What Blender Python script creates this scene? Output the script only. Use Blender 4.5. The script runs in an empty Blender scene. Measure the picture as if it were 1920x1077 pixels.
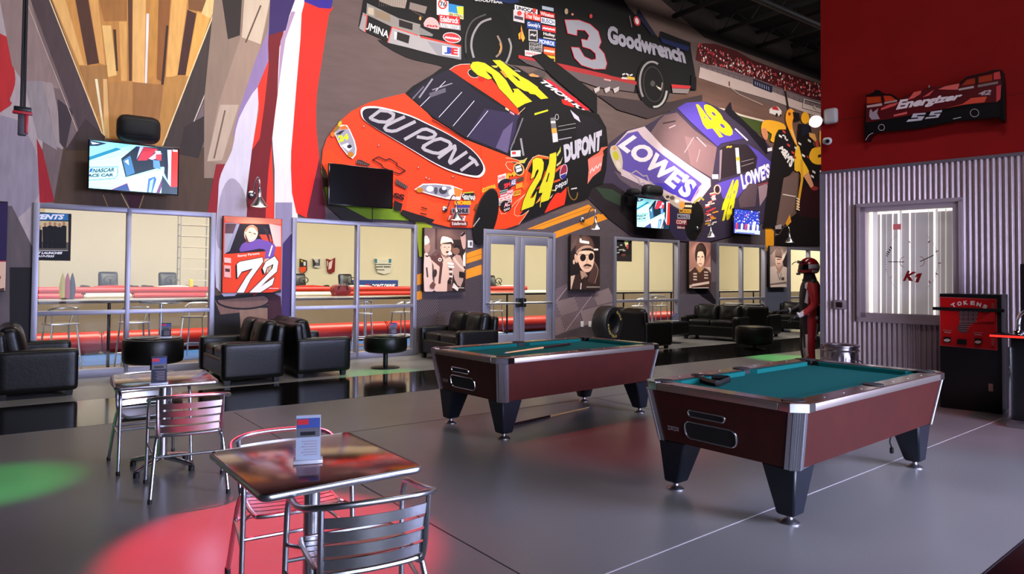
import bpy, bmesh, math, random
from mathutils import Vector, Matrix
from mathutils.geometry import tessellate_polygon
S = bpy.context.scene
COL = S.collection
PI = math.pi
rad = math.radians
# ------------------------------------------------------------ camera
CAM_LOC = Vector((0, 0, 1.55))
FPX, CY = 1260.84, 489.446
CF = Vector((0.59570379, 0.80283882, 0.02422443)).normalized()
CR = Vector((0.80293702, -0.59601259, 0.00781939)).normalized()
CU = CR.cross(CF).normalized()
cd = bpy.data.cameras.new('camera'); cam = bpy.data.objects.new('camera', cd); COL.objects.link(cam)
cam.matrix_world = Matrix(((CR.x, CU.x, -CF.x, 0), (CR.y, CU.y, -CF.y, 0), (CR.z, CU.z, -CF.z, 1.55), (0, 0, 0, 1)))
cd.sensor_fit = 'HORIZONTAL'; cd.sensor_width = 36; cd.lens = FPX / 1920 * 36
cd.shift_x = 0; cd.shift_y = -(538.5 - CY) / 1920
cd.clip_start = 0.05; cd.clip_end = 200
S.camera = cam
# ------------------------------------------------------------ world, exposure
w = bpy.data.worlds.new('world'); S.world = w; w.use_nodes = True
w.node_tree.nodes['Background'].inputs[0].default_value = (0.62, 0.60, 0.72, 1)
w.node_tree.nodes['Background'].inputs[1].default_value = 0.035
vs = S.view_settings
vs.view_transform = 'Standard'; vs.look = 'None'; vs.gamma = 1; vs.use_curve_mapping = False; vs.exposure = 0.0
# ------------------------------------------------------------ large lights
def look(o, target):
    o.rotation_euler = (Vector(target) - o.location).to_track_quat('-Z', 'Y').to_euler()
def area(name, loc, target, sx, sy, power, col=(1, 1, 1), spread=180):
    l = bpy.data.lights.new(name, 'AREA'); l.shape = 'RECTANGLE'; l.size = sx; l.size_y = sy
    l.energy = power; l.color = col; l.spread = rad(spread)
    o = bpy.data.objects.new(name, l); COL.objects.link(o); o.location = loc; look(o, target); return o
def spot(name, loc, target, power, col, ang, blend=0.3, size=0.05):
    l = bpy.data.lights.new(name, 'SPOT'); l.energy = power; l.color = col; l.spot_size = rad(ang)
    l.spot_blend = blend; l.shadow_soft_size = size
    o = bpy.data.objects.new(name, l); COL.objects.link(o); o.location = loc; look(o, target); return o
# flood fixtures washing the printed wall, from the roof structure
for i, (x, pw) in enumerate(((-1.5, 70), (3.5, 210), (8.5, 290), (13.5, 215), (18.5, 170))):
    area('ceiling_flood_light', (x, 6.6, 8.3), (x + .6, 11.9, 3.4), 3.6, .6, pw, (1, .93, .88), 130)
# daylight from the glazed entrance behind the camera
area('entrance_daylight', (3.8, -4.6, 2.2), (5.0, 2.4, -.2), 6.2, 3.6, 270, (.70, .76, 1.0), 84)
area('entrance_daylight', (7.45, -3.6, 2.6), (4.6, 2.4, 0), 2.6, 3.2, 560, (.58, .62, 1.0), 100)
area('wall_fill_light', (4.6, 1.2, 8.2), (9.7, 3.6, 3.6), 2.4, .8, 120, (1, .90, .90))  # added fill that brightens the red and corrugated wall, not daylight
# go-kart hall lights beyond the glass
for x in (1.5, 7.5, 13.5, 20.0, 25.5):
    area('hall_light', (x, 15.2, 5.3), (x, 16.5, 0), 4.2, 2.0, 520, (1, .94, .76))
# coloured stage spots on the concrete
spot('red_stage_spot', (1.3, 7.2, 6.5), (1.25, 3.95, 0), 9500, (1, .03, .07), 15.5, .4)
spot('red_stage_spot', (4.2, 5.4, 6.8), (4.6, 4.7, 0), 900, (1, .05, .08), 22, .9)
spot('red_stage_spot', (7.2, 1.0, 6.5), (8.2, 2.6, 0), 520, (1, .05, .12), 26, .9)
spot('green_stage_spot', (-.6, 4.6, 6.0), (-.12, 6.25, 0), 2700, (.03, 1, .14), 13, .8)
spot('green_stage_spot', (5.0, 8.0, 7.0), (4.75, 9.75, 0), 3600, (.05, 1, .15), 13, .8)
spot('green_stage_spot', (11.5, 6.4, 7.0), (12.2, 7.45, 0), 5500, (.05, 1, .15), 13, .8)
# ------------------------------------------------------------ materials
def lin(c):
    c /= 255.0
    return c / 12.92 if c <= .04045 else ((c + .055) / 1.055) ** 2.4
def rgb(h):
    if isinstance(h, str): h = tuple(int(h[i:i + 2], 16) for i in (0, 2, 4))
    return (lin(h[0]), lin(h[1]), lin(h[2]), 1)
MATS = {}
def mat(key, col='808080', rough=.5, metal=0, var=.10, scale=8, spec=.5, bump=0, emit=0, coat=0, stretch=(1, 1, 1), col2=None):
    if key in MATS: return MATS[key]
    m = bpy.data.materials.new(key); m.use_nodes = True; nt = m.node_tree; b = nt.nodes['Principled BSDF']
    tc = nt.nodes.new('ShaderNodeTexCoord'); mp = nt.nodes.new('ShaderNodeMapping'); nz = nt.nodes.new('ShaderNodeTexNoise')
    mp.inputs['Scale'].default_value = stretch
    nt.links.new(tc.outputs['Object'], mp.inputs[0]); nt.links.new(mp.outputs[0], nz.inputs['Vector'])
    nz.inputs['Scale'].default_value = scale; nz.inputs['Detail'].default_value = 4
    mx = nt.nodes.new('ShaderNodeMix'); mx.data_type = 'RGBA'
    c = rgb(col)
    if col2: c1, c2 = c, rgb(col2)
    else: c1 = tuple(v * (1 - var) for v in c[:3]) + (1,); c2 = tuple(min(1, v * (1 + var)) for v in c[:3]) + (1,)
    mx.inputs[6].default_value = c1; mx.inputs[7].default_value = c2
    nt.links.new(nz.outputs[0], mx.inputs[0]); nt.links.new(mx.outputs[2], b.inputs['Base Color'])
    b.inputs['Roughness'].default_value = rough; b.inputs['Metallic'].default_value = metal
    b.inputs['Specular IOR Level'].default_value = spec; b.inputs['Coat Weight'].default_value = coat
    if emit:
        nt.links.new(mx.outputs[2], b.inputs['Emission Color']); b.inputs['Emission Strength'].default_value = emit
    if bump:
        bp = nt.nodes.new('ShaderNodeBump'); bp.inputs['Strength'].default_value = bump; bp.inputs['Distance'].default_value = .01
        nt.links.new(nz.outputs[0], bp.inputs['Height']); nt.links.new(bp.outputs[0], b.inputs['Normal'])
    MATS[key] = m; return m
def pm(h):      # printed colour on satin vinyl
    return mat('print_' + h, h, rough=.62, var=.07, scale=3, spec=.22)
def silk(h):   # printed colour with fine vertical streaks
    return mat('silk_' + h, h, rough=.6, var=.30, scale=5, spec=.25, stretch=(3.2, 1, .5))
def em(h, k=1.0):   # lit screen pixels
    return mat('screen_%s_%s' % (h, k), h, rough=.25, var=.03, scale=5, emit=k)
def stripes(key, c1, c2, scale, ang, rough=.5, spec=.3, axis='XZ'):
    if key in MATS: return MATS[key]
    m = bpy.data.materials.new(key); m.use_nodes = True; nt = m.node_tree; b = nt.nodes['Principled BSDF']
    tc = nt.nodes.new('ShaderNodeTexCoord'); mp = nt.nodes.new('ShaderNodeMapping'); mp.inputs['Rotation'].default_value = (0, ang, 0) if axis == 'XZ' else (0, 0, ang)
    wv = nt.nodes.new('ShaderNodeTexWave'); wv.bands_direction = 'X'; wv.inputs['Scale'].default_value = scale; wv.inputs['Distortion'].default_value = .15
    rp = nt.nodes.new('ShaderNodeValToRGB'); rp.color_ramp.elements[0].position = .42; rp.color_ramp.elements[1].position = .58
    rp.color_ramp.elements[0].color = rgb(c1); rp.color_ramp.elements[1].color = rgb(c2)
    nt.links.new(tc.outputs['Object'], mp.inputs[0]); nt.links.new(mp.outputs[0], wv.inputs['Vector'])
    nt.links.new(wv.outputs[0], rp.inputs[0]); nt.links.new(rp.outputs[0], b.inputs['Base Color'])
    b.inputs['Roughness'].default_value = rough; b.inputs['Specular IOR Level'].default_value = spec
    MATS[key] = m; return m
def glass_mat(key, tint=(1, 1, 1, 1), refl=.08):
    if key in MATS: return MATS[key]
    m = bpy.data.materials.new(key); m.use_nodes = True; nt = m.node_tree; nt.nodes.clear()
    out = nt.nodes.new('ShaderNodeOutputMaterial'); tr = nt.nodes.new('ShaderNodeBsdfTransparent'); gl = nt.nodes.new('ShaderNodeBsdfGlossy')
    lf = nt.nodes.new('ShaderNodeLayerWeight'); lf.inputs[0].default_value = .5; lw = nt.nodes.new('ShaderNodeMapRange'); pw_ = nt.nodes.new('ShaderNodeMath'); pw_.operation = 'POWER'; pw_.inputs[1].default_value = 4; nt.links.new(lf.outputs[1], pw_.inputs[0]); nt.links.new(pw_.outputs[0], lw.inputs[0]); lw.inputs[3].default_value = .012; lw.inputs[4].default_value = .5
    nz = nt.nodes.new('ShaderNodeTexNoise'); nz.inputs['Scale'].default_value = 1.5
    mr = nt.nodes.new('ShaderNodeMapRange'); mr.inputs[3].default_value = .015; mr.inputs[4].default_value = .03
    nt.links.new(nz.outputs[0], mr.inputs[0]); nt.links.new(mr.outputs[0], gl.inputs['Roughness'])
    tr.inputs[0].default_value = tint
    mx = nt.nodes.new('ShaderNodeMixShader'); nt.links.new(lw.outputs[0], mx.inputs[0]); nt.links.new(tr.outputs[0], mx.inputs[1]); nt.links.new(gl.outputs[0], mx.inputs[2])
    nt.links.new(mx.outputs[0], out.inputs[0]); MATS[key] = m; return m
ALU = mat('brushed_aluminium', 'C9CBD0', .28, 1, .06, 30, stretch=(1, 12, 1))
CHROME = mat('chrome', 'E2E4E8', .09, 1, .03, 10)
STEEL = mat('galvanised_steel', 'A9A6AA', .35, 1, .14, 22)
FRAME = mat('anodised_frame', '8C8A9A', .42, .55, .06, 12)
BLACK = mat('black_plastic', '0B0B0D', .38, 0, .2, 12)
BLACKG = mat('black_gloss', '08080A', .12, 0, .2, 6)
RUBBER = mat('black_rubber', '121113', .62, 0, .2, 20)
LEATHER = mat('black_leather', '090807', .36, 0, .35, 26, bump=.14, spec=.26)
WHITE = mat('white_plastic', 'D8D4D0', .45, 0, .05, 9)
GLASS = glass_mat('clear_glass')
# ------------------------------------------------------------ mesh helpers
def catmull(pts, n=6, closed=False):
    pts = [Vector(p) for p in pts]; out = []; N = len(pts)
    for i in range(N if closed else N - 1):
        p1, p2 = pts[i], pts[(i + 1) % N]
        p0 = pts[i - 1] if (closed or i > 0) else p1
        p3 = pts[(i + 2) % N] if (closed or i + 2 < N) else p2
        for k in range(n):
            t = k / n
            out.append(.5 * ((2 * p1) + (p2 - p0) * t + (2 * p0 - 5 * p1 + 4 * p2 - p3) * t * t + (3 * p1 - p0 - 3 * p2 + p3) * t ** 3))
    if not closed: out.append(pts[-1])
    return out
class MB:
    def __init__(s): s.bm = bmesh.new(); s.mi = 0
    def _tag(s, verts):
        for f in {f for v in verts for f in v.link_faces}: f.material_index = s.mi
    def m(s, i): s.mi = i; return s
    def box(s, cx, cy, cz, sx, sy, sz, rot=(0, 0, 0), bev=0, seg=2, taper=None):
        r = bmesh.ops.create_cube(s.bm, size=1); vs = r['verts']
        for v in vs:
            k = 1.0
            if taper and v.co.z < 0: v.co.x *= taper[0]; v.co.y *= taper[1]
            v.co = Vector((v.co.x * sx, v.co.y * sy, v.co.z * sz))
        s._tag(vs)
        if bev:
            g = bmesh.ops.bevel(s.bm, geom=list({e for v in vs for e in v.link_edges}), offset=bev, segments=seg, profile=.5, affect='EDGES')
            vs = list({v for f in g['faces'] for v in f.verts} | {v for v in vs if v.is_valid}); s._tag(vs)
        M = Matrix.Translation((cx, cy, cz)) @ (Matrix.Rotation(rot[2], 4, 'Z') @ Matrix.Rotation(rot[1], 4, 'Y') @ Matrix.Rotation(rot[0], 4, 'X'))
        # include every vertex connected to the box
        seen = set(vs); st = list(vs)
        while st:
            v = st.pop()
            for e in v.link_edges:
                o = e.other_vert(v)
                if o not in seen: seen.add(o); st.append(o)
        for v in seen: v.co = M @ v.co
        for f in {f for v in seen for f in v.link_faces}: f.material_index = s.mi
        return s
    def cyl(s, p0, p1, r0, r1=None, seg=16, caps=True):
        r1 = r0 if r1 is None else r1
        return s.tube([p0, p1], [r0, r1], seg, caps=caps)
    def tube(s, pts, r, seg=8, closed=False, caps=True, flat=None):
        pts = [Vector(p) for p in pts]; n = len(pts)
        rs = r if isinstance(r, (list, tuple)) else [r] * n
        rings = []; up = None
        for i, p in enumerate(pts):
            if closed: t = pts[(i + 1) % n] - pts[i - 1]
            else: t = pts[min(i + 1, n - 1)] - pts[max(i - 1, 0)]
            if t.length < 1e-9: t = Vector((0, 0, 1))
            t.normalize()
            if up is None:
                up = Vector((0, 0, 1)) if abs(t.z) < .9 else Vector((1, 0, 0))
            a = (up - t * up.dot(t))
            if a.length < 1e-6: a = t.orthogonal()
            a.normalize(); b = t.cross(a); up = a
            fx, fy = flat if flat else (1, 1)
            rings.append([s.bm.verts.new(p + (a * math.cos(2 * PI * k / seg) * fy + b * math.sin(2 * PI * k / seg) * fx) * rs[i]) for k in range(seg)])
        for i in range(n if closed else n - 1):
            A, B = rings[i], rings[(i + 1) % n]
            for k in range(seg):
                f = s.bm.faces.new((A[k], A[(k + 1) % seg], B[(k + 1) % seg], B[k])); f.material_index = s.mi
        if caps and not closed:
            f = s.bm.faces.new(rings[0][::-1]); f.material_index = s.mi
            f = s.bm.faces.new(rings[-1]); f.material_index = s.mi
        return s
    def lathe(s, prof, seg=24, M=None, closed=False):
        M = M or Matrix(); rings = []
        for r, z in prof:
            rings.append([s.bm.verts.new(M @ Vector((r * math.cos(2 * PI * k / seg), r * math.sin(2 * PI * k / seg), z))) for k in range(seg)])
        pr = list(zip(rings, rings[1:])) + ([(rings[-1], rings[0])] if closed else [])
        for A, B in pr:
            for k in range(seg):
                f = s.bm.faces.new((A[k], A[(k + 1) % seg], B[(k + 1) % seg], B[k])); f.material_index = s.mi
        if not closed:
            for R, fl in ((rings[0], True), (rings[-1], False)):
                f = s.bm.faces.new(R[::-1] if fl else R); f.material_index = s.mi
        return s
    def prism(s, poly, z0, z1, M=None):
        M = M or Matrix()
        a = [s.bm.verts.new(M @ Vector((x, y, z0))) for x, y in poly]; b = [s.bm.verts.new(M @ Vector((x, y, z1))) for x, y in poly]
        n = len(poly); fs = [s.bm.faces.new(a[::-1]), s.bm.faces.new(b)]
        for i in range(n): fs.append(s.bm.faces.new((a[i], a[(i + 1) % n], b[(i + 1) % n], b[i])))
        for f in fs: f.material_index = s.mi
        return s
    def hexa(s, bot, top):   # eight-corner solid, bot and top each four points in order
        a = [s.bm.verts.new(p) for p in bot]; b = [s.bm.verts.new(p) for p in top]
        fs = [s.bm.faces.new(a[::-1]), s.bm.faces.new(b)]
        for i in range(4): fs.append(s.bm.faces.new((a[i], a[(i + 1) % 4], b[(i + 1) % 4], b[i])))
        for f in fs: f.material_index = s.mi
        return s
    def surf(s, fn, nu, nv, cu=False, cv=False):
        g = [[s.bm.verts.new(fn(i / nu, j / nv)) for j in range(nv if cv else nv + 1)] for i in range(nu if cu else nu + 1)]
        for i in range(nu):
            for j in range(nv):
                i2, j2 = (i + 1) % len(g), (j + 1) % len(g[0])
                f = s.bm.faces.new((g[i][j], g[i2][j], g[i2][j2], g[i][j2])); f.material_index = s.mi
        return s
    def cushion(s, c, size, rot=(0, 0, 0), r=.05, puff=.03, axis=2, tufts=(), n=10):
        hx, hy, hz = size[0] / 2, size[1] / 2, size[2] / 2; h = (hx, hy, hz)
        r = min(r, min(h) * .98); M = Matrix.Translation(c) @ (Matrix.Rotation(rot[2], 4, 'Z') @ Matrix.Rotation(rot[1], 4, 'Y') @ Matrix.Rotation(rot[0], 4, 'X'))
        ot = [k for k in range(3) if k != axis]; cache = {}
        def vert(p):
            key = tuple(round(x, 5) for x in p)
            if key in cache: return cache[key]
            q = [max(-(h[k] - r), min(h[k] - r, p[k] * h[k])) for k in range(3)]
            d = Vector([p[k] * h[k] - q[k] for k in range(3)])
            if d.length > 1e-9: d = d.normalized() * r
            v = Vector(q) + d
            u, w_ = p[ot[0]], p[ot[1]]
            bul = puff * (1 - u * u) * (1 - w_ * w_)
            for tu, tw in tufts: bul -= .035 * math.exp(-(((u - tu) * h[ot[0]]) ** 2 + ((w_ - tw) * h[ot[1]]) ** 2) / .0022)
            v[axis] += bul * p[axis]
            cache[key] = s.bm.verts.new(M @ v); return cache[key]
        for ax in range(3):
            o = [k for k in range(3) if k != ax]
            for sg in (-1, 1):
                for i in range(n):
                    for j in range(n):
                        ps = []
                        for di, dj in ((0, 0), (1, 0), (1, 1), (0, 1)):
                            p = [0, 0, 0]; p[ax] = sg; p[o[0]] = math.sin((-1 + 2 * (i + di) / n) * PI / 2); p[o[1]] = math.sin((-1 + 2 * (j + dj) / n) * PI / 2); ps.append(vert(p))
                        f = s.bm.faces.new(ps if (sg > 0) == (ax != 1) else ps[::-1]); f.material_index = s.mi
        return s
    def merge(s, o, M=None):
        return s
def finish(bm, name, mats, parent=None, loc=None, sharp=40, world=False, normals=True):
    if normals: bmesh.ops.recalc_face_normals(bm, faces=bm.faces)
    me = bpy.data.meshes.new(name); bm.to_mesh(me); bm.free()
    if not isinstance(mats, (list, tuple)): mats = [mats]
    for x in mats: me.materials.append(x)
    for p in me.polygons: p.use_smooth = True
    me.set_sharp_from_angle(angle=rad(sharp))
    o = bpy.data.objects.new(name, me); COL.objects.link(o)
    if parent is not None:
        o.parent = parent
        if world:
            Mi = parent_matrix(parent).inverted(); me.transform(Mi)
    if loc is not None: o.location = loc
    return o
def parent_matrix(p):
    M = Matrix.LocRotScale(p.location, p.rotation_euler, p.scale)
    return (parent_matrix(p.parent) @ M) if p.parent else M
def obj(name, mb, mats, parent=None, loc=None, **k): return finish(mb.bm, name, mats, parent, loc, **k)
def tag(o, label, cat, group=None):
    o['label'] = label; o['category'] = cat
    if group: o['group'] = group
    return o
def thing(name, label, cat, loc=(0, 0, 0), rz=0, group=None):
    o = bpy.data.objects.new(name, None); COL.objects.link(o); o.empty_display_size = .1
    o.location = loc; o.rotation_euler = (0, 0, rz); return tag(o, label, cat, group)
def struct(name, mb, mats, parent=None, **k):
    o = obj(name, mb, mats, parent, **k)
    if parent is None: o['kind'] = 'structure'
    return o
def dup(root, loc, rz=None, label=None):
    r = root.copy(); COL.objects.link(r); r.location = loc
    if rz is not None: r.rotation_euler = (0, 0, rz)
    if label: r['label'] = label
    def kids(a, b):
        for ch in list(a.children):
            c = ch.copy(); COL.objects.link(c); c.parent = b; kids(ch, c)
    kids(root, r); return r
# ------------------------------------------------------------ text outlines
TXT = {}
def text_mesh(t, bold=.0, shear=0):
    key = (t, bold, shear)
    if key in TXT: return TXT[key]
    cu = bpy.data.curves.new('t', 'FONT'); cu.body = t; cu.offset = bold; cu.shear = shear; cu.resolution_u = 3; cu.fill_mode = 'FRONT'
    o = bpy.data.objects.new('t', cu); COL.objects.link(o)
    dg = bpy.context.evaluated_depsgraph_get(); dg.update()
    me = o.evaluated_get(dg).to_mesh()
    vs_ = [(v.co.x, v.co.y) for v in me.vertices]; fs = []
    me.calc_loop_triangles()
    fs = [tuple(tr.vertices) for tr in me.loop_triangles]
    o.evaluated_get(dg).to_mesh_clear(); bpy.data.objects.remove(o); bpy.data.curves.remove(cu)
    x0 = min(v[0] for v in vs_); x1 = max(v[0] for v in vs_); y0 = min(v[1] for v in vs_); y1 = max(v[1] for v in vs_)
    vs_ = [((x - x0) / (x1 - x0), (y - y0) / (y1 - y0)) for x, y in vs_]
    TXT[key] = (vs_, fs); return TXT[key]
def text3d(mb, t, o, ex, ey, width, height, bold=0, shear=0, off=0.0, arc=None):
    """flat lettering on a plane: o is the lower left corner, ex and ey unit vectors"""
    vs_, fs = text_mesh(t, bold, shear); o, ex, ey = Vector(o), Vector(ex), Vector(ey); nrm = ex.cross(ey)
    bv = []
    for x, y in vs_:
        if arc:
            a = (x - .5) * arc; R = width / arc
            p = o + ex * (width / 2) + ex * ((R + y * height) * math.sin(a)) + ey * ((R + y * height) * math.cos(a) - R)
        else: p = o + ex * (x * width) + ey * (y * height)
        bv.append(mb.bm.verts.new(p + nrm * off))
    for f in fs:
        try:
            nf = mb.bm.faces.new([bv[i] for i in f]); nf.material_index = mb.mi
        except ValueError: pass
# ------------------------------------------------------------ tracing flat artwork onto a real surface
def ray(u, v): return CF + CR * ((u - 960) / FPX) - CU * ((v - CY) / FPX)
class Plane:
    def __init__(s, o, n):
        s.o = Vector(o); s.n = Vector(n).normalized(); s.ex = Vector((0, 0, 1)).cross(s.n).normalized(); s.ey = s.n.cross(s.ex)
    def hit(s, u, v):
        d = ray(u, v); t = (s.o - CAM_LOC).dot(s.n) / d.dot(s.n); p = CAM_LOC + d * t - s.o
        return (p.dot(s.ex), p.dot(s.ey))
    def pt(s, a, b, off=0): return s.o + s.ex * a + s.ey * b + s.n * off
def at_plane(u, v, pl, off=0): return pl.pt(*pl.hit(u, v), off)
def floor_at(u, v, z=0):
    d = ray(u, v); return CAM_LOC + d * ((z - CAM_LOC.z) / d.z)
def clip_tri(t, box):
    x0, x1, y0, y1 = box
    for ax, lim, sg in ((0, x0, 1), (0, x1, -1), (1, y0, 1), (1, y1, -1)):
        out = []
        for i in range(len(t)):
            a, b = t[i], t[(i + 1) % len(t)]; da, db = (a[ax] - lim) * sg, (b[ax] - lim) * sg
            if da >= 0: out.append(a)
            if (da > 0 and db < 0) or (da < 0 and db > 0):
                k = da / (da - db); out.append((a[0] + (b[0] - a[0]) * k, a[1] + (b[1] - a[1]) * k))
        t = out
        if len(t) < 3: return []
    return t
class Art:
    """printed artwork: coloured areas laid on a plane in thin layers"""
    def __init__(s, plane, off=.002, step=.0003, clips=None):
        s.pl = plane; s.off = off; s.step = step; s.clips = clips; s.q = []; s.kk = (0, 0, 1); s.cm = pm
    def k(s, x, y, sc): s.kk = (x, y, sc); return s
    def _px(s, p): return (s.kk[0] + p[0] * s.kk[2], s.kk[1] + p[1] * s.kk[2])
    def _add(s, tris, m):
        s.off += s.step; out = []
        for t in tris:
            if s.clips:
                for c in s.clips:
                    q = clip_tri(list(t), c)
                    if len(q) > 2: out.append(q)
            else: out.append(t)
        s.q.append((out, s.off, m))
    def poly(s, pts, c, smooth=0):
        if smooth: pts = [(p.x, p.y) for p in catmull([(x, y, 0) for x, y in pts], smooth, True)]
        w_ = [s.pl.hit(*s._px(p)) for p in pts]
        tr = tessellate_polygon([[Vector((a, b, 0)) for a, b in w_]])
        s._add([[w_[i] for i in t] for t in tr], s.cm(c) if isinstance(c, str) else c); return s
    def line(s, pts, wd, c, smooth=0, closed=False):
        if smooth: pts = [(p.x, p.y) for p in catmull([(x, y, 0) for x, y in pts], smooth, closed)]
        if closed: pts = list(pts) + [pts[0]]
        P = [Vector(p) for p in pts]; tris = []
        for a, b in zip(P, P[1:]):
            d = b - a
            if d.length < 1e-6: continue
            d.normalize(); n = Vector((-d.y, d.x)) * wd / 2; e = d * wd * .2
            if wd >= 12: e = e * 0
            q = [s.pl.hit(*s._px(v)) for v in (a - e + n, a - e - n, b + e - n, b + e + n)]
            tris.append([[q[0], q[1], q[2]], [q[0], q[2], q[3]]])
        if wd >= 12:
            for p in P[1:-1]:
                c0 = s.pl.hit(*s._px(p)); rr = [s.pl.hit(*s._px(p + Vector((math.cos(k * PI / 5), math.sin(k * PI / 5))) * wd / 2)) for k in range(10)]
                tris.append([[c0, rr[k], rr[(k + 1) % 10]] for k in range(10)])
        st, mt_ = s.step, s.cm(c) if isinstance(c, str) else c; s.off += st * .7; s.step = st * .3 if len(tris) < 12 else st * .12
        for q in tris: s._add(q, mt_)
        s.step = st; return s
    def ell(s, x, y, rx, ry, c, rot=0, n=28):
        r = rad(rot); return s.poly([(x + rx * math.cos(2 * PI * i / n) * math.cos(r) - ry * math.sin(2 * PI * i / n) * math.sin(r), y + rx * math.cos(2 * PI * i / n) * math.sin(r) + ry * math.sin(2 * PI * i / n) * math.cos(r)) for i in range(n)], c)
    def ring(s, x, y, rx, ry, wd, c, rot=0, a0=0, a1=360, n=30):
        r = rad(rot); P = []
        for i in range(n + 1):
            a = rad(a0 + (a1 - a0) * i / n); P.append((x + rx * math.cos(a) * math.cos(r) - ry * math.sin(a) * math.sin(r), y + rx * math.cos(a) * math.sin(r) + ry * math.sin(a) * math.cos(r)))
        return s.line(P, wd, c)
    def text(s, t, bl, br, tr, tl, c, bold=.03, shear=0):
        if t[0] == '~':      # print too small to read in the photo: worn strokes only
            mixp = lambda a_, b_, k: (a_[0] + (b_[0] - a_[0]) * k, a_[1] + (b_[1] - a_[1]) * k); n = max(3, len(t)); W_ = math.hypot(tl[0] - bl[0], tl[1] - bl[1]) * .5
            for i in range(n): u0, u1 = (i + .15) / n, (i + .75) / n; s.line([mixp(mixp(bl, br, u0), mixp(tl, tr, u0), .35 + .3 * (i % 2)), mixp(mixp(bl, br, u1), mixp(tl, tr, u1), .6 - .25 * (i % 2))], min(W_, 10), c)
            return s
        vs_, fs = text_mesh(t, bold, shear); q = []
        for x, y in vs_:
            b = (bl[0] + (br[0] - bl[0]) * x, bl[1] + (br[1] - bl[1]) * x); u = (tl[0] + (tr[0] - tl[0]) * x, tl[1] + (tr[1] - tl[1]) * x)
            q.append(s.pl.hit(*s._px((b[0] + (u[0] - b[0]) * y, b[1] + (u[1] - b[1]) * y))))
        s._add([[q[i] for i in f] for f in fs], s.cm(c) if isinstance(c, str) else c); return s
    def dec(s, x, y, wd, h, bg, t=None, fg='FFFFFF', sl=.18, bold=.02, pad=.14):
        Q = [(x, y), (x + wd, y + wd * sl), (x + wd, y + wd * sl + h), (x, y + h)]; s.poly(Q, bg)
        if t:
            a, b = wd * .06, h * pad
            s.text(t, (x + a, y + h - b + a * sl), (x + wd - a, y + h - b + (wd - a) * sl), (x + wd - a, y + b + (wd - a) * sl), (x + a, y + b + a * sl), fg, bold)
        return s
    def build(s, name, parent=None, backing=None):
        bm = bmesh.new(); mats = []
        for tris, off, m in s.q:
            if m not in mats: mats.append(m)
            k = mats.index(m)
            for t in tris:
                v = [bm.verts.new(s.pl.pt(a, b, off)) for a, b in t]
                try: f = bm.faces.new(v)
                except ValueError: continue
                f.material_index = k
                f.normal_update()
                if f.normal.dot(s.pl.n) < 0: f.normal_flip()
        bmesh.ops.remove_doubles(bm, verts=bm.verts, dist=1e-6)
        return finish(bm, name, mats, parent, world=parent is not None, normals=False, sharp=10)
def blob(x, y, rx, ry, n=9, j=.25, rnd=random):
    return [(x + rx * (1 + rnd.uniform(-j, j)) * math.cos(2 * PI * i / n), y + ry * (1 + rnd.uniform(-j, j)) * math.sin(2 * PI * i / n)) for i in range(n)]
rnd = random.Random(7)
D = 11.9                       # the printed wall
WALL = Plane((0, D, 0), (0, -1, 0))
RA = rad(10.177)               # the corrugated wall stands at this angle
RN = Vector((-math.cos(RA), -math.sin(RA), 0))
RWALL = Plane(-RN * 10.17, RN)
HT = 2.574
# ============================================================ setting
# window and door openings in the printed wall: x0, x1
OPEN = [(.22, 2.68), (3.95, 6.44), (8.02, 10.02), (11.94, 14.40), (16.04, 18.43), (19.70, 22.1)]
STRIPS = [(-4.2, .22), (2.68, 3.95), (6.44, 8.02), (10.02, 11.94), (14.40, 16.04), (18.43, 19.70)]
CLIPS = [(-4.0, 24.0, HT, 9.2)] + [(a, b, .02, HT) for a, b in STRIPS]
WALLPAINT = mat('dark_wall_paint', '3A3032', .7, 0, .12, 4)
m = MB()
m.box(10, D + .09, (HT + 9.2) / 2, 28, .17, 9.2 - HT)
for a, b in STRIPS: m.box((a + b) / 2, D + .09, HT / 2, b - a, .17, HT)
m.box(23.1, D + .09, HT / 2, 2, .17, HT)
struct('wall_back', m, WALLPAINT)
# concrete floor with a glossy black band
CONC = bpy.data.materials.new('sealed_concrete'); CONC.use_nodes = True
nt = CONC.node_tree; b = nt.nodes['Principled BSDF']; tc = nt.nodes.new('ShaderNodeTexCoord')
n1 = nt.nodes.new('ShaderNodeTexNoise'); n1.inputs['Scale'].default_value = 1.3; n1.inputs['Detail'].default_value = 8
n2 = nt.nodes.new('ShaderNodeTexNoise'); n2.inputs['Scale'].default_value = 60; n2.inputs['Detail'].default_value = 3
mx = nt.nodes.new('ShaderNodeMix'); mx.data_type = 'RGBA'; mx.inputs[6].default_value = rgb('585654'); mx.inputs[7].default_value = rgb('757270')
ad = nt.nodes.new('ShaderNodeMath'); ad.operation = 'MULTIPLY_ADD'; ad.inputs[1].default_value = .45; 
nt.links.new(tc.outputs['Object'], n1.inputs['Vector']); nt.links.new(tc.outputs['Object'], n2.inputs['Vector'])
nt.links.new(n2.outputs[0], ad.inputs[0]); 
hf = nt.nodes.new('ShaderNodeMath'); hf.operation = 'MULTIPLY'; hf.inputs[1].default_value = .6
nt.links.new(n1.outputs[0], hf.inputs[0]); nt.links.new(hf.outputs[0], ad.inputs[2]); nt.links.new(ad.outputs[0], mx.inputs[0])
nt.links.new(mx.outputs[2], b.inputs['Base Color'])
mr = nt.nodes.new('ShaderNodeMapRange'); mr.inputs[3].default_value = .24; mr.inputs[4].default_value = .40
nt.links.new(n1.outputs[0], mr.inputs[0]); nt.links.new(mr.outputs[0], b.inputs['Roughness']); b.inputs['Specular IOR Level'].default_value = .45
JOINT = mat('joint_dark', '1A1718', .8); JOINTL = mat('joint_filler', 'A8A2A2', .7)
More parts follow.
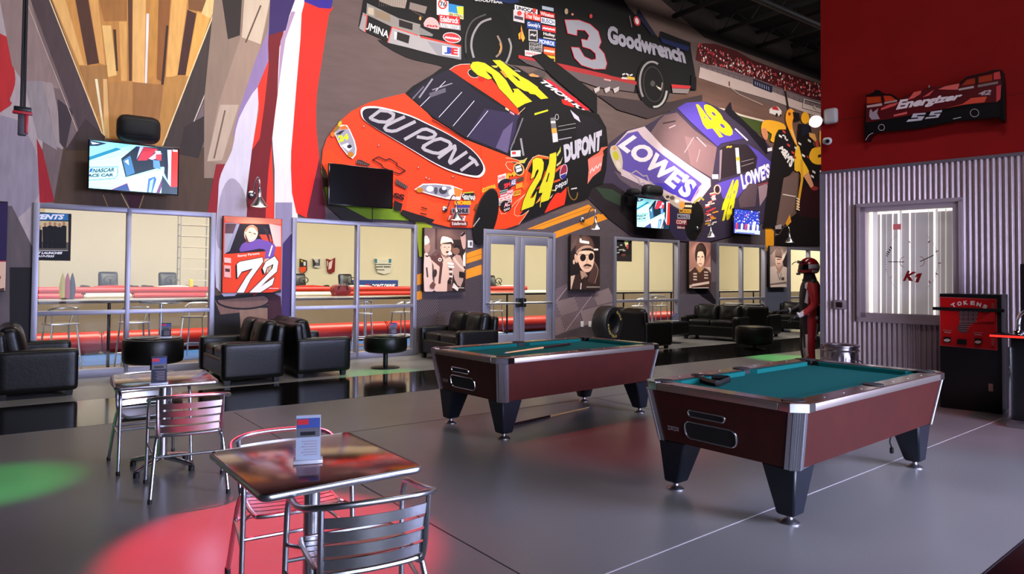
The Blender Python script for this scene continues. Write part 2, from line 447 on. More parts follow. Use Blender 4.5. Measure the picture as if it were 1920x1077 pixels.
BAND = mat('glossy_black_floor_paint', '0E0C0C', .10, 0, .25, 2, spec=.6)
m = MB(); m.box(9, 8, -.05, 34, 32, .1); struct('floor', m, CONC)
m = MB(); A = floor_at(-60, 802); Bp = floor_at(1560, 628)
m.hexa([(-4, 8.12, .0005), (15.2, 8.0, .0005), (22, 9.85, .0005), (-4, 9.72, .0005)], [(-4, 8.12, .002), (15.2, 8.0, .002), (22, 9.85, .002), (-4, 9.72, .002)])
o = struct('trim_1', m, BAND)
m = MB()
def joint(p, q, wd=.007):
    p, q = Vector(p), Vector(q); d = (q - p).normalized(); n = Vector((-d.y, d.x, 0)) * wd / 2
    m.hexa([p + n + Vector((0, 0, .0004)), p - n + Vector((0, 0, .0004)), q - n + Vector((0, 0, .0004)), q + n + Vector((0, 0, .0004))], [p + n + Vector((0, 0, .0016)), p - n + Vector((0, 0, .0016)), q - n + Vector((0, 0, .0016)), q + n + Vector((0, 0, .0016))])
def ext(a, b, t0, t1):
    a, b = floor_at(*a), floor_at(*b); return a + (b - a) * t0, a + (b - a) * t1
m.mi = 0
for pr_ in (ext((780, 793.6), (927.6, 773), -2.6, 6.0), ext((439, 774), (870, 1018), 0, 1.6), ext((1111.5, 746), (1184, 761), 0, 3.4)): joint(*pr_)
m.mi = 1; joint(*ext((1332, 1000), (1798, 817), -.45, 1.35), .009)
struct('trim_2', m, [JOINT, JOINTL])
# ceiling with joists
CEIL = mat('black_roof_deck', '08070A', .85)
m = MB(); m.box(9, 5, 9.3, 34, 18, .14); struct('ceiling', m, CEIL)
for i in range(15):
    x = -3.2 + 1.93 * i
    m = MB(); m.box(x, 6.5, 8.62, .12, 10.7, .09); m.box(x, 6.5, 9.05, .12, 10.7, .09)
    for k in range(12):
        y0 = 1.4 + k * .86; m.tube([(x, y0, 8.62), (x, y0 + .43, 9.05), (x, y0 + .86, 8.62)], .025, 6)
    tag(obj('roof_joist', m, CEIL), 'black open web roof joist running out from the printed wall', 'joist', 'roof joists')
for y, z, r_ in ((9.6, 8.45, .08), (8.2, 8.3, .05)):
    m = MB(); m.cyl((-3.5, y, z), (23, y, z), r_, seg=10)
    for k in range(7): m.cyl((-3 + k * 3.86, y, z), (-3 + k * 3.86, y, 8.6), .01, seg=6)
    tag(obj('ceiling_pipe', m, mat('painted_pipe', '17151A', .5)), 'thick black pipe hung under the roof joists' if r_ > .06 else 'thin black pipe hung below the thick roof pipe', 'pipe')
# glazed storefront units
HALLGLASS = GLASS
def glazed(name, x0, x1, mull, y=D):
    fr = MB(); wd, dp = .075, .13
    fr.box((x0 + x1) / 2, y, HT - wd / 2, x1 - x0, dp, wd, bev=.004); fr.box((x0 + x1) / 2, y, .06, x1 - x0, dp, .12, bev=.004)
    for x in (x0 + wd / 2, x1 - wd / 2): fr.box(x, y, HT / 2 + .001, wd + .001, dp + .006, HT + .002, bev=.004)
    for x in mull: fr.box(x, y, HT / 2, .06, dp + .004, HT - .02, bev=.004)
    fr.box((x0 + x1) / 2, y, .97, x1 - x0 - .02, dp - .004, .065, bev=.004)
    o = struct(name, fr, FRAME)
    xs = [x0 + wd] + list(mull) + [x1 - wd]
    for a, b_ in zip(xs, xs[1:]):
        for z0, z1 in ((.11, .95), (.99, HT - wd)):
            g = MB(); g.box((a + b_) / 2, y, (z0 + z1) / 2, b_ - a - .03, .010, z1 - z0); obj('pane', g, HALLGLASS, o)
    return o
for i, (a, b_) in enumerate(OPEN):
    if i == 2: continue
    n_ = i if i > 2 else i + 1
    glazed('window_%d' % n_, a, b_, [a + (b_ - a) * (.50 if i else .49)])
# double door
m = MB(); x0, x1 = OPEN[2]
m.box((x0 + x1) / 2, D, HT - .05, x1 - x0, .15, .10, bev=.004)
for x in (x0 + .035, x1 - .035): m.box(x, D, HT / 2 + .001, .071, .156, HT + .002, bev=.004)
door = struct('door_1', m, FRAME)
xm = (x0 + x1) / 2
for sgn, a, b_ in ((1, x0 + .075, xm - .004), (-1, xm + .004, x1 - .075)):
    l = MB(); st = .135
    for x in (a + st / 2, b_ - st / 2): l.box(x, D - .02, 1.235, st, .054, 2.442, bev=.004)
    l.box((a + b_) / 2, D - .02, 2.36, b_ - a, .05, .19, bev=.004); l.box((a + b_) / 2, D - .02, .16, b_ - a, .05, .29, bev=.004)
    leaf = obj('door_leaf', l, FRAME, door)
    g = MB(); g.box((a + b_) / 2, D - .02, 1.285, b_ - a - 2 * st + .02, .010, 1.97); obj('pane', g, GLASS, leaf)
    h = MB(); h.tube([(a + .03, D - .05, .98), (a + .05, D - .11, .98), (b_ - .05, D - .11, .98), (b_ - .03, D - .05, .98)], .026, 10)
    obj('push_bar', h, ALU, leaf)
    k = MB(); xk = b_ - .07 if sgn > 0 else a + .07
    k.box(xk, D - .085, .99, .10, .09, .20, bev=.015); obj('lock_box', k, BLACK, leaf)
# corrugated right wall, red board above
def rw(a, z, off=0): return RWALL.pt(a, z, off)
AE = RWALL.hit(1540, 400)[0]          # free end of the wall
ALEN = 7.5                              # runs on towards the camera side
sgn = 1 if RWALL.hit(1900, 400)[0] > AE else -1
def rx(s): return AE + sgn * s
HB = 3.097
w0, w1, wz0, wz1 = RWALL.hit(1612, 500)[0], RWALL.hit(1803, 500)[0], 1.012, 2.58
win_s0, win_s1 = sgn * (w0 - AE), sgn * (w1 - AE)
m = MB(); pitch = .062; amp = .0105
def corr(s0, s1, z0, z1):
    n = int((s1 - s0) / pitch * 8)
    def fn(u, v):
        s_ = s0 + (s1 - s0) * u; q = (s_ / pitch) % 1.0
        d = max(-1, min(1, 1.7 * math.cos(2 * PI * q)))
        return rw(rx(s_), z0 + (z1 - z0) * v, .012 + amp * d)
    m.surf(fn, n, 1)
corr(0, win_s0, 0, HB); corr(win_s1, ALEN, 0, HB); corr(win_s0, win_s1, 0, wz0); corr(win_s0, win_s1, wz1, HB)
m.mi = 1
def slab(s0, s1, z0, z1, d0=-.22, d1=-.005):
    m.hexa([rw(rx(s0), z0, d0), rw(rx(s1), z0, d0), rw(rx(s1), z0, d1), rw(rx(s0), z0, d1)], [rw(rx(s0), z1, d0), rw(rx(s1), z1, d0), rw(rx(s1), z1, d1), rw(rx(s0), z1, d1)])
slab(0, win_s0, 0, HB); slab(win_s1, ALEN, 0, HB); slab(win_s0, win_s1, 0, wz0); slab(win_s0, win_s1, wz1, HB)
struct('wall_right', m, [mat('corrugated_sheet', 'B09CA0', .38, .55, .10, 9), WALLPAINT], sharp=60)
m = MB(); slab(0, ALEN, HB, 9.2, -.22, .004)
slab(0, ALEN, 3.83, 3.842, 0, .0055) if False else None
struct('wall_upper_right', m, mat('red_board', '8C0A08', .75, 0, .16, 2.5, spec=.2))
m = MB()
slab(-.012, .045, 0, HB, -.225, .03); struct('trim_3', m, mat('corner_trim', '9A9098', .4, .5))
m = MB(); slab(0, ALEN, HB - .02, HB + .02, .004, .03); struct('trim_4', m, mat('flash_trim', '7A7078', .45, .5))
m = MB(); slab(0, ALEN, 3.832, 3.838, .0035, .005); struct('trim_5', m, mat('seam_dark', '3A0403', .9))
# framed light window in the corrugated wall
m = MB(); fw = .085
for s0, s1, z0, z1 in ((win_s0, win_s1, wz1 - fw, wz1), (win_s0, win_s1, wz0, wz0 + fw), (win_s0, win_s0 + fw, wz0, wz1), (win_s1 - fw, win_s1, wz0, wz1)): slab(s0, s1, z0, z1, -.10, .05)
s0, s1 = win_s0 - .02, win_s1 + .02
for q in ((s0, s1, wz1 - .02, wz1 + .03), (s0, s1, wz0 - .04, wz0 + .02), (s0, s0 + .04, wz0, wz1), (s1 - .04, s1, wz0, wz1)): slab(*q, 0, .075)
lw_ = struct('window_6', m, mat('window_frame_mauve', 'A8959B', .5, .2, .1, 6))
# backlit vertical channel panels
PAN = mat('translucent_panel', 'A49C9C', .6, 0, .12, 3, emit=.42)
m = MB(); slab(win_s0 + fw, win_s1 - fw, wz0 + fw, wz1 - fw, -.16, -.13)
obj('panel', m, PAN, lw_)
LITE = mat('light_seam', 'FFF8F2', .6, 0, .02, 3, emit=1.6); LITE2 = mat('light_seam_soft', 'D8D0CE', .6, 0, .02, 3, emit=.55)
W6 = Plane(RWALL.pt(0, 0, -.125), RN)
def lp(u, v, off=0): return at_plane(u, v, W6, off)
a6 = Art(W6, 0, .0004).k(1580, 350, .26936); a6.cm = lambda c: {'L': LITE, 'S': LITE2}[c]
a6.poly([(186, 175), (800, 145), (800, 165), (205, 195), (205, 880), (186, 880)], 'L')
for x, wd, c, y1 in ((205, 22, 'L', 880), (266, 9, 'L', 880), (305, 5, 'S', 880), (349, 8, 'L', 884), (390, 12, 'L', 885), (468, 9, 'L', 888), (506, 5, 'S', 890), (597, 5, 'S', 893), (640, 14, 'L', 895), (680, 5, 'S', 860), (718, 8, 'S', 860), (768, 8, 'S', 860), (228, 34, 'S', 880), (405, 18, 'S', 884), (656, 18, 'S', 893)):
    a6.poly([(x - wd / 2, 180 - (x - 190) * .05), (x + wd / 2, 180 - (x - 190) * .05), (x + wd / 2, y1), (x - wd / 2, y1)], c)
a6.build('light_seams', lw_)
m = MB(); slab(win_s0 + fw, win_s1 - fw, wz0 + fw, wz1 - fw, -.055, -.045); pane6 = obj('pane', m, GLASS, lw_)
G6 = Plane(RWALL.pt(0, 0, -.045), RN)
g6 = Art(G6, .001, .0004).k(1580, 350, .26936)
R1 = '7E1414'
g6.text('K', (418, 658), (490, 658), (522, 598), (452, 585), R1, .05, .0)
g6.poly([(524, 605), (554, 603), (528, 668), (504, 668), (520, 628), (502, 634), (507, 620)], R1)
g6.line([(320, 524), (428, 526)], 5, '151214'); g6.line([(540, 522), (634, 478)], 6, '151214')
for (p, q, wd, c) in (((330, 420), (342, 432), 9, '2A2022'), ((322, 436), (334, 448), 8, '2A2022'), ((313, 452), (327, 462), 8, '2A2022'), ((308, 466), (320, 474), 7, '2A2022'), ((303, 480), (315, 486), 6, '2A2022'), ((596, 390), (608, 380), 8, '5A3A3A'), ((648, 455), (665, 448), 7, '7A2020'), ((663, 533), (684, 533), 6, '7A2020'), ((648, 604), (662, 612), 8, '8A3030'), ((602, 658), (610, 672), 8, '8A3030'), ((332, 636), (344, 628), 6, '9A8A8A'), ((464, 380), (470, 392), 7, '9A8A8A')): g6.line([p, q], wd, c)
for i in range(6): g6.line([(300, 495 + i * 16), (310, 496 + i * 16)], 4, '8F8484')
g6.ring(428, 525, 28, 34, 4, '9A4A4A', 0, 90, 270, 14); g6.ring(540, 522, 30, 34, 4, '8A3A3A', 0, -90, 90, 14)
g6.ring(430, 525, 130, 200, 3, 'ACA0A0', 0, 110, 250, 24); g6.ring(540, 525, 125, 195, 3, 'ACA0A0', 0, -70, 70, 24)
g6.poly([(352, 262), (408, 260), (408, 300), (352, 302)], 'E07070')
g6.build('lettering', lw_)
# ------------------------------------------------------------ hall beyond the glass
HX0, HX1 = -5, 30
CREAM = mat('cream_wall_paint', 'D9CFB4', .8, 0, .04, 2)
m = MB(); m.box(12.5, 22.5, 3.2, 38, .2, 6.4); m.box(-5.4, 17.3, 3.2, .2, 10.4, 6.4); m.box(29, 17.3, 3.2, .2, 10.4, 6.4)
struct('wall_hall', m, CREAM)
m = MB(); m.box(12.5, 17.3, 6.2, 38, 10.5, .1); struct('ceiling_hall', m, mat('hall_ceiling', 'BDB6A4', .9))
# ============================================================ printed mural
mural = thing('racing_mural', 'huge printed wall mural of stock cars, flags and a golden trophy above the windows', 'mural', (9, D, 0))
ASPH = mat('print_asphalt', '54443F', .62, 0, 0, 2.2, spec=.2, stretch=(.6, 1, 3.2), col2='6E5A57')
ASPH2 = mat('print_asphalt_brown', '5A4038', .62, 0, 0, 2.2, spec=.2, stretch=(.5, 1, 2.5), col2='77584C')
PAVE = mat('print_pavement', '4A4045', .62, 0, 0, 9, spec=.2, col2='5A4E52')
A = (0, 0, .37152); B = (360, 0, .37152); C_ = (580, 0, .40851); Dd = (660, 0, .25); E_ = (1000, 0, .27858); F_ = (1080, 160, .28777)
G_ = (600, 180, .22288); R_ = (840, 80, .16713); S_ = (900, 270, .14857); Q_ = (1400, 160, .27875); T_ = (1160, 0, .20833); U_ = (1160, 330, .15625)
P3 = (760, 380, .27855)
# ---- track, sky and lower pavement
a = Art(WALL, .002, .00012, CLIPS).k(0, 0, 1)
a.poly([(-330, -500), (1700, -500), (1700, 900), (-330, 900)], ASPH)
a.poly([(1160, -200), (1560, -200), (1560, 160), (1320, 70), (1240, 0)], '2A2224')
a.poly([(1250, 195), (1300, 140), (1560, 245), (1560, 620), (1250, 620)], ASPH2)
a.poly([(600, 400), (1150, 400), (1560, 430), (1560, 800), (600, 800)], PAVE)
a.poly([(1325, 85), (1420, 120), (1560, 160), (1560, 190), (1420, 130), (1310, 90)], '5A4A46')
a.k(*E_).poly([(830, 250), (870, 225), (1130, 300), (1120, 430), (1060, 300)], '5E4C47')
# orange pavement bars
a.k(*S_)
OR = 'E08A22'
a.poly([(590, 1077), (1370, 765), (1450, 832), (790, 1077)], OR); a.line([(640, 1077), (1410, 800)], 7, 'A8601C')
a.poly([(1070, 1077), (1500, 880), (1580, 930), (1260, 1077)], OR)
a.k(*P3)
a.poly([(360, 358), (520, 306), (520, 378), (360, 428)], OR); a.line([(360, 395), (520, 345)], 4, 'A8601C')
a.poly([(360, 470), (520, 415), (520, 480), (360, 530)], OR)
a.poly([(70, 488), (122, 472), (122, 545), (70, 560)], OR); a.poly([(70, 602), (112, 592), (112, 648), (70, 662)], OR)
a.poly([(1000, 200), (1330, 75), (1360, 110), (1000, 245)], OR)
a.k(*Q_); a.poly([(125, 960), (160, 950), (182, 985), (182, 1077), (150, 1120), (125, 1110)], 'E89A20')
# hatch pattern between the openings
HA = stripes('print_hatch_a', '3A2C30', 'A08A8C', 9, rad(50)); HB_ = stripes('print_hatch_b', '3A2C30', '86727A', 9, rad(-12)); HC = stripes('print_hatch_c', '46383C', 'AA9496', 9, rad(-42))
HD = stripes('print_hatch_d', '1E1719', '6A5A5E', 9, rad(30)); HE = stripes('print_hatch_e', '1E1719', '5E5054', 9, rad(-30))
a.k(1030, 540, .13542)
a.poly([(60, 30), (250, -60), (250, 10), (120, 180), (60, 200)], HB_); a.poly([(250, 90), (600, 60), (650, 250), (420, 310), (350, 130)], HB_)
a.poly([(80, 190), (345, 125), (415, 310), (160, 395)], HA); a.poly([(600, 80), (820, 0), (890, 150), (890, 190), (660, 245)], HC)
a.poly([(160, 400), (410, 320), (470, 530), (215, 610)], HB_); a.poly([(425, 320), (660, 255), (900, 200), (900, 400), (480, 530)], HC)
a.poly([(60, 420), (155, 400), (215, 610), (60, 670)], HA); a.poly([(60, 200), (80, 190), (155, 395), (60, 420)], HB_)
a.line([(100, 180), (240, 0)], 8, 'A89294'); a.line([(225, 600), (600, 90)], 9, 'A89294')
a.poly([(60, 680), (500, 520), (900, 400), (900, 900), (60, 900)], HE)
a.k(770, 420, .18571)
a.poly([(60, 770), (275, 730), (275, 900), (60, 960)], HD); a.poly([(275, 730), (545, 720), (560, 880), (275, 900)], HE); a.poly([(545, 560), (720, 520), (720, 880), (560, 900)], HE)
a.poly([(60, 960), (275, 900), (275, 1080), (60, 1200)], HE); a.poly([(275, 900), (560, 880), (720, 880), (720, 1200), (275, 1200)], HD)
a.k(1240, 420, .13542)
a.poly([(250, 975), (440, 905), (650, 905), (760, 1050), (760, 1500), (250, 1500)], '5E5560'); a.poly([(440, 905), (650, 905), (760, 1070), (760, 1140), (560, 1010)], '17121C')
a.poly([(680, 300), (760, 270), (760, 820), (690, 640)], '4A3C44'); a.poly([(690, 480), (755, 560), (755, 800), (690, 815)], '6A5A62')
a.poly([(1440, 860), (1760, 860), (1760, 1500), (1440, 1500)], '5A5E70'); a.poly([(1440, 560), (1510, 560), (1510, 880), (1440, 880)], '3A2A26')
a.build('track_backdrop', mural)
# ---- golden trophy and pillars on the far left
a = Art(WALL, .011, .00012, CLIPS).k(*A); a.cm = silk
a.poly([(-900, -900), (1250, -900), (1300, 300), (1150, 1077), (900, 1900), (-900, 1900)], '6E5C5C')
a.poly([(-600, -500), (-30, -500), (130, 300), (215, 720), (200, 1100), (130, 1900), (-600, 1900)], 'A89A9C')
a.poly([(-600, 60), (0, 170), (50, 270), (78, 400), (50, 500), (0, 570), (-600, 900)], 'B2262A', 4)
a.poly([(-500, 580), (30, 590), (150, 700), (190, 860), (120, 1077), (-600, 1500)], '8E8490', 5)
a.poly([(-20, -100), (130, -100), (200, 180), (300, 450), (120, 420), (60, 330)], '8A7470')
a.poly([(200, 410), (265, 420), (330, 760), (280, 740), (250, 560)], '9A8A88'); a.poly([(120, 410), (215, 410), (290, 760), (190, 700)], '8C8284'); a.poly([(290, 500), (370, 560), (330, 760), (300, 720)], '3A2E34')
a.poly([(185, 700), (215, 760), (275, 1020), (200, 1025)], '9A1A26'); a.poly([(0, 1040), (60, 1040), (190, 1300), (190, 1900), (-100, 1900)], '5C5254')
a.poly([(110, -120), (250, -120), (530, 700), (430, 745)], '4A3A3C'); a.line([(130, 0), (420, 740)], 4, 'B8A090')
a.poly([(1140, -120), (1290, -120), (930, 745), (815, 740)], '40332F'); a.line([(1228, 0), (925, 745)], 5, 'C8BCB0')
GB = 'B9803F'
a.poly([(215, -120), (1145, -120), (820, 740), (525, 700)], GB)
for p, c in (([(380, 0), (445, 0), (500, 320), (440, 330)], '4E2E22'), ([(265, 0), (330, 0), (440, 330), (400, 330)], 'E0AC66'), ([(450, 0), (495, 0), (530, 330), (500, 320)], 'D79E58'), ([(330, 0), (375, 0), (440, 325), (425, 330)], 'C88C46'),
            ([(500, 0), (640, 0), (640, 105), (525, 110)], 'A06A34'), ([(515, 130), (560, 130), (590, 380), (545, 390)], 'E8B870'), ([(570, 150), (585, 150), (595, 360), (585, 360)], '4A2C1A'), ([(600, 110), (640, 110), (640, 410), (610, 410)], 'D8A058'), ([(645, 0), (668, 0), (665, 410), (650, 410)], '5A3620'),
            ([(670, 0), (735, 0), (728, 420), (668, 420)], 'E2AE68'), ([(738, 70), (752, 70), (735, 600), (726, 600)], 'E8DCD8'), ([(755, 0), (800, 0), (780, 380), (748, 400)], 'C2883F'), ([(800, 0), (860, 0), (830, 420), (790, 400)], '8A5528'), ([(838, 130), (850, 130), (825, 430), (812, 430)], '3A2018'),
            ([(865, 0), (945, 0), (895, 380), (835, 400)], 'E0A85C'), ([(945, 50), (990, 70), (935, 380), (895, 380)], '45241E'), ([(995, 60), (1060, 90), (960, 380), (935, 390)], 'E2A450'), ([(950, 0), (1040, 0), (1020, 60), (950, 50)], '7A4E2A'), ([(1040, 0), (1110, 0), (1060, 95), (1015, 70)], 'EBC080'),
            ([(400, 335), (540, 330), (550, 560), (490, 590)], 'A47440'), ([(545, 415), (670, 415), (665, 610), (600, 690), (555, 690)], 'B07C44'), ([(670, 415), (830, 430), (800, 620), (670, 610)], '9C6A3A'), ([(830, 390), (940, 385), (840, 700), (800, 640)], 'B48040'), ([(520, 400), (540, 400), (552, 700), (525, 700)], 'E0B070'), ([(478, 400), (492, 400), (530, 690), (522, 690)], 'F0D8B0')): a.poly(p, c)
a.line([(250, 0), (525, 700)], 6, 'E8C898'); a.line([(1105, 0), (820, 735)], 6, 'F0D0A0')
a.poly([(320, 745), (1040, 745), (1110, 1077), (1110, 1150), (250, 1150)], '4E3A2C'); a.poly([(430, 600), (530, 690), (520, 760), (330, 760)], '3A2C2A'); a.poly([(930, 640), (1080, 560), (1000, 800), (900, 780)], '332826')
a.line([(520, 985), (550, 1060)], 5, 'A07848'); a.line([(610, 975), (655, 1060)], 5, 'D8B080'); a.line([(725, 985), (700, 1060)], 5, 'C09058'); a.poly([(630, 980), (720, 985), (690, 1060), (660, 1060)], '4A1C28')
a.poly([(50, 1350), (480, 1350), (480, 2100), (50, 2100)], '181416')
a.k(360, 380, .35285); a.poly([(110, 60), (180, 60), (165, 500), (120, 500)], '5A4636'); a.poly([(110, 495), (420, 480), (480, 600), (480, 1000), (110, 1000)], '171315'); a.poly([(120, 520), (400, 495), (415, 540), (300, 580), (150, 595)], '7A5A50'); a.poly([(250, 560), (400, 560), (400, 620), (260, 700)], '8A6A58'); a.ring(270, 520, 140, 45, 10, '141012')
a.build('trophy', mural)
# ---- flag
a = Art(WALL, .019, .00012, CLIPS).k(*B); a.cm = lambda c: mat('flag_' + c, c, rough=.6, var=.16, scale=4, spec=.25, stretch=(2.6, 1, .5))
a.poly([(110, 0), (400, -60), (400, 300), (330, 700), (200, 900), (60, 900), (60, 500)], '8A7464')
a.poly([(235, 215), (290, 0), (400, 0), (330, 300), (250, 560), (180, 830), (75, 815), (130, 530)], '9C8270'); a.poly([(250, 190), (262, 0), (392, 0), (345, 225)], 'C9B49C'); a.line([(345, 30), (270, 215)], 8, '5A4438'); a.poly([(140, 530), (235, 530), (150, 810), (75, 815)], 'B6A08C'); a.line([(165, 560), (110, 800)], 8, '6A5448')
a.poly([(150, 0), (250, 0), (240, 180), (180, 200)], '2A201C')
a.poly([(120, 830), (165, 830), (140, 1077), (75, 1077)], '8A1A22')
a.poly([(380, 160), (400, 10), (430, 200), (385, 330), (330, 460), (245, 610), (200, 700), (235, 560), (320, 300)], '8C74A0')
a.poly([(330, 440), (330, 560), (300, 770), (265, 1077), (255, 1450), (120, 1450), (130, 1000), (145, 880), (200, 760), (235, 600)], 'CFC6D2', 3)
a.poly([(140, 1000), (200, 900), (270, 1000), (265, 1250), (130, 1250)], 'A498A8', 4)
a.poly([(400, 270), (420, 430), (400, 700), (405, 850), (425, 1450), (260, 1450), (275, 1077), (300, 760), (335, 560), (330, 440)], 'D8301E')
a.poly([(385, 165), (475, 150), (445, 300), (430, 560), (405, 700), (385, 850), (370, 1077), (360, 1450), (270, 1450), (275, 1077), (300, 760), (340, 700), (385, 330)], '6E1018', 2)
a.poly([(570, -60), (545, 200), (525, 480), (508, 680), (497, 850), (530, 1077), (545, 1450), (425, 1450), (415, 860), (403, 700), (430, 480), (440, 240), (490, 80), (525, -60)], 'E2D8DA', 2)
a.poly([(430, 480), (455, 300), (470, 200), (520, 60), (500, 60), (445, 210), (440, 300)], 'A88AA8')
a.poly([(570, 0), (710, 40), (690, 70), (650, 330), (628, 480), (625, 640), (642, 820), (650, 1077), (525, 1077), (497, 850), (508, 650), (545, 200)], 'E32414', 2)
a.poly([(640, 800), (672, 1077), (672, 1500), (530, 1500), (580, 1077)], '5A1026')
a.poly([(385, 180), (395, -60), (540, -60), (490, 80), (470, 155)], '34205A'); a.poly([(560, -60), (720, -60), (700, 46), (640, 42), (565, 10)], '2F1E86')
a.k(360, 380, .35285); a.poly([(440, 0), (530, 0), (530, 140), (490, 300), (480, 700), (440, 700)], '8E84A0'); a.poly([(480, 220), (530, 160), (530, 700), (470, 700)], '3E2A5C'); a.poly([(405, 470), (470, 500), (480, 700), (400, 720)], '3A1420')
a.build('flag', mural)
# ---- black car number 3
a = Art(WALL, .015, .00012, CLIPS).k(*Dd)
a.poly([(190, 300), (420, 350), (640, 420), (860, 440), (860, 560), (640, 490), (400, 430)], '120D0D', 3)
a.k(0, 0, 1).poly([(686, -30), (672, 50), (735, 80), (800, 108), (870, 122), (930, 118), (1040, 130), (1130, 150), (1190, 175), (1260, 175), (1302, 170), (1303, 140), (1293, 85), (1235, 72), (1178, 15), (1150, -30)], '0D0A0C')
a.k(*Dd)
a.poly([(110, 25), (350, 140), (510, 185), (505, 275), (420, 240), (290, 200), (105, 112)], '8C857F'); a.poly([(120, 55), (160, 65), (160, 120), (115, 105)], 'B8A890'); a.poly([(170, 70), (285, 110), (285, 170), (170, 130)], '8A7660')
a.poly([(205, -20), (410, 0), (395, 65), (300, 50), (200, 10)], '9A8B80'); a.poly([(432, 18), (560, 52), (545, 105), (425, 70)], '8A7C74'); a.poly([(500, 200), (605, 260), (600, 275), (505, 262)], '7F7C7A')
for i in range(12): a.line([(205 + i * 17, -20), (200 + i * 17, 50)], 2, '6A5C54')
for i in range(8): a.line([(436 + i * 16, 20 + i * 4), (430 + i * 16, 72 + i * 4)], 2, '6A5C54')
a.poly([(105, 112), (290, 200), (272, 318), (98, 240)], '100C0E')
a.text('LUMINA', (60, 205), (268, 290), (276, 238), (72, 150), 'E8E0E0', .02)
a.poly([(50, 215), (80, 95), (112, 115), (98, 248)], '97908F'); a.line([(85, 110), (110, 125), (95, 245)], 8, 'D84038')
a.poly([(300, 205), (500, 272), (815, 348), (815, 450), (640, 418), (430, 362), (265, 322)], 'A49E9E'); a.poly([(560, 310), (815, 365), (815, 450), (640, 418)], '8E8A90')
a.line([(265, 320), (298, 205), (490, 268)], 8, 'E0483C'); a.line([(510, 278), (815, 350)], 14, 'C83A32')
a.poly([(350, 148), (452, 180), (450, 228), (350, 200)], '221A17'); a.poly([(335, 240), (430, 270), (420, 330), (328, 298)], '221A17'); a.poly([(315, 240), (335, 245), (330, 298), (315, 296)], 'E8E4E0')
a.line([(430, 70), (530, 130)], 5, '5A4A3C'); a.ell(508, 140, 9, 14, 'C89A50')
a.dec(632, -4, 88, 116, 'E6DEDC'); a.ring(676, 32, 30, 34, 10, 'D03028'); a.text('76', (655, 50), (700, 52), (700, 14), (655, 12), '3A3A4A', .03)
a.dec(722, 28, 110, 96, '2C84C4', sl=.2); a.poly([(780, 50), (832, 52), (832, 112), (790, 108)], 'E6D23C'); a.dec(722, 92, 110, 34, 'E4DCA0', 'BILSTEIN', '1A1416', .2)
a.poly([(538, 200), (545, 155), (575, 132), (610, 138), (640, 165), (648, 222)], 'E4A8A4', 2); a.text('~MAC', (555, 205), (640, 212), (640, 190), (556, 182), 'B02028', .03)
a.dec(650, 110, 155, 62, 'D8242A', 'Edelbrock', 'FFF2F0', .12); a.dec(652, 170, 158, 38, '9A9698', 'RAYBESTOS', 'E8E4E4', .14)
a.ell(745, 285, 66, 36, 'D8343A', 10); a.ring(745, 285, 66, 36, 5, 'F0D8D4', 10); a.text('~Mac Tools', (692, 298), (800, 312), (800, 280), (694, 264), 'F4E8E4', .02)
a.dec(672, 345, 128, 66, 'ECE4E8', sl=.14); a.text('J', (684, 405), (740, 412), (740, 358), (684, 350), '2244A4', .06); a.text('E', (738, 412), (790, 418), (790, 364), (738, 358), 'C82A2A', .06)
a.text('GOODYEAR', (912, 8), (1125, 32), (1128, 8), (916, -16), 'D8D4D8', .03); a.poly([(980, -20), (1240, -20), (1250, 20), (1180, 30), (1000, -8)], '1C2A54')
# front wheel
a.ell(1020, 320, 185, 240, '060506', 8)
a.line([(1040, 142), (960, 175), (905, 260), (890, 350), (910, 440)], 16, '8E898A', 4); a.line([(1000, 110), (900, 160), (850, 270), (850, 400)], 12, '4A4446', 4)
a.line([(1170, 290), (1188, 350), (1175, 420), (1150, 475)], 15, '8A8482', 4); a.line([(1085, 270), (1112, 330), (1110, 390), (1075, 430)], 14, '8A7468', 4); a.line([(1105, 330), (1112, 360), (1100, 395)], 9, 'D89040', 3)
# stickers behind the wheel
a.dec(1215, 38, 170, 40, 'F0EAEC', 'UNOCAL', '2A2438', .22, .05); a.ell(1362, 82, 14, 16, 'D03838')
a.dec(1205, 75, 82, 84, 'C8C0C4', sl=.22); a.ell(1250, 102, 18, 18, 'C8403C'); a.dec(1212, 118, 66, 24, '4A3A48', None, sl=.22)
a.dec(1290, 92, 120, 50, 'D83430', 'True Value', 'F4E4E0', .2); a.dec(1402, 82, 112, 38, 'C42828', 'Winston', 'F4E8E8', .2); a.dec(1420, 46, 86, 26, 'A8B4C4', None, sl=.2)
a.dec(1412, 130, 106, 44, 'DCDCE4', 'BUSCH', '2A3A74', .2); a.dec(1305, 158, 105, 54, '2A4488', 'Goody\'s', 'E8ECF4', .16); a.dec(1418, 188, 104, 44, 'C8303A', '~SIMPSON', 'F0D8D4', .18); a.dec(1424, 236, 98, 40, '2A2426', 'Holley', 'E8E0E0', .18); a.line([(1430, 285), (1520, 300)], 8, 'C8C0C0')
a.dec(1318, 222, 68, 86, 'B8B2B4', sl=.1); a.dec(1326, 232, 52, 66, '2A2628', None, sl=.1); a.text('~KC', (1332, 285), (1374, 290), (1374, 245), (1332, 240), 'C8C4C4', .05)
a.dec(1392, 288, 126, 42, '2A4CA8', 'MONROE', 'E4E8F4', .2); a.dec(1322, 318, 100, 64, '9A9698', None, sl=.1); a.text('RIGHT', (1328, 348), (1415, 356), (1415, 330), (1328, 322), '1E1A1C', .04); a.text('GUARD', (1328, 378), (1415, 388), (1415, 362), (1328, 352), '1E1A1C', .04)
a.dec(1430, 352, 86, 56, 'E2542C', '~Red Tail', 'F4D8C8', .16); a.dec(1290, 378, 124, 42, 'D8CCCC', 'plasti-kote', 'B83040', .16); a.dec(1428, 412, 88, 52, 'E0B030', '~Auto Meter', '2A2014', .16)
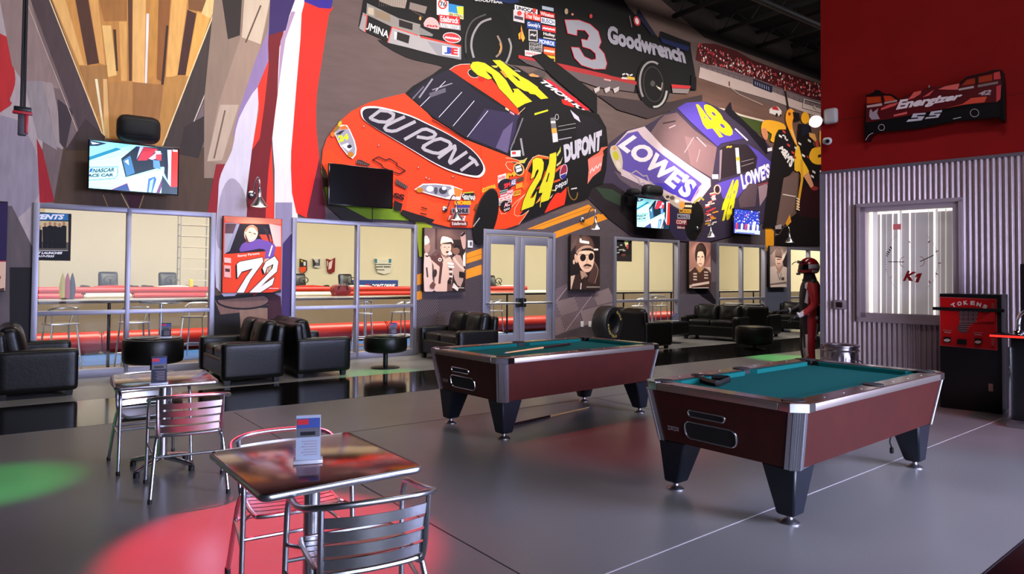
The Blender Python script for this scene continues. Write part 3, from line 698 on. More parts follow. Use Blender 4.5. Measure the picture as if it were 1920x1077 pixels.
a.poly([(1262, 190), (1270, 230), (1290, 290), (1275, 320), (1262, 290), (1245, 300), (1240, 260), (1258, 240)], 'D8A038'); a.line([(1262, 230), (1255, 300)], 6, 'C83028')
# sills
a.poly([(1240, 415), (1600, 490), (1920, 565), (1920, 590), (1240, 440)], 'A8282C'); a.poly([(1245, 440), (1530, 490), (1930, 590), (1930, 640), (1640, 600), (1300, 480)], '544648')
a.k(*E_)
a.poly([(130, 430), (700, 552), (690, 575), (130, 455)], 'A02A2C'); a.poly([(130, 455), (680, 572), (670, 622), (430, 590), (200, 510)], '5E5052'); a.text('~OLDS', (470, 545), (515, 555), (515, 535), (470, 527), 'D09090', .02)
for x in (400, 470, 530): a.poly([(x, 600), (x + 40, 585), (x + 38, 612), (x + 10, 630)], 'B4A8A8')
a.poly([(420, 640), (720, 680), (900, 690), (1130, 640), (1130, 680), (760, 800), (560, 740)], '3A2E30')
THREE = [(207, 138), (300, 140), (375, 168), (428, 215), (448, 285), (432, 322), (468, 365), (486, 430), (476, 466), (400, 466), (318, 440), (272, 392), (250, 322), (300, 326), (335, 385), (385, 408), (416, 402), (412, 362), (378, 332), (326, 316), (318, 268), (358, 276), (370, 242), (342, 206), (286, 202), (284, 240), (226, 226)]
a.line(THREE, 9, 'B8283C', closed=True); a.poly(THREE, '8E8C96')
a.text('Goodwrench', (492, 292), (1022, 432), (1000, 322), (492, 168), '8F8B98', .055)
a.text('~GM', (590, 515), (665, 522), (665, 495), (590, 485), 'C8C0C0', .02); a.text('~oodwrench', (588, 540), (675, 548), (672, 520), (590, 514), 'C8C0C0', .03); a.dec(625, 515, 50, 20, 'C8A040', None)
a.ell(690, 145, 22, 34, 'B83440', -15); a.ell(690, 145, 12, 22, 'E8D8D8', -15); a.ell(215, 80, 12, 20, 'A89078'); a.ell(380, 112, 10, 14, 'C84040'); a.ell(256, 100, 8, 8, 'C88070'); a.line([(640, 110), (655, 185)], 6, '7A6A66')
a.poly([(700, 60), (820, 240), (790, 240), (690, 110)], '1A1A30'); a.poly([(840, 250), (1045, 310), (1035, 350), (860, 290)], '18204A'); a.poly([(850, 212), (1050, 290), (1052, 320), (840, 255)], '0A0A10')
a.ell(800, 565, 112, 172, '080607', -6); a.ring(800, 570, 90, 152, 13, '8A8484', -6, 150, 300); a.ring(800, 570, 90, 152, 14, 'A8A2A0', -6, 20, 100); a.ring(800, 570, 66, 118, 6, '3A3032', -6); a.line([(820, 580), (850, 610), (860, 560)], 8, '8A7A70', 2); a.ell(795, 565, 16, 20, '4A4444'); a.line([(830, 590), (848, 600)], 7, 'E8E0DC')
a.poly([(920, 570), (1052, 580), (1045, 600), (925, 595)], 'C03034'); a.poly([(925, 597), (1045, 602), (1030, 632), (930, 628)], '8A7C7C')
a.poly([(1055, 505), (1090, 520), (1088, 612), (1050, 600)], '0A080A')
a.build('race_car', mural)['label'] = 'black stock car number 3'
# ---- grandstand
a = Art(WALL, .011, .00012, CLIPS).k(*T_)
a.poly([(715, 390), (860, 395), (1060, 460), (1200, 540), (1500, 655), (1830, 765), (1830, 910), (1640, 870), (1380, 790), (1100, 690), (840, 600), (690, 540)], '4A1418')
rc = random.Random(3)
for i in range(520):
    t = rc.random(); x = 715 + 1105 * t; yt = 385 + 385 * t ** .92; yb = 545 + 350 * t; y = yt + (yb - yt) * rc.random()
    s_ = rc.uniform(6, 13); c = rc.choice(['B03038', 'D84850', '8A2028', 'E8B8B0', 'F0DCD4', '2A1014', '6A1A20', 'C87070', '201018', 'A85048', '3A1A2A'])
    a.off = .0115 + .00012 * (i % 7)
    a.poly([(x, y - s_), (x + s_ * .7, y), (x, y + s_ * 1.2), (x - s_ * .7, y)], c)
a.off = .0127
a.poly([(720, 580), (860, 590), (1200, 700), (1640, 860), (1830, 920), (1830, 985), (1210, 770), (725, 612)], '6E5E60')
for i in range(22): x = 740 + i * 49; a.line([(x, 575 + i * 17.2), (x + 3, 612 + i * 17)], 3, '3A2E30')
a.line([(730, 580), (1200, 715), (1830, 930)], 4, '4A3C3E')
a.poly([(730, 605), (1210, 765), (1640, 925), (1830, 985), (1830, 1065), (1640, 1000), (1380, 905), (1000, 795), (715, 700)], 'BCA6A0')
a.line([(990, 735), (992, 775)], 12, '6A2A28'); a.line([(990, 780), (1080, 850), (1290, 945)], 9, 'A08A80')
a.poly([(1208, 708), (1380, 778), (1375, 838), (1205, 772)], '1E1C34')
for i in range(7): x = 1225 + i * 20; a.line([(x, 735 + i * 8), (x + 2, 765 + i * 8)], 7, '8A88A0')
a.k(*E_).poly([(1195, 735), (1290, 745), (1540, 815), (1640, 830), (1640, 960), (1480, 880), (1320, 800)], '3E4A20', 2); a.line([(1180, 725), (1290, 740), (1400, 778), (1560, 818)], 12, 'C8B8A8', 3)
a.k(*T_); a.poly([(1352, 985), (1395, 955), (1430, 965), (1462, 1000), (1458, 1048), (1400, 1035), (1352, 1020)], 'D8CCC8'); a.poly([(1380, 965), (1400, 955), (1425, 968), (1440, 998), (1375, 985)], 'A82830'); a.ell(1418, 1035, 10, 16, '1A1214'); a.ell(1452, 1040, 7, 12, '1A1214')
a.build('grandstand', mural)
# ---- purple car number 48
a = Art(WALL, .034, .00012, CLIPS).k(*F_)
a.poly([(60, 640), (110, 500), (220, 370), (320, 295), (440, 268), (500, 235), (570, 190), (650, 150), (700, 113), (830, 106), (960, 165), (1100, 270), (1230, 370), (1295, 440), (1290, 560), (1380, 560), (1330, 740), (1290, 850), (1100, 960), (830, 1030), (720, 1020), (500, 1000), (350, 975), (200, 860), (60, 720)], '3A3044')
a.poly([(60, 640), (230, 640), (350, 720), (620, 810), (720, 870), (700, 1010), (500, 1000), (340, 965), (190, 850), (60, 710)], '221A1F'); a.poly([(120, 665), (230, 680), (320, 740), (310, 800), (180, 740)], '2C3A2C'); a.poly([(500, 800), (620, 790), (720, 860), (715, 1010), (640, 1000)], '2C2440')
a.poly([(380, 720), (290, 690), (280, 830), (390, 930), (600, 930), (600, 800)], '120D10')
a.poly([(240, 400), (330, 300), (440, 270), (480, 312), (560, 400), (720, 515), (870, 612), (872, 660), (790, 765), (710, 780), (560, 710), (290, 580), (235, 480)], 'C2ACB2', 0)
a.poly([(240, 560), (310, 590), (560, 715), (520, 740), (390, 690), (285, 620)], '5A4C58')
a.poly([(245, 400), (330, 315), (395, 300), (430, 345), (560, 455), (700, 555), (812, 640), (798, 690), (740, 760), (640, 722), (500, 645), (290, 545), (250, 470)], '5A4A98'); a.poly([(500, 640), (760, 640), (798, 690), (740, 760), (640, 722)], '4436A0'); a.line([(290, 585), (560, 715), (640, 740)], 6, 'D8C0C8')
a.line([(800, 660), (740, 765), (790, 700), (805, 655)], 5, 'E0A0A8')
a.text('LOWE\'S', (262, 398), (712, 745), (790, 640), (372, 322), 'DCD0D4', .045)
BOW = [(352, 578), (385, 558), (430, 592), (455, 590), (468, 625), (490, 640), (462, 662), (432, 640), (410, 648), (400, 615)]
a.line(BOW, 9, '9A8A98', closed=True)
a.poly([(222, 400), (258, 396), (285, 440), (298, 500), (290, 562), (265, 555), (235, 500), (215, 440)], 'B8A894', 2); a.ell(252, 460, 18, 30, 'B0A828', -20); a.ell(270, 520, 14, 26, 'C8B8B0', -20); a.ell(244, 412, 12, 12, 'C88C50')
a.poly([(555, 712), (640, 715), (690, 765), (695, 800), (660, 805), (600, 765)], 'B4A496', 2); a.ell(685, 780, 20, 22, 'D88A3A'); a.ell(620, 735, 16, 14, '5A4A4A'); a.ell(650, 755, 14, 12, 'E8DCD0'); a.ell(590, 728, 12, 9, '3A3030')
a.poly([(480, 310), (530, 235), (570, 195), (650, 180), (760, 290), (912, 402), (878, 605), (720, 512), (560, 400)], '6E5658'); a.poly([(700, 330), (910, 405), (880, 605), (740, 520)], '7E6264'); a.line([(700, 440), (760, 340)], 5, 'A89094'); a.line([(780, 500), (800, 420)], 4, 'A89094'); a.line([(560, 250), (640, 235)], 10, '3A2C30'); a.line([(600, 280), (640, 262)], 6, 'B8A0A4'); a.line([(780, 340), (840, 400)], 6, 'B8A4A8')  # windshield greys painted lighter for the lamp haze lying over it
a.poly([(650, 150), (715, 114), (830, 108), (905, 200), (1040, 310), (1085, 348), (940, 380), (915, 405), (840, 335), (740, 240)], '5140A0'); a.line([(650, 152), (740, 242), (915, 405), (940, 382), (1085, 350)], 5, '2A2040')
a.text('4', (895, 350), (960, 335), (800, 125), (722, 130), 'EBD11E', .05); a.text('8', (950, 338), (1042, 325), (888, 128), (796, 122), 'EBD11E', .05)
a.poly([(930, 412), (1000, 382), (1100, 388), (1150, 430), (1168, 480), (1160, 545), (935, 612)], '2A2026'); a.text('~JJ', (972, 415), (1008, 412), (1008, 390), (975, 392), 'C8A838', .02); a.poly([(1030, 410), (1052, 408), (1065, 575), (1042, 578)], 'D8CCC8'); a.poly([(1034, 470), (1058, 468), (1060, 492), (1037, 494)], 'D8A83A'); a.line([(1070, 500), (1150, 480)], 4, '8A7C80'); a.line([(1070, 530), (1150, 505)], 4, '8A7C80')
a.poly([(930, 425), (945, 420), (935, 610), (925, 625)], '8A7880'); a.dec(880, 582, 40, 30, 'DCD0D0', None, sl=0)
a.poly([(915, 640), (1165, 560), (1175, 470), (1110, 385), (1180, 430), (1262, 500), (1265, 592), (1160, 640), (1090, 680), (1040, 735), (950, 740)], '5645A8')
a.text('LOWE\'S', (1080, 682), (1262, 600), (1250, 505), (1062, 580), 'ECE4F0', .05)
a.text('48', (922, 892), (1000, 878), (1064, 610), (985, 622), 'D9CE22', .06)
a.poly([(960, 165), (1000, 108), (1010, 160), (1230, 370), (1250, 440), (1230, 450), (1090, 280), (990, 200)], '17121C'); a.line([(1030, 285), (1110, 360)], 10, 'C8C0E0'); a.dec(1240, 412, 30, 22, 'E0D8DC', None, sl=-.2)
a.ell(768, 885, 62, 128, '0D0A0B', 8); a.ring(768, 885, 58, 122, 6, '4A3A30', 8, -80, 60); a.line([(760, 770), (800, 735), (825, 750)], 12, '9C9438', 2)
a.poly([(1050, 740), (1120, 640), (1175, 650), (1160, 790), (1060, 800)], '5A4850'); a.poly([(1180, 660), (1235, 640), (1255, 690), (1190, 790)], '9A7E88', 0); a.line([(1175, 650), (1240, 635), (1258, 690)], 4, 'C04038')
a.poly([(1290, 440), (1385, 560), (1320, 800), (1290, 860), (1260, 700)], '1E171E')
for (x, y, w_, h_, bg, t, fg) in ((700, 765, 48, 44, '1E1A18', '~GATES', 'D8C8A0'), (664, 806, 78, 26, 'D8A030', 'MOOG', '3A2414'), (652, 838, 82, 32, 'A09AA8', 'MAHLE', '2A2430'), (642, 874, 72, 34, '8A3036', 'COMP', 'E0C8C4'), (648, 915, 56, 22, '5A1E26', 'Edelbrock', 'D8C0C0')): a.dec(x, y, w_, h_, bg, t, fg, .05)
rc = random.Random(5)
for i in range(26): a.dec(830 + rc.uniform(0, 52), 705 + i * 8.2, rc.uniform(22, 40), 9, rc.choice(['C8A8A4', 'B03A3A', 'D8902A', 'D8CCC8', '4A4070', 'C8504A', 'E0B8A8']), None, sl=-.25)
a.ring(912, 680, 20, 28, 8, 'D8A890'); a.ell(912, 680, 11, 18, '2A2026')
a.build('race_car', mural)['label'] = 'purple and white stock car number 48'
# ---- pit crew
a = Art(WALL, .047, .00012, CLIPS).k(*Q_)
a.poly([(190, 340), (215, 290), (262, 285), (330, 400), (318, 560), (250, 640), (205, 800), (185, 960), (100, 960), (130, 700), (160, 480)], '1A1416')
a.poly([(340, 260), (420, 270), (440, 400), (520, 560), (520, 1077), (180, 1077), (190, 960), (330, 860), (350, 600), (320, 500)], '16100F'); a.poly([(240, 625), (330, 590), (330, 700), (300, 860), (240, 950), (190, 940)], '6E5650'); a.line([(235, 735), (320, 750)], 7, 'D8C8C0')
a.poly([(350, 700), (480, 640), (500, 720), (480, 900), (340, 880)], '2A0C10')
a.poly([(88, 300), (95, 255), (120, 236), (175, 240), (240, 262), (255, 300), (205, 300), (180, 350), (175, 385), (150, 372), (160, 330), (110, 300)], 'E8A62A', 2); a.poly([(88, 300), (115, 290), (135, 330), (125, 372), (100, 350)], 'C8805A', 2)
a.poly([(320, 420), (345, 415), (365, 500), (410, 580), (370, 620), (345, 580), (312, 570)], 'EBB42C', 2); a.poly([(372, 610), (408, 585), (440, 670), (440, 690), (420, 690)], 'D0906A'); a.ell(448, 695, 24, 14, '8A2A28')
a.poly([(410, 480), (430, 430), (470, 418), (511, 425), (511, 520), (470, 535), (430, 520)], 'E8A826', 2); a.poly([(470, 470), (511, 460), (511, 480), (470, 490)], '3A2A1A')
a.ell(384, 222, 27, 40, 'EFA724'); a.poly([(360, 262), (400, 262), (420, 330), (360, 340)], '1A1A2A')
a.poly([(262, 175), (290, 160), (315, 190), (300, 240), (300, 290), (330, 390), (318, 398), (262, 270), (252, 220)], 'F09A22', 2); a.poly([(300, 180), (345, 190), (350, 240), (310, 250)], '1A1214'); a.ell(278, 195, 9, 12, '8A3A1A'); a.line([(290, 300), (322, 385)], 6, 'D8C8A0')
a.poly([(410, 320), (450, 330), (470, 400), (440, 370), (412, 345)], 'D89A50'); a.poly([(480, 310), (511, 300), (511, 400), (490, 420), (478, 370)], 'E0A04A'); a.ell(462, 395, 10, 26, 'B03A2A')
a.line([(248, 20), (272, 160)], 9, '2A1C1C'); a.line([(246, 15), (250, 40)], 6, 'D07A50')
a.text('M&M\'S', (205, 425), (285, 560), (315, 500), (232, 410), 'E8E0DC', .06); a.text('~Ms', (225, 345), (262, 395), (275, 360), (240, 318), 'D8D0CC', .05)
for x, y in ((215, 340), (240, 310), (270, 400), (255, 440), (300, 450), (310, 480), (320, 420), (410, 370), (345, 390), (400, 480), (370, 470), (440, 580), (430, 610), (490, 580)): a.dec(x - 8, y - 8, 20, 14, rc.choice(['E8E0DC', 'C84040', 'D8C8C0', '8A2A2A']), None, sl=.6)
a.line([(360, 500), (362, 640), (330, 840)], 16, 'D89A2A'); 
for i in range(5): a.line([(326, 760 + i * 18), (345, 770 + i * 18)], 6, 'E8E0D8')
a.poly([(280, 870), (290, 920), (262, 950), (250, 930)], 'E0962A')
a.line([(370, 150), (495, 185)], 7, 'C8B8B0'); a.line([(375, 95), (500, 130)], 6, 'A89898'); a.line([(378, 95), (370, 150)], 6, 'C8B8B0'); a.line([(420, 210), (450, 140)], 6, 'B8A8A0'); a.line([(440, 140), (470, 180)], 5, 'B8A8A0')
a.k(*U_).poly([(1860, 600), (1935, 580), (1935, 640), (1860, 640)], 'A89A98')
a.build('pit_crew', mural)
# ---- orange car number 24
a = Art(WALL, .040, .00012, CLIPS).k(*C_)
a.poly([(50, 780), (80, 930), (200, 1003), (480, 1015), (420, 930), (80, 820)], '6E8A14'); a.line([(285, 950), (285, 1010)], 5, '2A3010'); a.poly([(70, 940), (160, 950), (330, 1040), (180, 1040)], '2E2824')
a.poly([(480, 1000), (560, 1040), (560, 1180), (500, 1180)], '8A9420', 0)
OG = 'EE3D16'
a.poly([(58, 690), (75, 640), (110, 590), (145, 550), (190, 512), (270, 472), (350, 450), (435, 430), (500, 480), (560, 545), (720, 645), (900, 715), (1050, 690), (1180, 760), (1130, 960), (960, 1005), (850, 1050), (640, 1045), (540, 1020), (440, 990), (380, 950), (250, 900), (80, 850), (50, 770)], OG, 0)
a.poly([(60, 700), (90, 690), (150, 740), (260, 800), (100, 780), (90, 850), (55, 800)], 'D8430F'); a.poly([(450, 870), (560, 930), (660, 940), (840, 900), (840, 1040), (640, 1042), (540, 1018), (440, 975)], 'E2481E')
a.poly([(52, 750), (75, 790), (95, 860), (60, 860)], '2A1810')
# cabin and roof
a.poly([(435, 432), (470, 398), (560, 345), (620, 300), (700, 272), (770, 265), (850, 280), (950, 310), (1040, 365), (1120, 415), (1175, 470), (1230, 500), (1300, 560), (1300, 700), (1180, 830), (1000, 760), (900, 715), (720, 640), (560, 540)], '0D0A0E')
a.poly([(455, 435), (560, 355), (640, 320), (760, 420), (880, 495), (975, 530), (900, 705), (730, 640), (570, 540)], '1A1426'); a.poly([(800, 500), (970, 530), (905, 705), (720, 630)], '2E2542'); a.poly([(885, 600), (930, 560), (905, 705), (850, 680)], '5A4E72', 0)
for p, q in (((505, 490), (620, 375)), ((590, 540), (695, 425)), ((655, 580), (752, 465)), ((720, 630), (815, 510))): a.line([p, q], 3, 'C8C0D0')
a.poly([(545, 430), (620, 405), (622, 425), (550, 450)], '5A5460'); a.line([(500, 450), (560, 365)], 8, '8A8490'); a.line([(470, 455), (520, 400)], 6, '6A6470'); a.line([(560, 415), (650, 385)], 5, '8A8490')
a.line([(925, 670), (985, 540)], 7, '9A94A0'); a.line([(560, 552), (712, 642)], 5, '3A0E08')
a.k(*R_)
a.poly([(5, 308), (60, 270), (130, 248), (235, 245), (330, 290), (480, 420), (640, 610), (770, 740), (790, 812), (765, 812), (600, 705), (430, 590), (200, 440)], 'EE3214'); a.line([(5, 308), (60, 270), (130, 248), (235, 245)], 5, 'E8D8D0'); a.line([(770, 812), (850, 735)], 6, 'D8B890')
a.ell(275, 350, 65, 45, '120C10', 20); a.ring(275, 350, 65, 45, 5, 'D8C8B8', 20, 20, 230); a.ell(360, 415, 34, 30, 'C01C10')
YL = 'D4C21C'
TWO = [(235, 270), (262, 225), (320, 218), (400, 235), (480, 290), (560, 345), (640, 430), (690, 520), (720, 575), (730, 545), (710, 525), (770, 520), (930, 665), (850, 690), (765, 738), (640, 600), (560, 520), (520, 440), (490, 390), (480, 365), (410, 322), (430, 350), (480, 405), (440, 420), (320, 370), (255, 310)]
FOUR = [(485, 202), (572, 202), (800, 380), (890, 430), (990, 500), (1000, 520), (1112, 628), (1028, 640), (965, 588), (905, 578), (885, 555), (840, 545), (760, 500), (700, 440), (640, 380), (560, 280)]
HOLE = [(700, 362), (775, 432), (800, 435), (770, 400)]
for s_ in (TWO, FOUR): a.line(s_, 12, '0E0A0C', closed=True)
a.poly(FOUR, YL); a.poly(TWO, YL); a.poly(HOLE, '120C10'); a.poly([(470, 265), (548, 262), (540, 285), (510, 288)], 'C8B840'); a.poly([(570, 325), (610, 320), (660, 398), (630, 395)], 'D88A2A')
a.line([(590, 215), (700, 270), (800, 328)], 5, '8A8478'); a.line([(735, 318), (795, 330)], 8, 'B8B0A8')
a.text('~Jeff G', (955, 830), (1110, 780), (1100, 755), (950, 790), 'C8D020', .01)
a.dec(630, 730, 40, 22, 'C8C090', None, sl=.6); a.dec(680, 770, 50, 22, 'D88A98', None, sl=.6)
a.poly([(880, 350), (930, 330), (1040, 340), (1060, 390), (1000, 400), (900, 380)], '4A4240'); a.poly([(890, 365), (930, 350), (1010, 380), (990, 392), (910, 385)], 'E08A50')
a.poly([(980, 410), (1080, 412), (1436, 640), (1436, 800), (1260, 660), (1150, 540)], '1C1216'); a.poly([(1080, 415), (1110, 418), (1436, 640), (1436, 665)], 'C02430')
a.k(*E_)
a.text('DUPONT', (310, 750), (20, 545), (65, 540), (355, 740), 'E0D8DC', .05); a.poly([(70, 540), (110, 545), (370, 740), (345, 748)], 'C02430'); a.poly([(180, 670), (240, 690), (300, 760), (335, 800), (320, 815), (250, 750), (185, 695)], 'E0241A')
a.poly([(320, 790), (350, 770), (398, 770), (380, 795), (330, 800), (328, 850), (310, 830)], 'E8A868'); a.poly([(240, 720), (290, 770), (300, 810), (270, 790)], 'C8C0D0')
a.poly([(-20, 380), (60, 360), (420, 640), (420, 780), (380, 740), (120, 520)], '0A0809', 0)
a.poly([(0, 480), (40, 470), (80, 500), (60, 520), (0, 505)], '4A4240')
# dark flank
a.k(0, 0, 1).poly([(958, 300), (968, 225), (985, 200), (1030, 190), (1085, 205), (1120, 215), (1134, 240), (1137, 270), (1136, 290), (1134, 320), (1128, 345), (1108, 352), (1100, 372), (1082, 378), (1060, 384), (1020, 400), (970, 420), (962, 416), (995, 375), (1000, 330), (970, 310), (945, 300)], '0F0B0E')
a.poly([(1080, 215), (1110, 222), (1128, 240), (1134, 262), (1100, 282), (1078, 260)], '17121A')
a.k(840, 160, .26)
a.line([(440, 470), (500, 320), (530, 240)], 10, '6A6470'); a.line([(515, 385), (535, 510)], 14, '8A868C'); a.dec(442, 475, 72, 44, 'DCD4D4', None, sl=-.05); a.dec(452, 482, 28, 20, 'C84040', None, sl=-.05)
a.poly([(728, 238), (762, 235), (785, 410), (745, 418)], '6A6668'); a.poly([(736, 315), (772, 310), (776, 345), (740, 350)], 'D8983A'); a.poly([(742, 350), (778, 346), (784, 408), (748, 414)], 'C8C4C8'); a.poly([(730, 262), (764, 260), (766, 275), (732, 278)], 'C8C4C8')
for y in (300, 330): a.line([(785, y), (910, y - 22)], 3, 'A8A4A8')
a.line([(790, 395), (880, 378)], 7, '9A96A0'); a.ring(775, 232, 12, 20, 4, 'A8A4A8'); a.text('~Jeff Gordon', (618, 225), (712, 195), (708, 172), (612, 198), 'C8D020', .015)
a.poly([(870, 180), (930, 230), (945, 270), (900, 240)], 'C0B8CC')
a.text('DUPONT', (832, 565), (1092, 470), (1100, 322), (822, 432), 'B8B2C0', .075)
# flames and door number
a.k(*S_)
a.poly([(0, 30), (310, 180), (400, 190), (480, 215), (530, 210), (575, 182), (540, 245), (480, 240), (400, 232), (320, 235), (305, 265), (335, 315), (380, 345), (420, 380), (360, 470), (220, 620), (200, 720), (225, 820), (250, 885), (300, 880), (360, 820), (440, 730), (555, 635), (480, 720), (420, 820), (415, 895), (450, 915), (520, 900), (600, 840), (540, 930), (470, 1020), (300, 1077), (0, 1077)], OG)
a.line([(310, 180), (400, 190), (480, 215), (530, 210), (575, 182), (540, 245), (480, 240), (400, 232), (320, 235), (305, 265), (335, 315), (380, 345)], 6, 'D8C89A'); a.line([(225, 820), (250, 885), (300, 880), (360, 820), (440, 730), (555, 635), (480, 720), (420, 820), (415, 895), (450, 915), (520, 900), (600, 840), (540, 930), (470, 1020)], 5, 'E0B890'); a.poly([(470, 216), (530, 212), (575, 182), (545, 244), (490, 240)], 'B8B040')
a.poly([(640, 190), (700, 145), (760, 148), (855, 170), (855, 200), (770, 190), (690, 185), (640, 230), (590, 330), (565, 470), (600, 520), (540, 590), (512, 560), (540, 460), (560, 330), (590, 260)], 'E8561C', 0); a.line([(560, 330), (600, 240), (650, 175), (720, 145), (855, 172)], 6, 'E8C8A0')
a.poly([(920, 340), (990, 280), (1050, 262), (1080, 275), (1010, 300), (930, 370)], 'E85030'); a.poly([(900, 475), (985, 445), (1000, 465), (900, 500)], 'E04A28'); a.poly([(760, 470), (800, 350), (870, 290), (800, 450)], 'C83A18'); a.poly([(680, 760), (760, 640), (740, 720)], 'E88A3A'); a.poly([(690, 580), (760, 510), (740, 560)], 'D84A20')
a.poly([(945, 265), (1000, 220), (1030, 160), (1000, 250), (950, 290)], 'B8B080'); a.poly([(940, 150), (985, 80), (998, 35), (1000, 100), (960, 160)], 'B8B850'); a.poly([(875, 565), (900, 585), (950, 570), (930, 600), (885, 595)], 'B8A850')
a.poly([(795, 875), (850, 760), (930, 640), (960, 620), (1000, 625), (1075, 550), (1070, 640), (1045, 770), (900, 830)], 'EE3018'); a.poly([(830, 720), (905, 635), (880, 680)], 'D8C8A0')
TW = [(645, 205), (690, 178), (760, 190), (785, 240), (780, 330), (750, 440), (690, 540), (620, 670), (615, 690), (650, 680), (700, 600), (665, 760), (650, 790), (500, 845), (530, 720), (600, 560), (680, 430), (720, 350), (715, 320), (690, 345), (665, 420), (620, 450), (645, 330)]
FO = [(860, 135), (940, 108), (945, 200), (920, 420), (885, 570), (855, 700), (840, 715), (745, 745), (750, 670), (770, 620), (720, 625), (740, 540), (800, 400), (850, 250)]
for s_ in (TW, FO): a.line(s_, 12, '0E0A0C', closed=True)
a.poly(TW, 'C9C01F'); a.poly(FO, 'C9C01F'); a.poly([(845, 370), (860, 370), (830, 480), (810, 490)], '140E10'); a.line([(745, 740), (740, 800)], 9, 'C9C01F')
a.ell(1034, 355, 40, 92, '8A2038', 12); a.ring(1034, 355, 42, 94, 6, 'D8D0E0', 12); a.poly([(1000, 400), (1070, 370), (1060, 430), (1025, 450), (1002, 440)], '2A2A78'); a.line([(995, 400), (1075, 365)], 7, 'E8E0EC')
a.text('pepsi', (930, 600), (1085, 530), (1085, 440), (935, 510), 'E0DCE4', .01)
a.ell(1150, 560, 70, 150, '120C0C', -8); a.ring(1150, 580, 58, 130, 14, '7A5A28', -8, 20, 200); a.text('~Eagle', (1130, 590), (1205, 580), (1200, 540), (1130, 555), 'D8D0D0', .02)
a.poly([(1340, 200), (1390, 165), (1480, 110), (1510, 50), (1595, 35), (1530, 90), (1540, 150), (1480, 210), (1400, 280), (1360, 330)], 'E0604A', 0); a.poly([(1340, 200), (1530, 140), (1520, 250), (1500, 340), (1400, 420), (1335, 510), (1350, 330)], 'E87468'); a.text('~FRITO', (1362, 440), (1500, 335), (1528, 175), (1370, 260), 'E8D4D4', .06)
# sponsor block on the fender
a.dec(205, 405, 105, 95, 'E0CCC8', None, sl=-.3); a.text('Holley', (215, 480), (305, 448), (300, 385), (210, 420), 'D02028', .03); a.text('M', (310, 460), (430, 400), (425, 350), (320, 380), 'D8A020', .06)
a.ell(468, 325, 70, 85, 'C89858', -15); a.ell(468, 325, 54, 68, '1E1A20', -15); a.poly([(425, 290), (490, 270), (510, 340), (440, 365)], 'E8E0E0'); a.text('~CUP', (435, 345), (505, 320), (495, 285), (430, 305), '2A2430', .04)
a.ell(300, 520, 95, 75, '1A1420', -20); a.text('3M', (285, 570), (365, 540), (360, 480), (280, 510), 'D83034', .06); a.dec(370, 455, 62, 85, '3A3A6A', 'ASE', 'E0E0F0', -.3); a.dec(445, 440, 85, 50, '4A3A30', None, sl=-.3); a.dec(430, 515, 85, 60, 'D88A28', None, sl=-.3)
for (x, y, w_, h_, bg, t, fg) in ((225, 600, 105, 40, '8A9490', '~CASTROL', '20242A'), (230, 645, 100, 40, 'C85860', '~DRIVE', 'F0E0E0'), (320, 600, 75, 80, 'D8A0A8', '~EM', '8A2038'), (400, 605, 90, 65, 'E0962A', 'JEGS', '5A3010'), (215, 690, 165, 45, 'D8C0BC', '~SK', 'C83030'), (210, 742, 170, 45, 'B8B0AC', '~TISSOT', '20181A')): a.dec(x, y, w_, h_, bg, t, fg, -.28)
a.ell(305, 790, 70, 70, '140E12', 0); a.text('AC', (280, 810), (360, 780), (350, 725), (285, 750), 'E0A0A8', .05); a.text('TOOLS', (275, 860), (355, 825), (352, 800), (275, 832), 'E8D8D8', .03)
a.text('GOODYEAR', (0, 625), (185, 560), (170, 510), (5, 565), 'E8B030', .05)
a.k(840, 160, .26)
a.ell(262, 950, 80, 210, '0C0809', 14); a.ring(262, 950, 78, 205, 8, '3A2414', 14, 150, 290); a.line([(170, 1020), (215, 960)], 8, '9A9494'); a.line([(180, 900), (200, 860)], 18, '7A3A18')
# headlights, hood lettering, nose
a.k(*G_)
a.poly([(108, 320), (130, 270), (170, 248), (215, 250), (240, 290), (280, 380), (296, 450), (290, 500), (262, 535), (215, 500), (160, 430)], 'E6DED8'); a.poly([(115, 325), (140, 278), (172, 258), (212, 262), (235, 300), (272, 385), (286, 450), (280, 495), (258, 520), (215, 488), (165, 425)], '9A94A0'); a.poly([(150, 270), (200, 252), (230, 280), (170, 290)], 'E86A20'); a.text('24', (140, 400), (232, 370), (225, 320), (135, 340), 'C8D020', .07); a.poly([(120, 330), (160, 300), (200, 290), (160, 330)], '2A2630'); a.poly([(165, 420), (220, 400), (260, 440), (230, 470)], 'E8E4E8'); a.ell(235, 430, 20, 16, '2A2630'); a.ell(245, 498, 26, 24, 'B8741C', 0)
a.poly([(105, 290), (165, 205), (180, 215), (150, 280), (75, 350)], '8A6A20'); a.ell(155, 240, 14, 24, 'C8B030', 20); a.ell(95, 330, 18, 20, 'D8701C')
a.poly([(780, 790), (850, 742), (960, 740), (1090, 755), (1185, 790), (1165, 880), (1050, 870), (900, 830)], 'E0D8D4'); a.poly([(795, 790), (855, 752), (960, 750), (1085, 764), (1110, 830), (1040, 858), (900, 820)], '8E8A96'); a.poly([(1110, 770), (1185, 795), (1165, 850), (1120, 850)], 'EC7A30'); a.ell(825, 795, 30, 22, 'B8741C'); a.ell(910, 785, 30, 24, 'ECE8EC'); a.ell(1020, 800, 34, 30, '3A3640'); a.ell(1030, 780, 20, 16, 'D8D4DC'); a.ell(960, 800, 16, 30, '4A4650'); a.ell(1085, 815, 20, 26, 'E0DCE0')
HOOD = [(328, 140), (345, 105), (395, 92), (480, 96), (590, 120), (750, 170), (900, 240), (1050, 315), (1180, 395), (1270, 460), (1340, 540), (1375, 620), (1350, 675), (1290, 690), (1120, 650), (960, 580), (760, 460), (560, 340), (430, 260), (350, 200)]
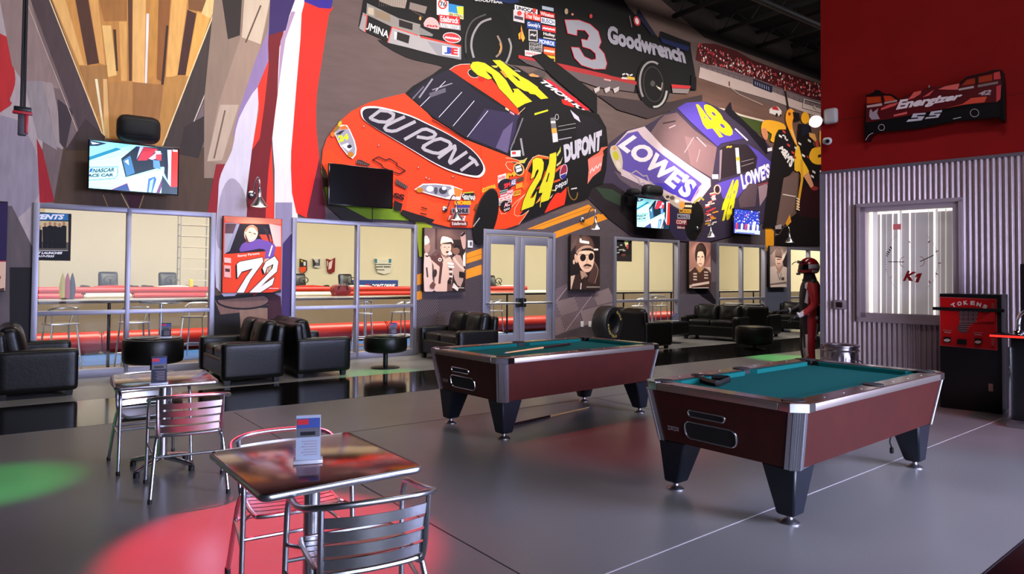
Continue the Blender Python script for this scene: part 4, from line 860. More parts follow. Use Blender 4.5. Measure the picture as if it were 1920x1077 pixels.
a.poly(HOOD, 'E8DEDE', 4); a.poly([(x + (850 - x) * .03, y + (390 - y) * .055) for x, y in HOOD], '1A1020', 4)
SL = 'A9A2A8'
def bands(polys):
    for p in polys: a.poly(p, SL)
# D U P O N T, hood
W_ = 27
a.line([(410, 190), (492, 128), (560, 134), (606, 160), (600, 192), (545, 226), (480, 222), (418, 200)], W_, SL); a.line([(418, 200), (410, 190), (470, 145)], W_, SL)
a.line([(700, 180), (620, 216), (545, 254), (530, 276), (545, 294), (590, 303), (630, 297), (690, 268), (790, 220)], W_, SL)
a.line([(695, 372), (845, 288), (880, 284), (940, 308), (958, 328), (940, 350), (890, 362), (800, 348)], W_, SL)
a.line([(850, 430), (940, 378), (1000, 364), (1070, 392), (1086, 412), (1070, 442), (985, 488), (935, 482), (868, 458), (850, 440), (880, 412)], W_, SL)
a.line([(978, 528), (1118, 425), (1122, 455), (1074, 556), (1082, 570), (1222, 474)], W_, SL)
a.line([(1168, 632), (1285, 548)], W_, SL); a.line([(1238, 516), (1285, 548), (1312, 592)], W_, SL)
a.line([(930, 205), (1215, 375)], 8, '5A100A')
BT = [(430, 542), (478, 517), (540, 545), (572, 532), (635, 572), (632, 590), (704, 634), (655, 660), (590, 640), (560, 625), (520, 610), (500, 580)]
a.line(BT, 9, '1A0E10', closed=True)
a.poly([(298, 540), (330, 542), (410, 580), (400, 592), (290, 575)], '3A2A28'); a.poly([(625, 700), (725, 765), (712, 790), (620, 745)], '3A2A28')
for i in range(7): a.line([(300 + i * 15, 545 + i * 6), (292 + i * 16, 572 + i * 3)], 2, '9A8A80'); a.line([(630 + i * 14, 706 + i * 9), (624 + i * 14, 738 + i * 8)], 2, '9A8A80')
a.text('SS', (600, 860), (690, 885), (700, 835), (610, 815), '2A0A0C', .05)
a.poly([(610, 880), (680, 910), (665, 975), (610, 965)], '1C1214'); a.poly([(680, 960), (760, 985), (950, 1045), (925, 1070), (760, 1060), (660, 990)], '1E1416'); a.line([(840, 940), (885, 955)], 10, '5A1A10'); a.line([(830, 990), (880, 1000)], 10, '5A1A10')
for x, y in ((358, 263), (482, 422), (815, 607), (1105, 683), (905, 705), (880, 693)): a.ell(x, y, 9, 8, '6A3A30'); a.ell(x - 2, y - 2, 4, 4, 'E8D8D4')
a.ell(1235, 845, 58, 36, '201A18', 0); a.text('Gatorback', (1180, 860), (1292, 868), (1292, 835), (1180, 828), 'E0E0D8', .02); a.text('BELTS', (1192, 875), (1285, 880), (1285, 866), (1192, 862), 'D8D8D0', .04); a.line([(1190, 820), (1275, 812)], 10, 'B8B030')
a.text('MOBIS', (1115, 918), (1255, 920), (1255, 885), (1118, 885), 'DCA820', .07); a.dec(1115, 922, 130, 20, '3A3A8A', None, sl=0); a.dec(1090, 945, 150, 48, '8A8690', 'MAHLE', '26222A', 0, .07); a.poly([(1075, 1008), (1210, 1012), (1200, 1055), (1060, 1045)], 'C8B8B4'); a.text('COMP', (1075, 1040), (1190, 1044), (1195, 1014), (1082, 1012), '8A1A1E', .06); a.dec(1085, 1058, 140, 36, '5A2420', 'Edelbrock', 'E8D8D4', 0)
a.build('race_car', mural)['label'] = 'orange and black stock car number 24'
# ============================================================ wall-hung things
# ---- canvas prints
def canvas(name, label, tl, br, draw, depth=.07, bg='1A1416', group=None, cat='poster'):
    pl = Plane((0, D - depth - .05, 0), (0, -1, 0)); x0, z1 = pl.hit(*tl); x1, z0 = pl.hit(*br)
    t = thing(name, label, cat, ((x0 + x1) / 2, D - .05, (z0 + z1) / 2), 0, group)
    m = MB(); m.box((x0 + x1) / 2, D - .05 - depth / 2, (z0 + z1) / 2, x1 - x0, depth, z1 - z0, bev=.003)
    obj('canvas', m, mat('canvas_edge', '120E10', .7), t, world=True)
    a = Art(pl, .001, .0003, [(x0 + .004, x1 - .004, z0 + .004, z1 - .004)])
    a.k(0, 0, 1).poly([(tl[0] - 5, tl[1] - 25), (br[0] + 5, tl[1] - 25), (br[0] + 5, br[1] + 25), (tl[0] - 5, br[1] + 25)], bg)
    draw(a); a.build('print', t); return t
SK, SKD = 'E2C0AC', '8A6452'
def d72(a):
    a.k(400, 340, .20438)
    a.poly([(80, 310), (650, 310), (650, 1060), (80, 1060)], 'E2401F')
    a.poly([(100, 320), (620, 340), (620, 400), (540, 395), (240, 385), (110, 370)], 'D87860'); a.poly([(105, 380), (215, 385), (120, 660), (100, 670)], '9A98A8'); a.poly([(110, 390), (250, 390), (290, 480), (105, 480)], '5A4048')
    a.poly([(240, 390), (520, 395), (545, 560), (540, 640), (110, 668), (200, 480)], '1E1620'); a.poly([(420, 490), (520, 490), (540, 560), (450, 540)], 'C8402A'); a.poly([(510, 390), (620, 410), (620, 600), (560, 600)], 'D8B8B0'); a.poly([(455, 420), (500, 440), (530, 600), (505, 540)], '2A2230')
    a.poly([(215, 385), (240, 395), (150, 640), (115, 660)], '8A88A0')
    a.poly([(250, 600), (290, 560), (420, 530), (560, 580), (565, 640), (545, 720), (470, 710), (480, 640), (420, 620), (250, 650)], '6A4A9A', 2); a.line([(540, 590), (510, 690)], 14, 'E0D0E4')
    a.ell(345, 480, 62, 78, SK, 15); a.poly([(290, 470), (300, 430), (345, 405), (400, 425), (405, 470), (375, 430), (330, 425), (305, 460)], 'B87858', 2); a.poly([(286, 470), (300, 560), (330, 570), (305, 510)], '6A3A2A'); a.line([(315, 512), (340, 528), (368, 515)], 9, 'F4ECE8', 3); a.line([(325, 468), (345, 472)], 7, '4A2A20'); a.line([(368, 478), (388, 486)], 7, '4A2A20'); a.line([(355, 480), (352, 500)], 5, 'C89878')
    a.poly([(470, 715), (535, 720), (530, 800), (520, 830), (500, 838), (485, 835), (470, 800)], 'DCA888', 2); a.line([(490, 790), (488, 830)], 4, SKD); a.line([(508, 790), (506, 832)], 4, SKD)
    a.text('Benny Parsons', (225, 705), (425, 678), (420, 650), (222, 675), 'F4D8D0', .02)
    S7 = [(215, 760), (240, 740), (450, 700), (455, 740), (340, 900), (260, 1060), (190, 1060), (300, 880), (360, 800), (260, 830), (220, 890)]
    S2 = [(480, 740), (560, 690), (595, 740), (580, 830), (500, 900), (430, 970), (560, 880), (540, 950), (400, 1040), (340, 1060), (330, 1020), (470, 880), (540, 800), (550, 760), (490, 790), (470, 850), (450, 800)]
    for s_ in (S7, S2): a.poly([(x - 14, y + 12) for x, y in s_], '160E10'); a.line(s_, 12, '160E10', closed=True); a.poly(s_, 'F2E4DA')
    a.dec(98, 700, 62, 46, 'E8B8B0', None, sl=.1); a.dec(98, 770, 60, 110, 'E8A8A0', None, sl=.1); a.dec(106, 800, 44, 30, '5A2A2A', None, sl=.1); a.poly([(430, 1060), (620, 990), (620, 1060)], '3A2A2A'); a.line([(510, 984), (595, 984)], 5, 'E8E0E0')
canvas('driver_poster', 'canvas print of a smiling driver leaning from an orange car numbered 72', (419, 404.5), (527, 549), d72)
def dmic(a):
    a.k(770, 420, .18571)
    a.poly([(140, 30), (560, 30), (560, 680), (130, 680)], '5E4440'); a.poly([(140, 30), (270, 30), (265, 260), (200, 320), (140, 300)], '7A5C56'); a.poly([(245, 40), (270, 40), (265, 260), (245, 260)], '4A3430'); a.poly([(420, 160), (550, 160), (550, 680), (420, 680)], '2A1C1A')
    a.poly([(138, 300), (190, 330), (215, 400), (220, 560), (250, 620), (240, 670), (138, 680)], 'D8B8A8', 2); a.ell(165, 235, 30, 55, 'A88070'); a.poly([(140, 125), (170, 125), (192, 185), (145, 215), (138, 200)], 'E4CCC0', 2); a.line([(160, 440), (170, 540)], 16, '4A3430'); a.line([(148, 320), (165, 330), (185, 320)], 12, '2A1E1C')
    a.poly([(200, 340), (300, 300), (345, 350), (400, 330), (440, 380), (420, 560), (370, 680), (245, 680), (240, 560), (230, 420)], 'D4AE9A', 2); a.poly([(200, 330), (300, 295), (330, 370), (300, 440), (205, 360)], '5A3632'); a.poly([(295, 400), (325, 395), (300, 605), (278, 605)], '4E2E2A'); a.poly([(370, 580), (420, 480), (400, 680), (365, 680)], '5A3A34')
    a.ell(355, 245, 52, 78, 'D8AE98', 4); a.poly([(300, 210), (305, 160), (325, 125), (410, 150), (430, 200), (405, 190), (340, 180)], 'E0C4B4', 2); a.poly([(300, 200), (410, 180), (432, 205), (330, 205)], '3A2826'); a.dec(358, 145, 45, 26, 'F4E8E0', None, sl=.1); a.poly([(310, 165), (325, 128), (335, 160)], 'F8F0EC')
    a.line([(335, 238), (352, 236)], 7, '5A3A30'); a.line([(375, 235), (392, 238)], 7, '5A3A30'); a.line([(366, 240), (370, 262)], 6, 'B08870'); a.ell(368, 285, 16, 11, '5A2E28'); a.poly([(300, 290), (320, 330), (380, 330), (400, 290), (395, 310), (350, 345), (310, 330)], 'B88C78', 0); a.ell(305, 240, 9, 20, 'C89A84')
    a.ell(395, 300, 20, 18, 'EAD8CC'); a.line([(395, 315), (425, 370), (440, 400)], 12, '2A1E1E'); a.ell(455, 265, 38, 48, '7A5446'); a.poly([(425, 245), (450, 215), (490, 225), (495, 265), (470, 240)], '1A1212', 2); a.poly([(430, 330), (500, 320), (540, 480), (500, 640), (440, 560), (420, 400)], 'B08C7C', 2); a.line([(430, 340), (470, 400), (540, 470)], 22, 'D8B4A0', 3)
    a.poly([(500, 110), (550, 90), (550, 240), (525, 250), (510, 190)], 'C0988A', 2); a.poly([(495, 120), (540, 80), (552, 100), (515, 130)], '1A1212'); a.poly([(525, 320), (550, 280), (550, 430), (525, 420)], 'E4D0C4')
    a.ell(292, 362, 18, 18, 'EAD8CC'); a.ell(292, 362, 9, 9, '5A3632'); a.ell(240, 500, 22, 42, '3A2826', 10); a.dec(370, 390, 60, 22, 'EAD8CC', None, sl=.1); a.dec(375, 420, 60, 20, 'EAD8CC', None, sl=.1)
    for i in range(5): a.dec(386, 450 + i * 24, 30, 16, ['3A2826', 'EAD8CC'][i % 2], None, sl=.1)
    a.dec(370, 570, 34, 30, '1E1614', None); a.poly([(190, 620), (220, 580), (250, 610), (230, 660), (195, 650)], '6A4238'); a.dec(485, 480, 50, 60, '1E1614', None); a.poly([(415, 640), (430, 595), (480, 650), (470, 680)], 'E0C8BC'); a.line([(415, 645), (535, 648)], 5, 'EAD8CC')
canvas('interview_poster', 'sepia canvas print of a man in a cap speaking into microphones', (795, 427), (873.5, 547), dmic)
def dshade(a):
    a.k(1020, 420, .20434)
    a.poly([(230, 90), (520, 90), (520, 610), (230, 610)], '1E1416'); a.poly([(250, 100), (330, 100), (300, 180), (245, 260)], '5A4440')
    a.poly([(245, 600), (270, 490), (330, 450), (390, 520), (460, 350), (515, 430), (515, 605)], '33221F'); a.poly([(245, 480), (285, 470), (250, 600), (244, 600)], 'C8A890'); a.poly([(455, 340), (490, 390), (460, 550), (400, 530), (420, 450)], '4A332E', 0); a.line([(455, 345), (495, 420), (465, 545)], 8, '8A6A5C', 3); a.poly([(330, 430), (375, 440), (400, 480), (345, 520)], 'A88470'); a.poly([(310, 470), (345, 510), (390, 470), (350, 540)], '241818'); a.line([(340, 545), (335, 600)], 9, 'D8C8BC')
    a.poly([(305, 290), (340, 250), (440, 250), (460, 290), (450, 380), (425, 430), (390, 445), (350, 425), (320, 370)], 'D8AE96', 3); a.ell(294, 318, 15, 42, 'C8A088', -10)
    a.poly([(292, 265), (290, 200), (310, 130), (360, 105), (420, 120), (450, 170), (455, 240), (420, 205), (350, 215)], '4A332E', 3); a.poly([(292, 262), (320, 225), (370, 200), (430, 205), (462, 245), (420, 222), (350, 232), (310, 275)], '9A7A6C', 2); a.dec(330, 150, 82, 22, 'F0E4DC', None, sl=.15); a.dec(326, 135, 16, 30, 'F0E4DC', None, sl=.1)
    a.ell(356, 310, 27, 34, '120C0C', 8); a.ell(430, 302, 24, 34, '120C0C', 8); a.line([(378, 288), (408, 285)], 5, '3A2824'); a.line([(318, 285), (345, 275)], 5, '3A2824'); a.line([(395, 310), (392, 355)], 9, 'B88C74'); a.poly([(355, 395), (385, 365), (430, 378), (430, 395), (390, 388)], '3E2A24', 2); a.line([(368, 405), (415, 404)], 6, '8A5A4C')
    a.dec(455, 228, 40, 16, 'E8D8CC', None, sl=0); a.ell(272, 350, 10, 22, 'C8A890'); a.line([(388, 580), (508, 580)], 5, 'D8C8BC')
canvas('sunglasses_poster', 'sepia canvas print of a moustached man in dark sunglasses and cap', (1070, 440), (1124.5, 545), dshade)
def dsuit(a):
    a.k(1240, 420, .13542)
    a.poly([(370, 240), (690, 240), (690, 900), (370, 900)], 'A8786C'); a.poly([(560, 560), (690, 350), (690, 420), (600, 590)], '8A5C54'); a.poly([(600, 600), (690, 600), (690, 800), (660, 700)], 'D8B8A8')
    a.poly([(385, 900), (385, 660), (470, 600), (520, 680), (580, 610), (660, 650), (690, 720), (690, 900)], '4E322A', 2); a.poly([(490, 560), (580, 590), (570, 640), (530, 670), (495, 610)], 'B88C74'); a.line([(490, 600), (535, 670), (590, 610)], 8, 'C8A040')
    a.ell(540, 485, 55, 118, 'E8C4AE'); a.poly([(470, 480), (468, 380), (495, 290), (560, 265), (615, 330), (622, 420), (600, 520), (596, 440), (570, 385), (510, 390), (495, 450), (490, 530)], '2E1E1A', 3); a.line([(500, 455), (525, 458)], 12, '241614'); a.line([(555, 455), (580, 460)], 12, '241614'); a.line([(540, 470), (543, 520)], 8, 'C09878'); a.line([(518, 550), (560, 556)], 10, '8A4A40'); a.poly([(490, 540), (540, 600), (590, 550), (580, 590), (540, 615), (500, 590)], 'B89078')
    for y in (680, 720, 760): a.dec(440, y, 50, 20, 'E0C8B8', None, sl=.05); a.dec(590, y - 20, 55, 18, 'D8BCAC', None, sl=.05)
    a.line([(385, 660), (440, 610)], 10, 'D8BCAC'); a.line([(610, 600), (670, 640)], 10, 'D8BCAC'); a.poly([(420, 835), (660, 795), (660, 830), (420, 870)], 'E8CCBC'); a.poly([(385, 850), (415, 840), (420, 890), (385, 890)], 'D8B8A8'); a.line([(430, 890), (650, 885)], 10, 'E8DCD4')
canvas('racing_suit_poster', 'sepia canvas print of a dark-haired driver with folded arms', (1292, 452.5), (1332.5, 541), dsuit)
def dcap(a):
    a.k(1240, 420, .13542)
    a.poly([(1500, 310), (1760, 310), (1760, 890), (1500, 890)], '9A847C'); a.line([(1510, 420), (1600, 320)], 10, '6A4A42'); a.poly([(1680, 520), (1740, 380), (1740, 600), (1690, 590)], '2A2224'); a.poly([(1660, 470), (1740, 340), (1740, 390), (1680, 520)], 'D8C4BC')
    a.poly([(1505, 880), (1505, 600), (1575, 580), (1630, 700), (1690, 590), (1740, 610), (1740, 880)], 'D0BAB0', 0); a.ell(1625, 510, 48, 100, 'D4B0A0'); a.poly([(1590, 600), (1665, 590), (1660, 660), (1620, 680)], 'A88474'); a.poly([(1575, 450), (1580, 370), (1605, 335), (1655, 345), (1665, 450)], '6A5650', 2); a.poly([(1572, 445), (1668, 455), (1672, 475), (1580, 462)], '3A2C2A'); a.line([(1595, 490), (1650, 490)], 12, '3A2A28'); a.line([(1600, 550), (1650, 552)], 16, '8A6A5E'); a.poly([(1590, 570), (1660, 570), (1625, 620)], 'B89888')
    a.line([(1600, 660), (1640, 780), (1660, 680)], 8, '6A5852'); a.dec(1660, 740, 40, 40, '4A3C3C', None, sl=0); a.poly([(1505, 830), (1730, 800), (1730, 840), (1505, 875)], '7A6660'); a.poly([(1510, 850), (1720, 830), (1720, 870), (1510, 880)], 'DCC8BE')
canvas('white_shirt_poster', 'sepia canvas print of a moustached man in a pale shirt at the far end', (1443.5, 461), (1475.5, 539), dcap)
def dpur(a):
    a.k(0, 360, .18568); a.poly([(-400, 110), (80, 110), (80, 710), (-400, 710)], '2A1C46'); a.poly([(-400, 700), (60, 700), (60, 1000), (-400, 1000)], 'D8B49A'); a.line([(-400, 702), (60, 702)], 10, 'B02A34'); a.poly([(-60, 860), (10, 850), (5, 880), (-60, 900)], '8A3030'); a.poly([(-20, 980), (45, 970), (45, 1010), (-20, 1010)], '4A3430')
canvas('purple_poster', 'purple and peach canvas print cut off by the left edge', (-75, 373), (10.5, 547), dpur)
# ---- prints stuck to the glass
def sheet(name, label, tl, br, draw, y=D - .014):
    pl = Plane((0, y, 0), (0, -1, 0)); x0, z1 = pl.hit(*tl); x1, z0 = pl.hit(*br)
    t = thing(name, label, 'poster', ((x0 + x1) / 2, y, (z0 + z1) / 2)); m = MB(); m.box((x0 + x1) / 2, y + .006, (z0 + z1) / 2, x1 - x0, .008, z1 - z0); obj('board', m, BLACK, t, world=True)
    a = Art(pl, .001, .0002, [(x0, x1, z0, z1)]); draw(a); a.build('print', t); return t
def dev(a):
    a.k(0, 360, .18568); a.poly([(300, 150), (740, 170), (740, 760), (300, 760)], '17161C'); a.poly([(300, 215), (690, 220), (690, 290), (300, 285)], '2C6EA4'); a.text('EVENTS', (290, 276), (645, 280), (652, 228), (300, 224), 'E8E8F0', .05, .25)
    a.poly([(300, 290), (690, 300), (690, 590), (300, 585)], 'C8B488'); a.poly([(300, 500), (690, 510), (690, 590), (300, 585)], '5A5248')
    for x, h in ((400, 360), (455, 330), (505, 320), (555, 325), (600, 335), (645, 320)): a.ell(x, h, 14, 20, 'B07A5A'); a.poly([(x - 24, 570), (x - 26, h + 25), (x, h + 18), (x + 26, h + 25), (x + 24, 570)], '15141A', 0)
    a.line([(300, 592), (685, 594)], 5, 'D8D8D8'); a.text('REST LAUNCHES' if False else 'ST LAUNCHES', (362, 628), (628, 630), (632, 606), (364, 604), 'F0F0F0', .05, .25); a.text('617-7333', (380, 660), (545, 662), (550, 640), (384, 638), 'F0F0F0', .05, .25)
sheet('event_poster', 'black and blue events poster with suited men on the left window', (71.5, 398), (132, 489.5), dev)
def dpit(a):
    a.k(1100, 420, .26003); a.poly([(180, 90), (340, 90), (340, 290), (180, 290)], '231E1E'); a.poly([(270, 130), (285, 105), (300, 130), (298, 180), (280, 160)], 'E0E0A0'); a.poly([(285, 150), (300, 150), (300, 180), (288, 180)], 'C84848')
    for x, y, w_ in ((205, 165, 24), (230, 185, 40), (215, 205, 30), (240, 150, 16), (260, 190, 20), (300, 120, 14)): a.dec(x, y, w_, 8, 'B8B4A8', None, sl=-.1)
    a.ell(250, 215, 16, 16, '141214'); a.poly([(200, 230), (320, 220), (320, 272), (200, 272)], '2E2626'); a.ell(265, 225, 16, 10, '6A3A30')
sheet('pit_stop_poster', 'small dark pit stop poster on the third window', (1150.5, 446), (1184.5, 491), dpit)
# ---- gooseneck picture lamps
def goose(x, label):
    zb = 2.93; yb = D - .05; t = thing('gooseneck_lamp', label, 'wall lamp', (x, yb, zb), 0, 'gooseneck lamps over the canvas prints')
    SH = mat('spun_aluminium', 'B8B8BE', .24, 1, .08, 14)
    m = MB(); m.lathe([(.062, 0), (.062, .012), (.035, .028)], 20, Matrix.Rotation(PI / 2, 4, 'X')); obj('wall_plate', m, SH, t)
    m = MB(); P = catmull([(0, -.01, 0), (0, -.10, .02), (0, -.20, .16), (0, -.30, .25), (0, -.40, .23), (0, -.44, .12), (0, -.44, .03)], 5); m.tube(P, .013, 10); obj('arm', m, SH, t)
    m = MB(); m.lathe([(.03, .05), (.034, -.08), (.05, -.10), (.085, -.16), (.135, -.24), (.138, -.25), (.13, -.245), (.08, -.165), (.045, -.11), (.02, -.09)], 24, Matrix.Translation((0, -.44, 0))); obj('lamp_shade', m, SH, t)
    m = MB(); m.lathe([(.01, -.255), (.06, -.252), (.10, -.243), (.125, -.236), (.12, -.225), (.05, -.19), (.01, -.185)], 20, Matrix.Translation((0, -.44, 0))); obj('bulb', m, mat('lamp_glow', 'FFF4E2', .4, emit=2.2, var=.02), t)
    spot('picture_spot', (x, yb - .44, zb - .27), (x, D - .12, 1.75), 26, (1, .88, .74), 110, .6, .06)
for x, l in ((3.25, 'gooseneck lamp over the orange car canvas print numbered 72'), (7.07, 'gooseneck lamp over the microphone interview print'), (10.88, 'gooseneck lamp over the sunglasses print'), (15.17, 'gooseneck lamp over the print of the driver with folded arms'), (19.0, 'gooseneck lamp over the pale shirt print at the far end')): goose(x, l)
# ---- televisions
SCR = {}
def tv(label, c4, draw, y, stand=.06):
    pl = Plane((0, y, 0), (0, -1, 0)); q = [pl.hit(*p) for p in c4]    # tl tr br bl
    x0, x1 = (q[0][0] + q[3][0]) / 2, (q[1][0] + q[2][0]) / 2; z1, z0 = (q[0][1] + q[1][1]) / 2, (q[2][1] + q[3][1]) / 2
    cx, cz = (x0 + x1) / 2, (z0 + z1) / 2; W_, H_ = x1 - x0, z1 - z0
    t = thing('television', label, 'television', (cx, y, cz), 0, 'televisions on the printed wall')
    m = MB(); m.box(0, .035, 0, W_, .05, H_, bev=.006); m.box(0, .075, 0, W_ * .6, .04, H_ * .6, bev=.01); obj('casing', m, BLACKG, t)
    wo = .05 if cx < 3 else .084; m = MB(); m.tube([(0, .09, 0), (-.12, (D - wo - y) / 2 + .03, .0), (0, D - wo - .005 - y, 0)], .025, 8); m.box(0, D - wo - .012 - y, 0, .25, .02, .3); obj('wall_bracket', m, BLACK, t)
    b = .018; a = Art(pl, -.0085, .0003, [(x0 + b, x1 - b, z0 + b, z1 - b)]); draw(a, c4)
    s_ = a.build('screen', t)
    return t
def race_screen(a, c4):
    (x0, y0), (x1, y1), (x2, y2), (x3, y3) = c4
    def W(u, v):   # 0..1 coordinates inside the picture
        tx, ty = x0 + (x1 - x0) * u, y0 + (y1 - y0) * u; bx_, by = x3 + (x2 - x3) * u, y3 + (y2 - y3) * u
        return (tx + (bx_ - tx) * v, ty + (by - ty) * v)
    a.cm = lambda c: em(c, .95); a.k(0, 0, 1)
    P = lambda pts, c: a.poly([W(*p) for p in pts], c)
    P([(0, 0), (1, 0), (1, 1), (0, 1)], 'A9E4E4'); P([(0, 0), (.5, 0), (.0, .4)], '8AD4E0'); P([(0, .36), (.30, .12), (.36, .14), (0, .43)], '1E7C9C'); P([(0, .02), (.2, .05), (.1, .12), (0, .14)], '18304A'); P([(.02, .05), (.12, .07), (.04, .1)], 'D8ECF4')
    P([(0, .45), (.42, .25), (.44, .9), (0, .95)], 'B2EAE6')
    P([(.36, .33), (.52, .05), (1, 0), (1, .5), (.82, .42), (.42, .70)], '1A2836'); P([(.38, .36), (.46, .25), (.52, .6), (.43, .68)], '3E74A0'); P([(.40, .38), (.44, .33), (.45, .45)], 'D8ECF4'); P([(.52, .05), (.62, .05), (.56, .2)], '242A5A'); P([(.60, .05), (.76, .06), (.64, .32), (.54, .34)], 'C03040'); P([(.56, .05), (.60, .05), (.53, .32)], 'B8C8F0')
    P([(.66, .28), (.74, .14), (.80, .14), (.80, .22), (.70, .30)], 'E4B0C4'); P([(.74, .18), (.80, .16), (.80, .30), (.74, .28)], 'E04048'); P([(.71, .30), (.78, .3), (.80, .48), (.72, .46)], '5A8CD0'); P([(.73, .1), (.79, .1), (.79, .14), (.73, .14)], 'B8ECF4')
    P([(.84, .05), (.92, .05), (.92, .85), (.84, .55)], '142030'); P([(.86, .06), (.905, .05), (.92, .82), (.885, .84), (.88, .4)], 'C4CCF4'); P([(.905, .05), (1, .03), (1, .82), (.92, .84)], 'EE2C20'); P([(.92, .04), (.97, .04), (.97, .08), (.92, .08)], 'F4F0F0')
    P([(.43, .72), (.82, .50), (.82, 1), (.44, 1)], 'C0F0EC'); P([(.66, 1), (.67, .70), (.74, .64), (.76, .7), (.72, 1)], '3868B4'); P([(.68, .98), (.69, .74), (.73, .68), (.71, .98)], '9CC8EC'); P([(.76, 1), (.82, .66), (.84, .7), (.80, 1)], '6A3A6A'); P([(.82, .6), (.92, .84), (1, .82), (1, 1), (.82, 1)], '1E3444')
    P([(.24, 1), (.44, .82), (.48, 1)], '24447C'); a.line([W(.24, 1), W(.44, .82), W(.48, 1)], .8 if x1 - x0 > 100 else .5, 'C84878')
    a.line([W(0, .56), W(.33, .50), W(.33, .68), W(.30, .74), W(0, .82)], .9 if x1 - x0 > 100 else .5, '246C8C')
    P([(.0, .585), (.018, .58), (.012, .66), (0, .66)], 'E05878'); P([(.03, .58), (.06, .575), (.045, .65), (.02, .655)], '1E5CA0')
    a.text('NASCAR', W(.055, .665), W(.29, .605), W(.295, .525), W(.06, .58), '163A54', .03, .15); a.text('RACE CAR', W(-.03, .765), W(.285, .70), W(.287, .64), W(-.03, .70), '163A54', .04)
def court_screen(a, c4):
    (x0, y0), (x1, y1), (x2, y2), (x3, y3) = c4
    def W(u, v):
        tx, ty = x0 + (x1 - x0) * u, y0 + (y1 - y0) * u; bx_, by = x3 + (x2 - x3) * u, y3 + (y2 - y3) * u
        return (tx + (bx_ - tx) * v, ty + (by - ty) * v)
    a.cm = lambda c: em(c, .9); a.k(0, 0, 1); P = lambda pts, c: a.poly([W(*p) for p in pts], c); rc = random.Random(9)
    P([(0, 0), (1, 0), (1, 1), (0, 1)], '2C3CA8')
    for i in range(120): u, v = rc.random(), rc.random() * .65; s_ = rc.uniform(.012, .03); P([(u - s_, v), (u, v - s_ * 1.3), (u + s_, v), (u, v + s_ * 1.3)], rc.choice(['6A84E0', 'A8C0F4', '1A2470', '4A54C0', 'D8E0FC', '8A4A9A']))
    P([(0, .62), (1, .62), (1, .84), (0, .84)], '3A4490'); P([(0, .82), (1, .82), (1, 1), (0, 1)], 'B8C4F4'); P([(.1, .93), (.8, .93), (.8, .97), (.1, .97)], '5A6AB0')
    for u, c in ((.1, 'D83858'), (.3, 'E8ECFC'), (.45, 'C04068'), (.55, 'E8ECFC'), (.72, 'F4F4FC'), (.9, 'D8DCF4')): P([(u - .03, .84), (u - .04, .62), (u, .55), (u + .04, .62), (u + .03, .84)], c)
    P([(.74, .8), (.70, .5), (.76, .44), (.82, .52), (.80, .82)], 'F0F0FC'); P([(.40, .25), (.44, .22), (.47, .27), (.42, .30)], 'E05870')
tv('television with a racing picture under the trophy, above the leftmost window', [(167, 260.5), (338, 278.5), (333, 366), (162.5, 355.5)], race_screen, D - .38)
def off_screen(a, c4):
    a.k(0, 0, 1); (x0, y0), (x1, y1), (x2, y2), (x3, y3) = c4; a.poly([(x0 - 3, y0 - 12), (x1 + 3, y1 - 12), (x2 + 3, y2 + 12), (x3 - 3, y3 + 12)], mat('dark_screen', '0B0A0C', .13, 0, .05, 3, spec=.7))
tv('switched off black television below the hood of the orange printed car', [(619, 306.5), (740, 318), (735, 392), (614, 383)], off_screen, D - .34)
tv('television with a racing picture below the hood of the purple printed car', [(1196, 370.5), (1258.5, 376), (1254.5, 431.5), (1191.5, 426)], race_screen, D - .30)
tv('television with a blue ball game near the far end of the wall', [(1378, 391), (1425.5, 396), (1423, 441.5), (1373.5, 438)], court_screen, D - .26)
def pod(label, px, y, w_, h_):
    p = at_plane(*px, Plane((0, y, 0), (0, -1, 0))); t = thing('loudspeaker', label, 'loudspeaker', p, 0, 'wall loudspeakers')
    m = MB(); m.cushion((0, 0, 0), (w_, .30, h_), (0, 0, 0), .12, .02, 1); obj('body', m, mat('speaker_shell', '0C0B0C', .55), t)
    m = MB(); m.cushion((0, -.06, 0), (w_ * .9, .22, h_ * .8), (0, 0, 0), .1, .02, 1); obj('grille', m, mat('speaker_grille', '080808', .8), t)
    m = MB(); m.cyl((0, .12, 0), (0, D - .05 - y, 0), .03); obj('bracket', m, BLACK, t)
pod('black rounded loudspeaker above the leftmost television', (260, 243), D - .42, .58, .40)
pod('black rounded loudspeaker above the purple car television', (1223, 358), D - .40, .62, .30)
pod('smaller black loudspeaker left of the one above the purple car television', (1187, 361), D - .30, .30, .2)
# ---- small wall devices
p = at_plane(880.5, 458, WALL); t = thing('fire_notice', 'small white wall notice right of the microphone print', 'notice', (p.x, D - .012, p.z))
m = MB(); m.box(0, -.008, 0, .13, .016, .155, bev=.004); obj('plate', m, WHITE, t); m = MB(); m.box(.012, -.019, .01, .05, .006, .08, bev=.002); obj('key_switch', m, mat('switch_grey', '5A5456', .5), t)
for u, v, l in ((1090.5, 608, 'white wall outlet left of the tire, first of two'), (1105, 608, 'white wall outlet touching the left edge of the tire')):
    p = at_plane(u, v, WALL); t = thing('wall_outlet', l, 'outlet', (p.x, D - .012, p.z), 0, 'outlets by the tire'); m = MB(); m.box(0, -.006, 0, .085, .012, .135, bev=.004); obj('plate', m, WHITE, t)
    m = MB()
    for z in (-.028, .028): m.box(0, -.013, z, .034, .004, .034, bev=.001)
    obj('socket', m, mat('socket_grey', 'B8B4B0', .5), t)
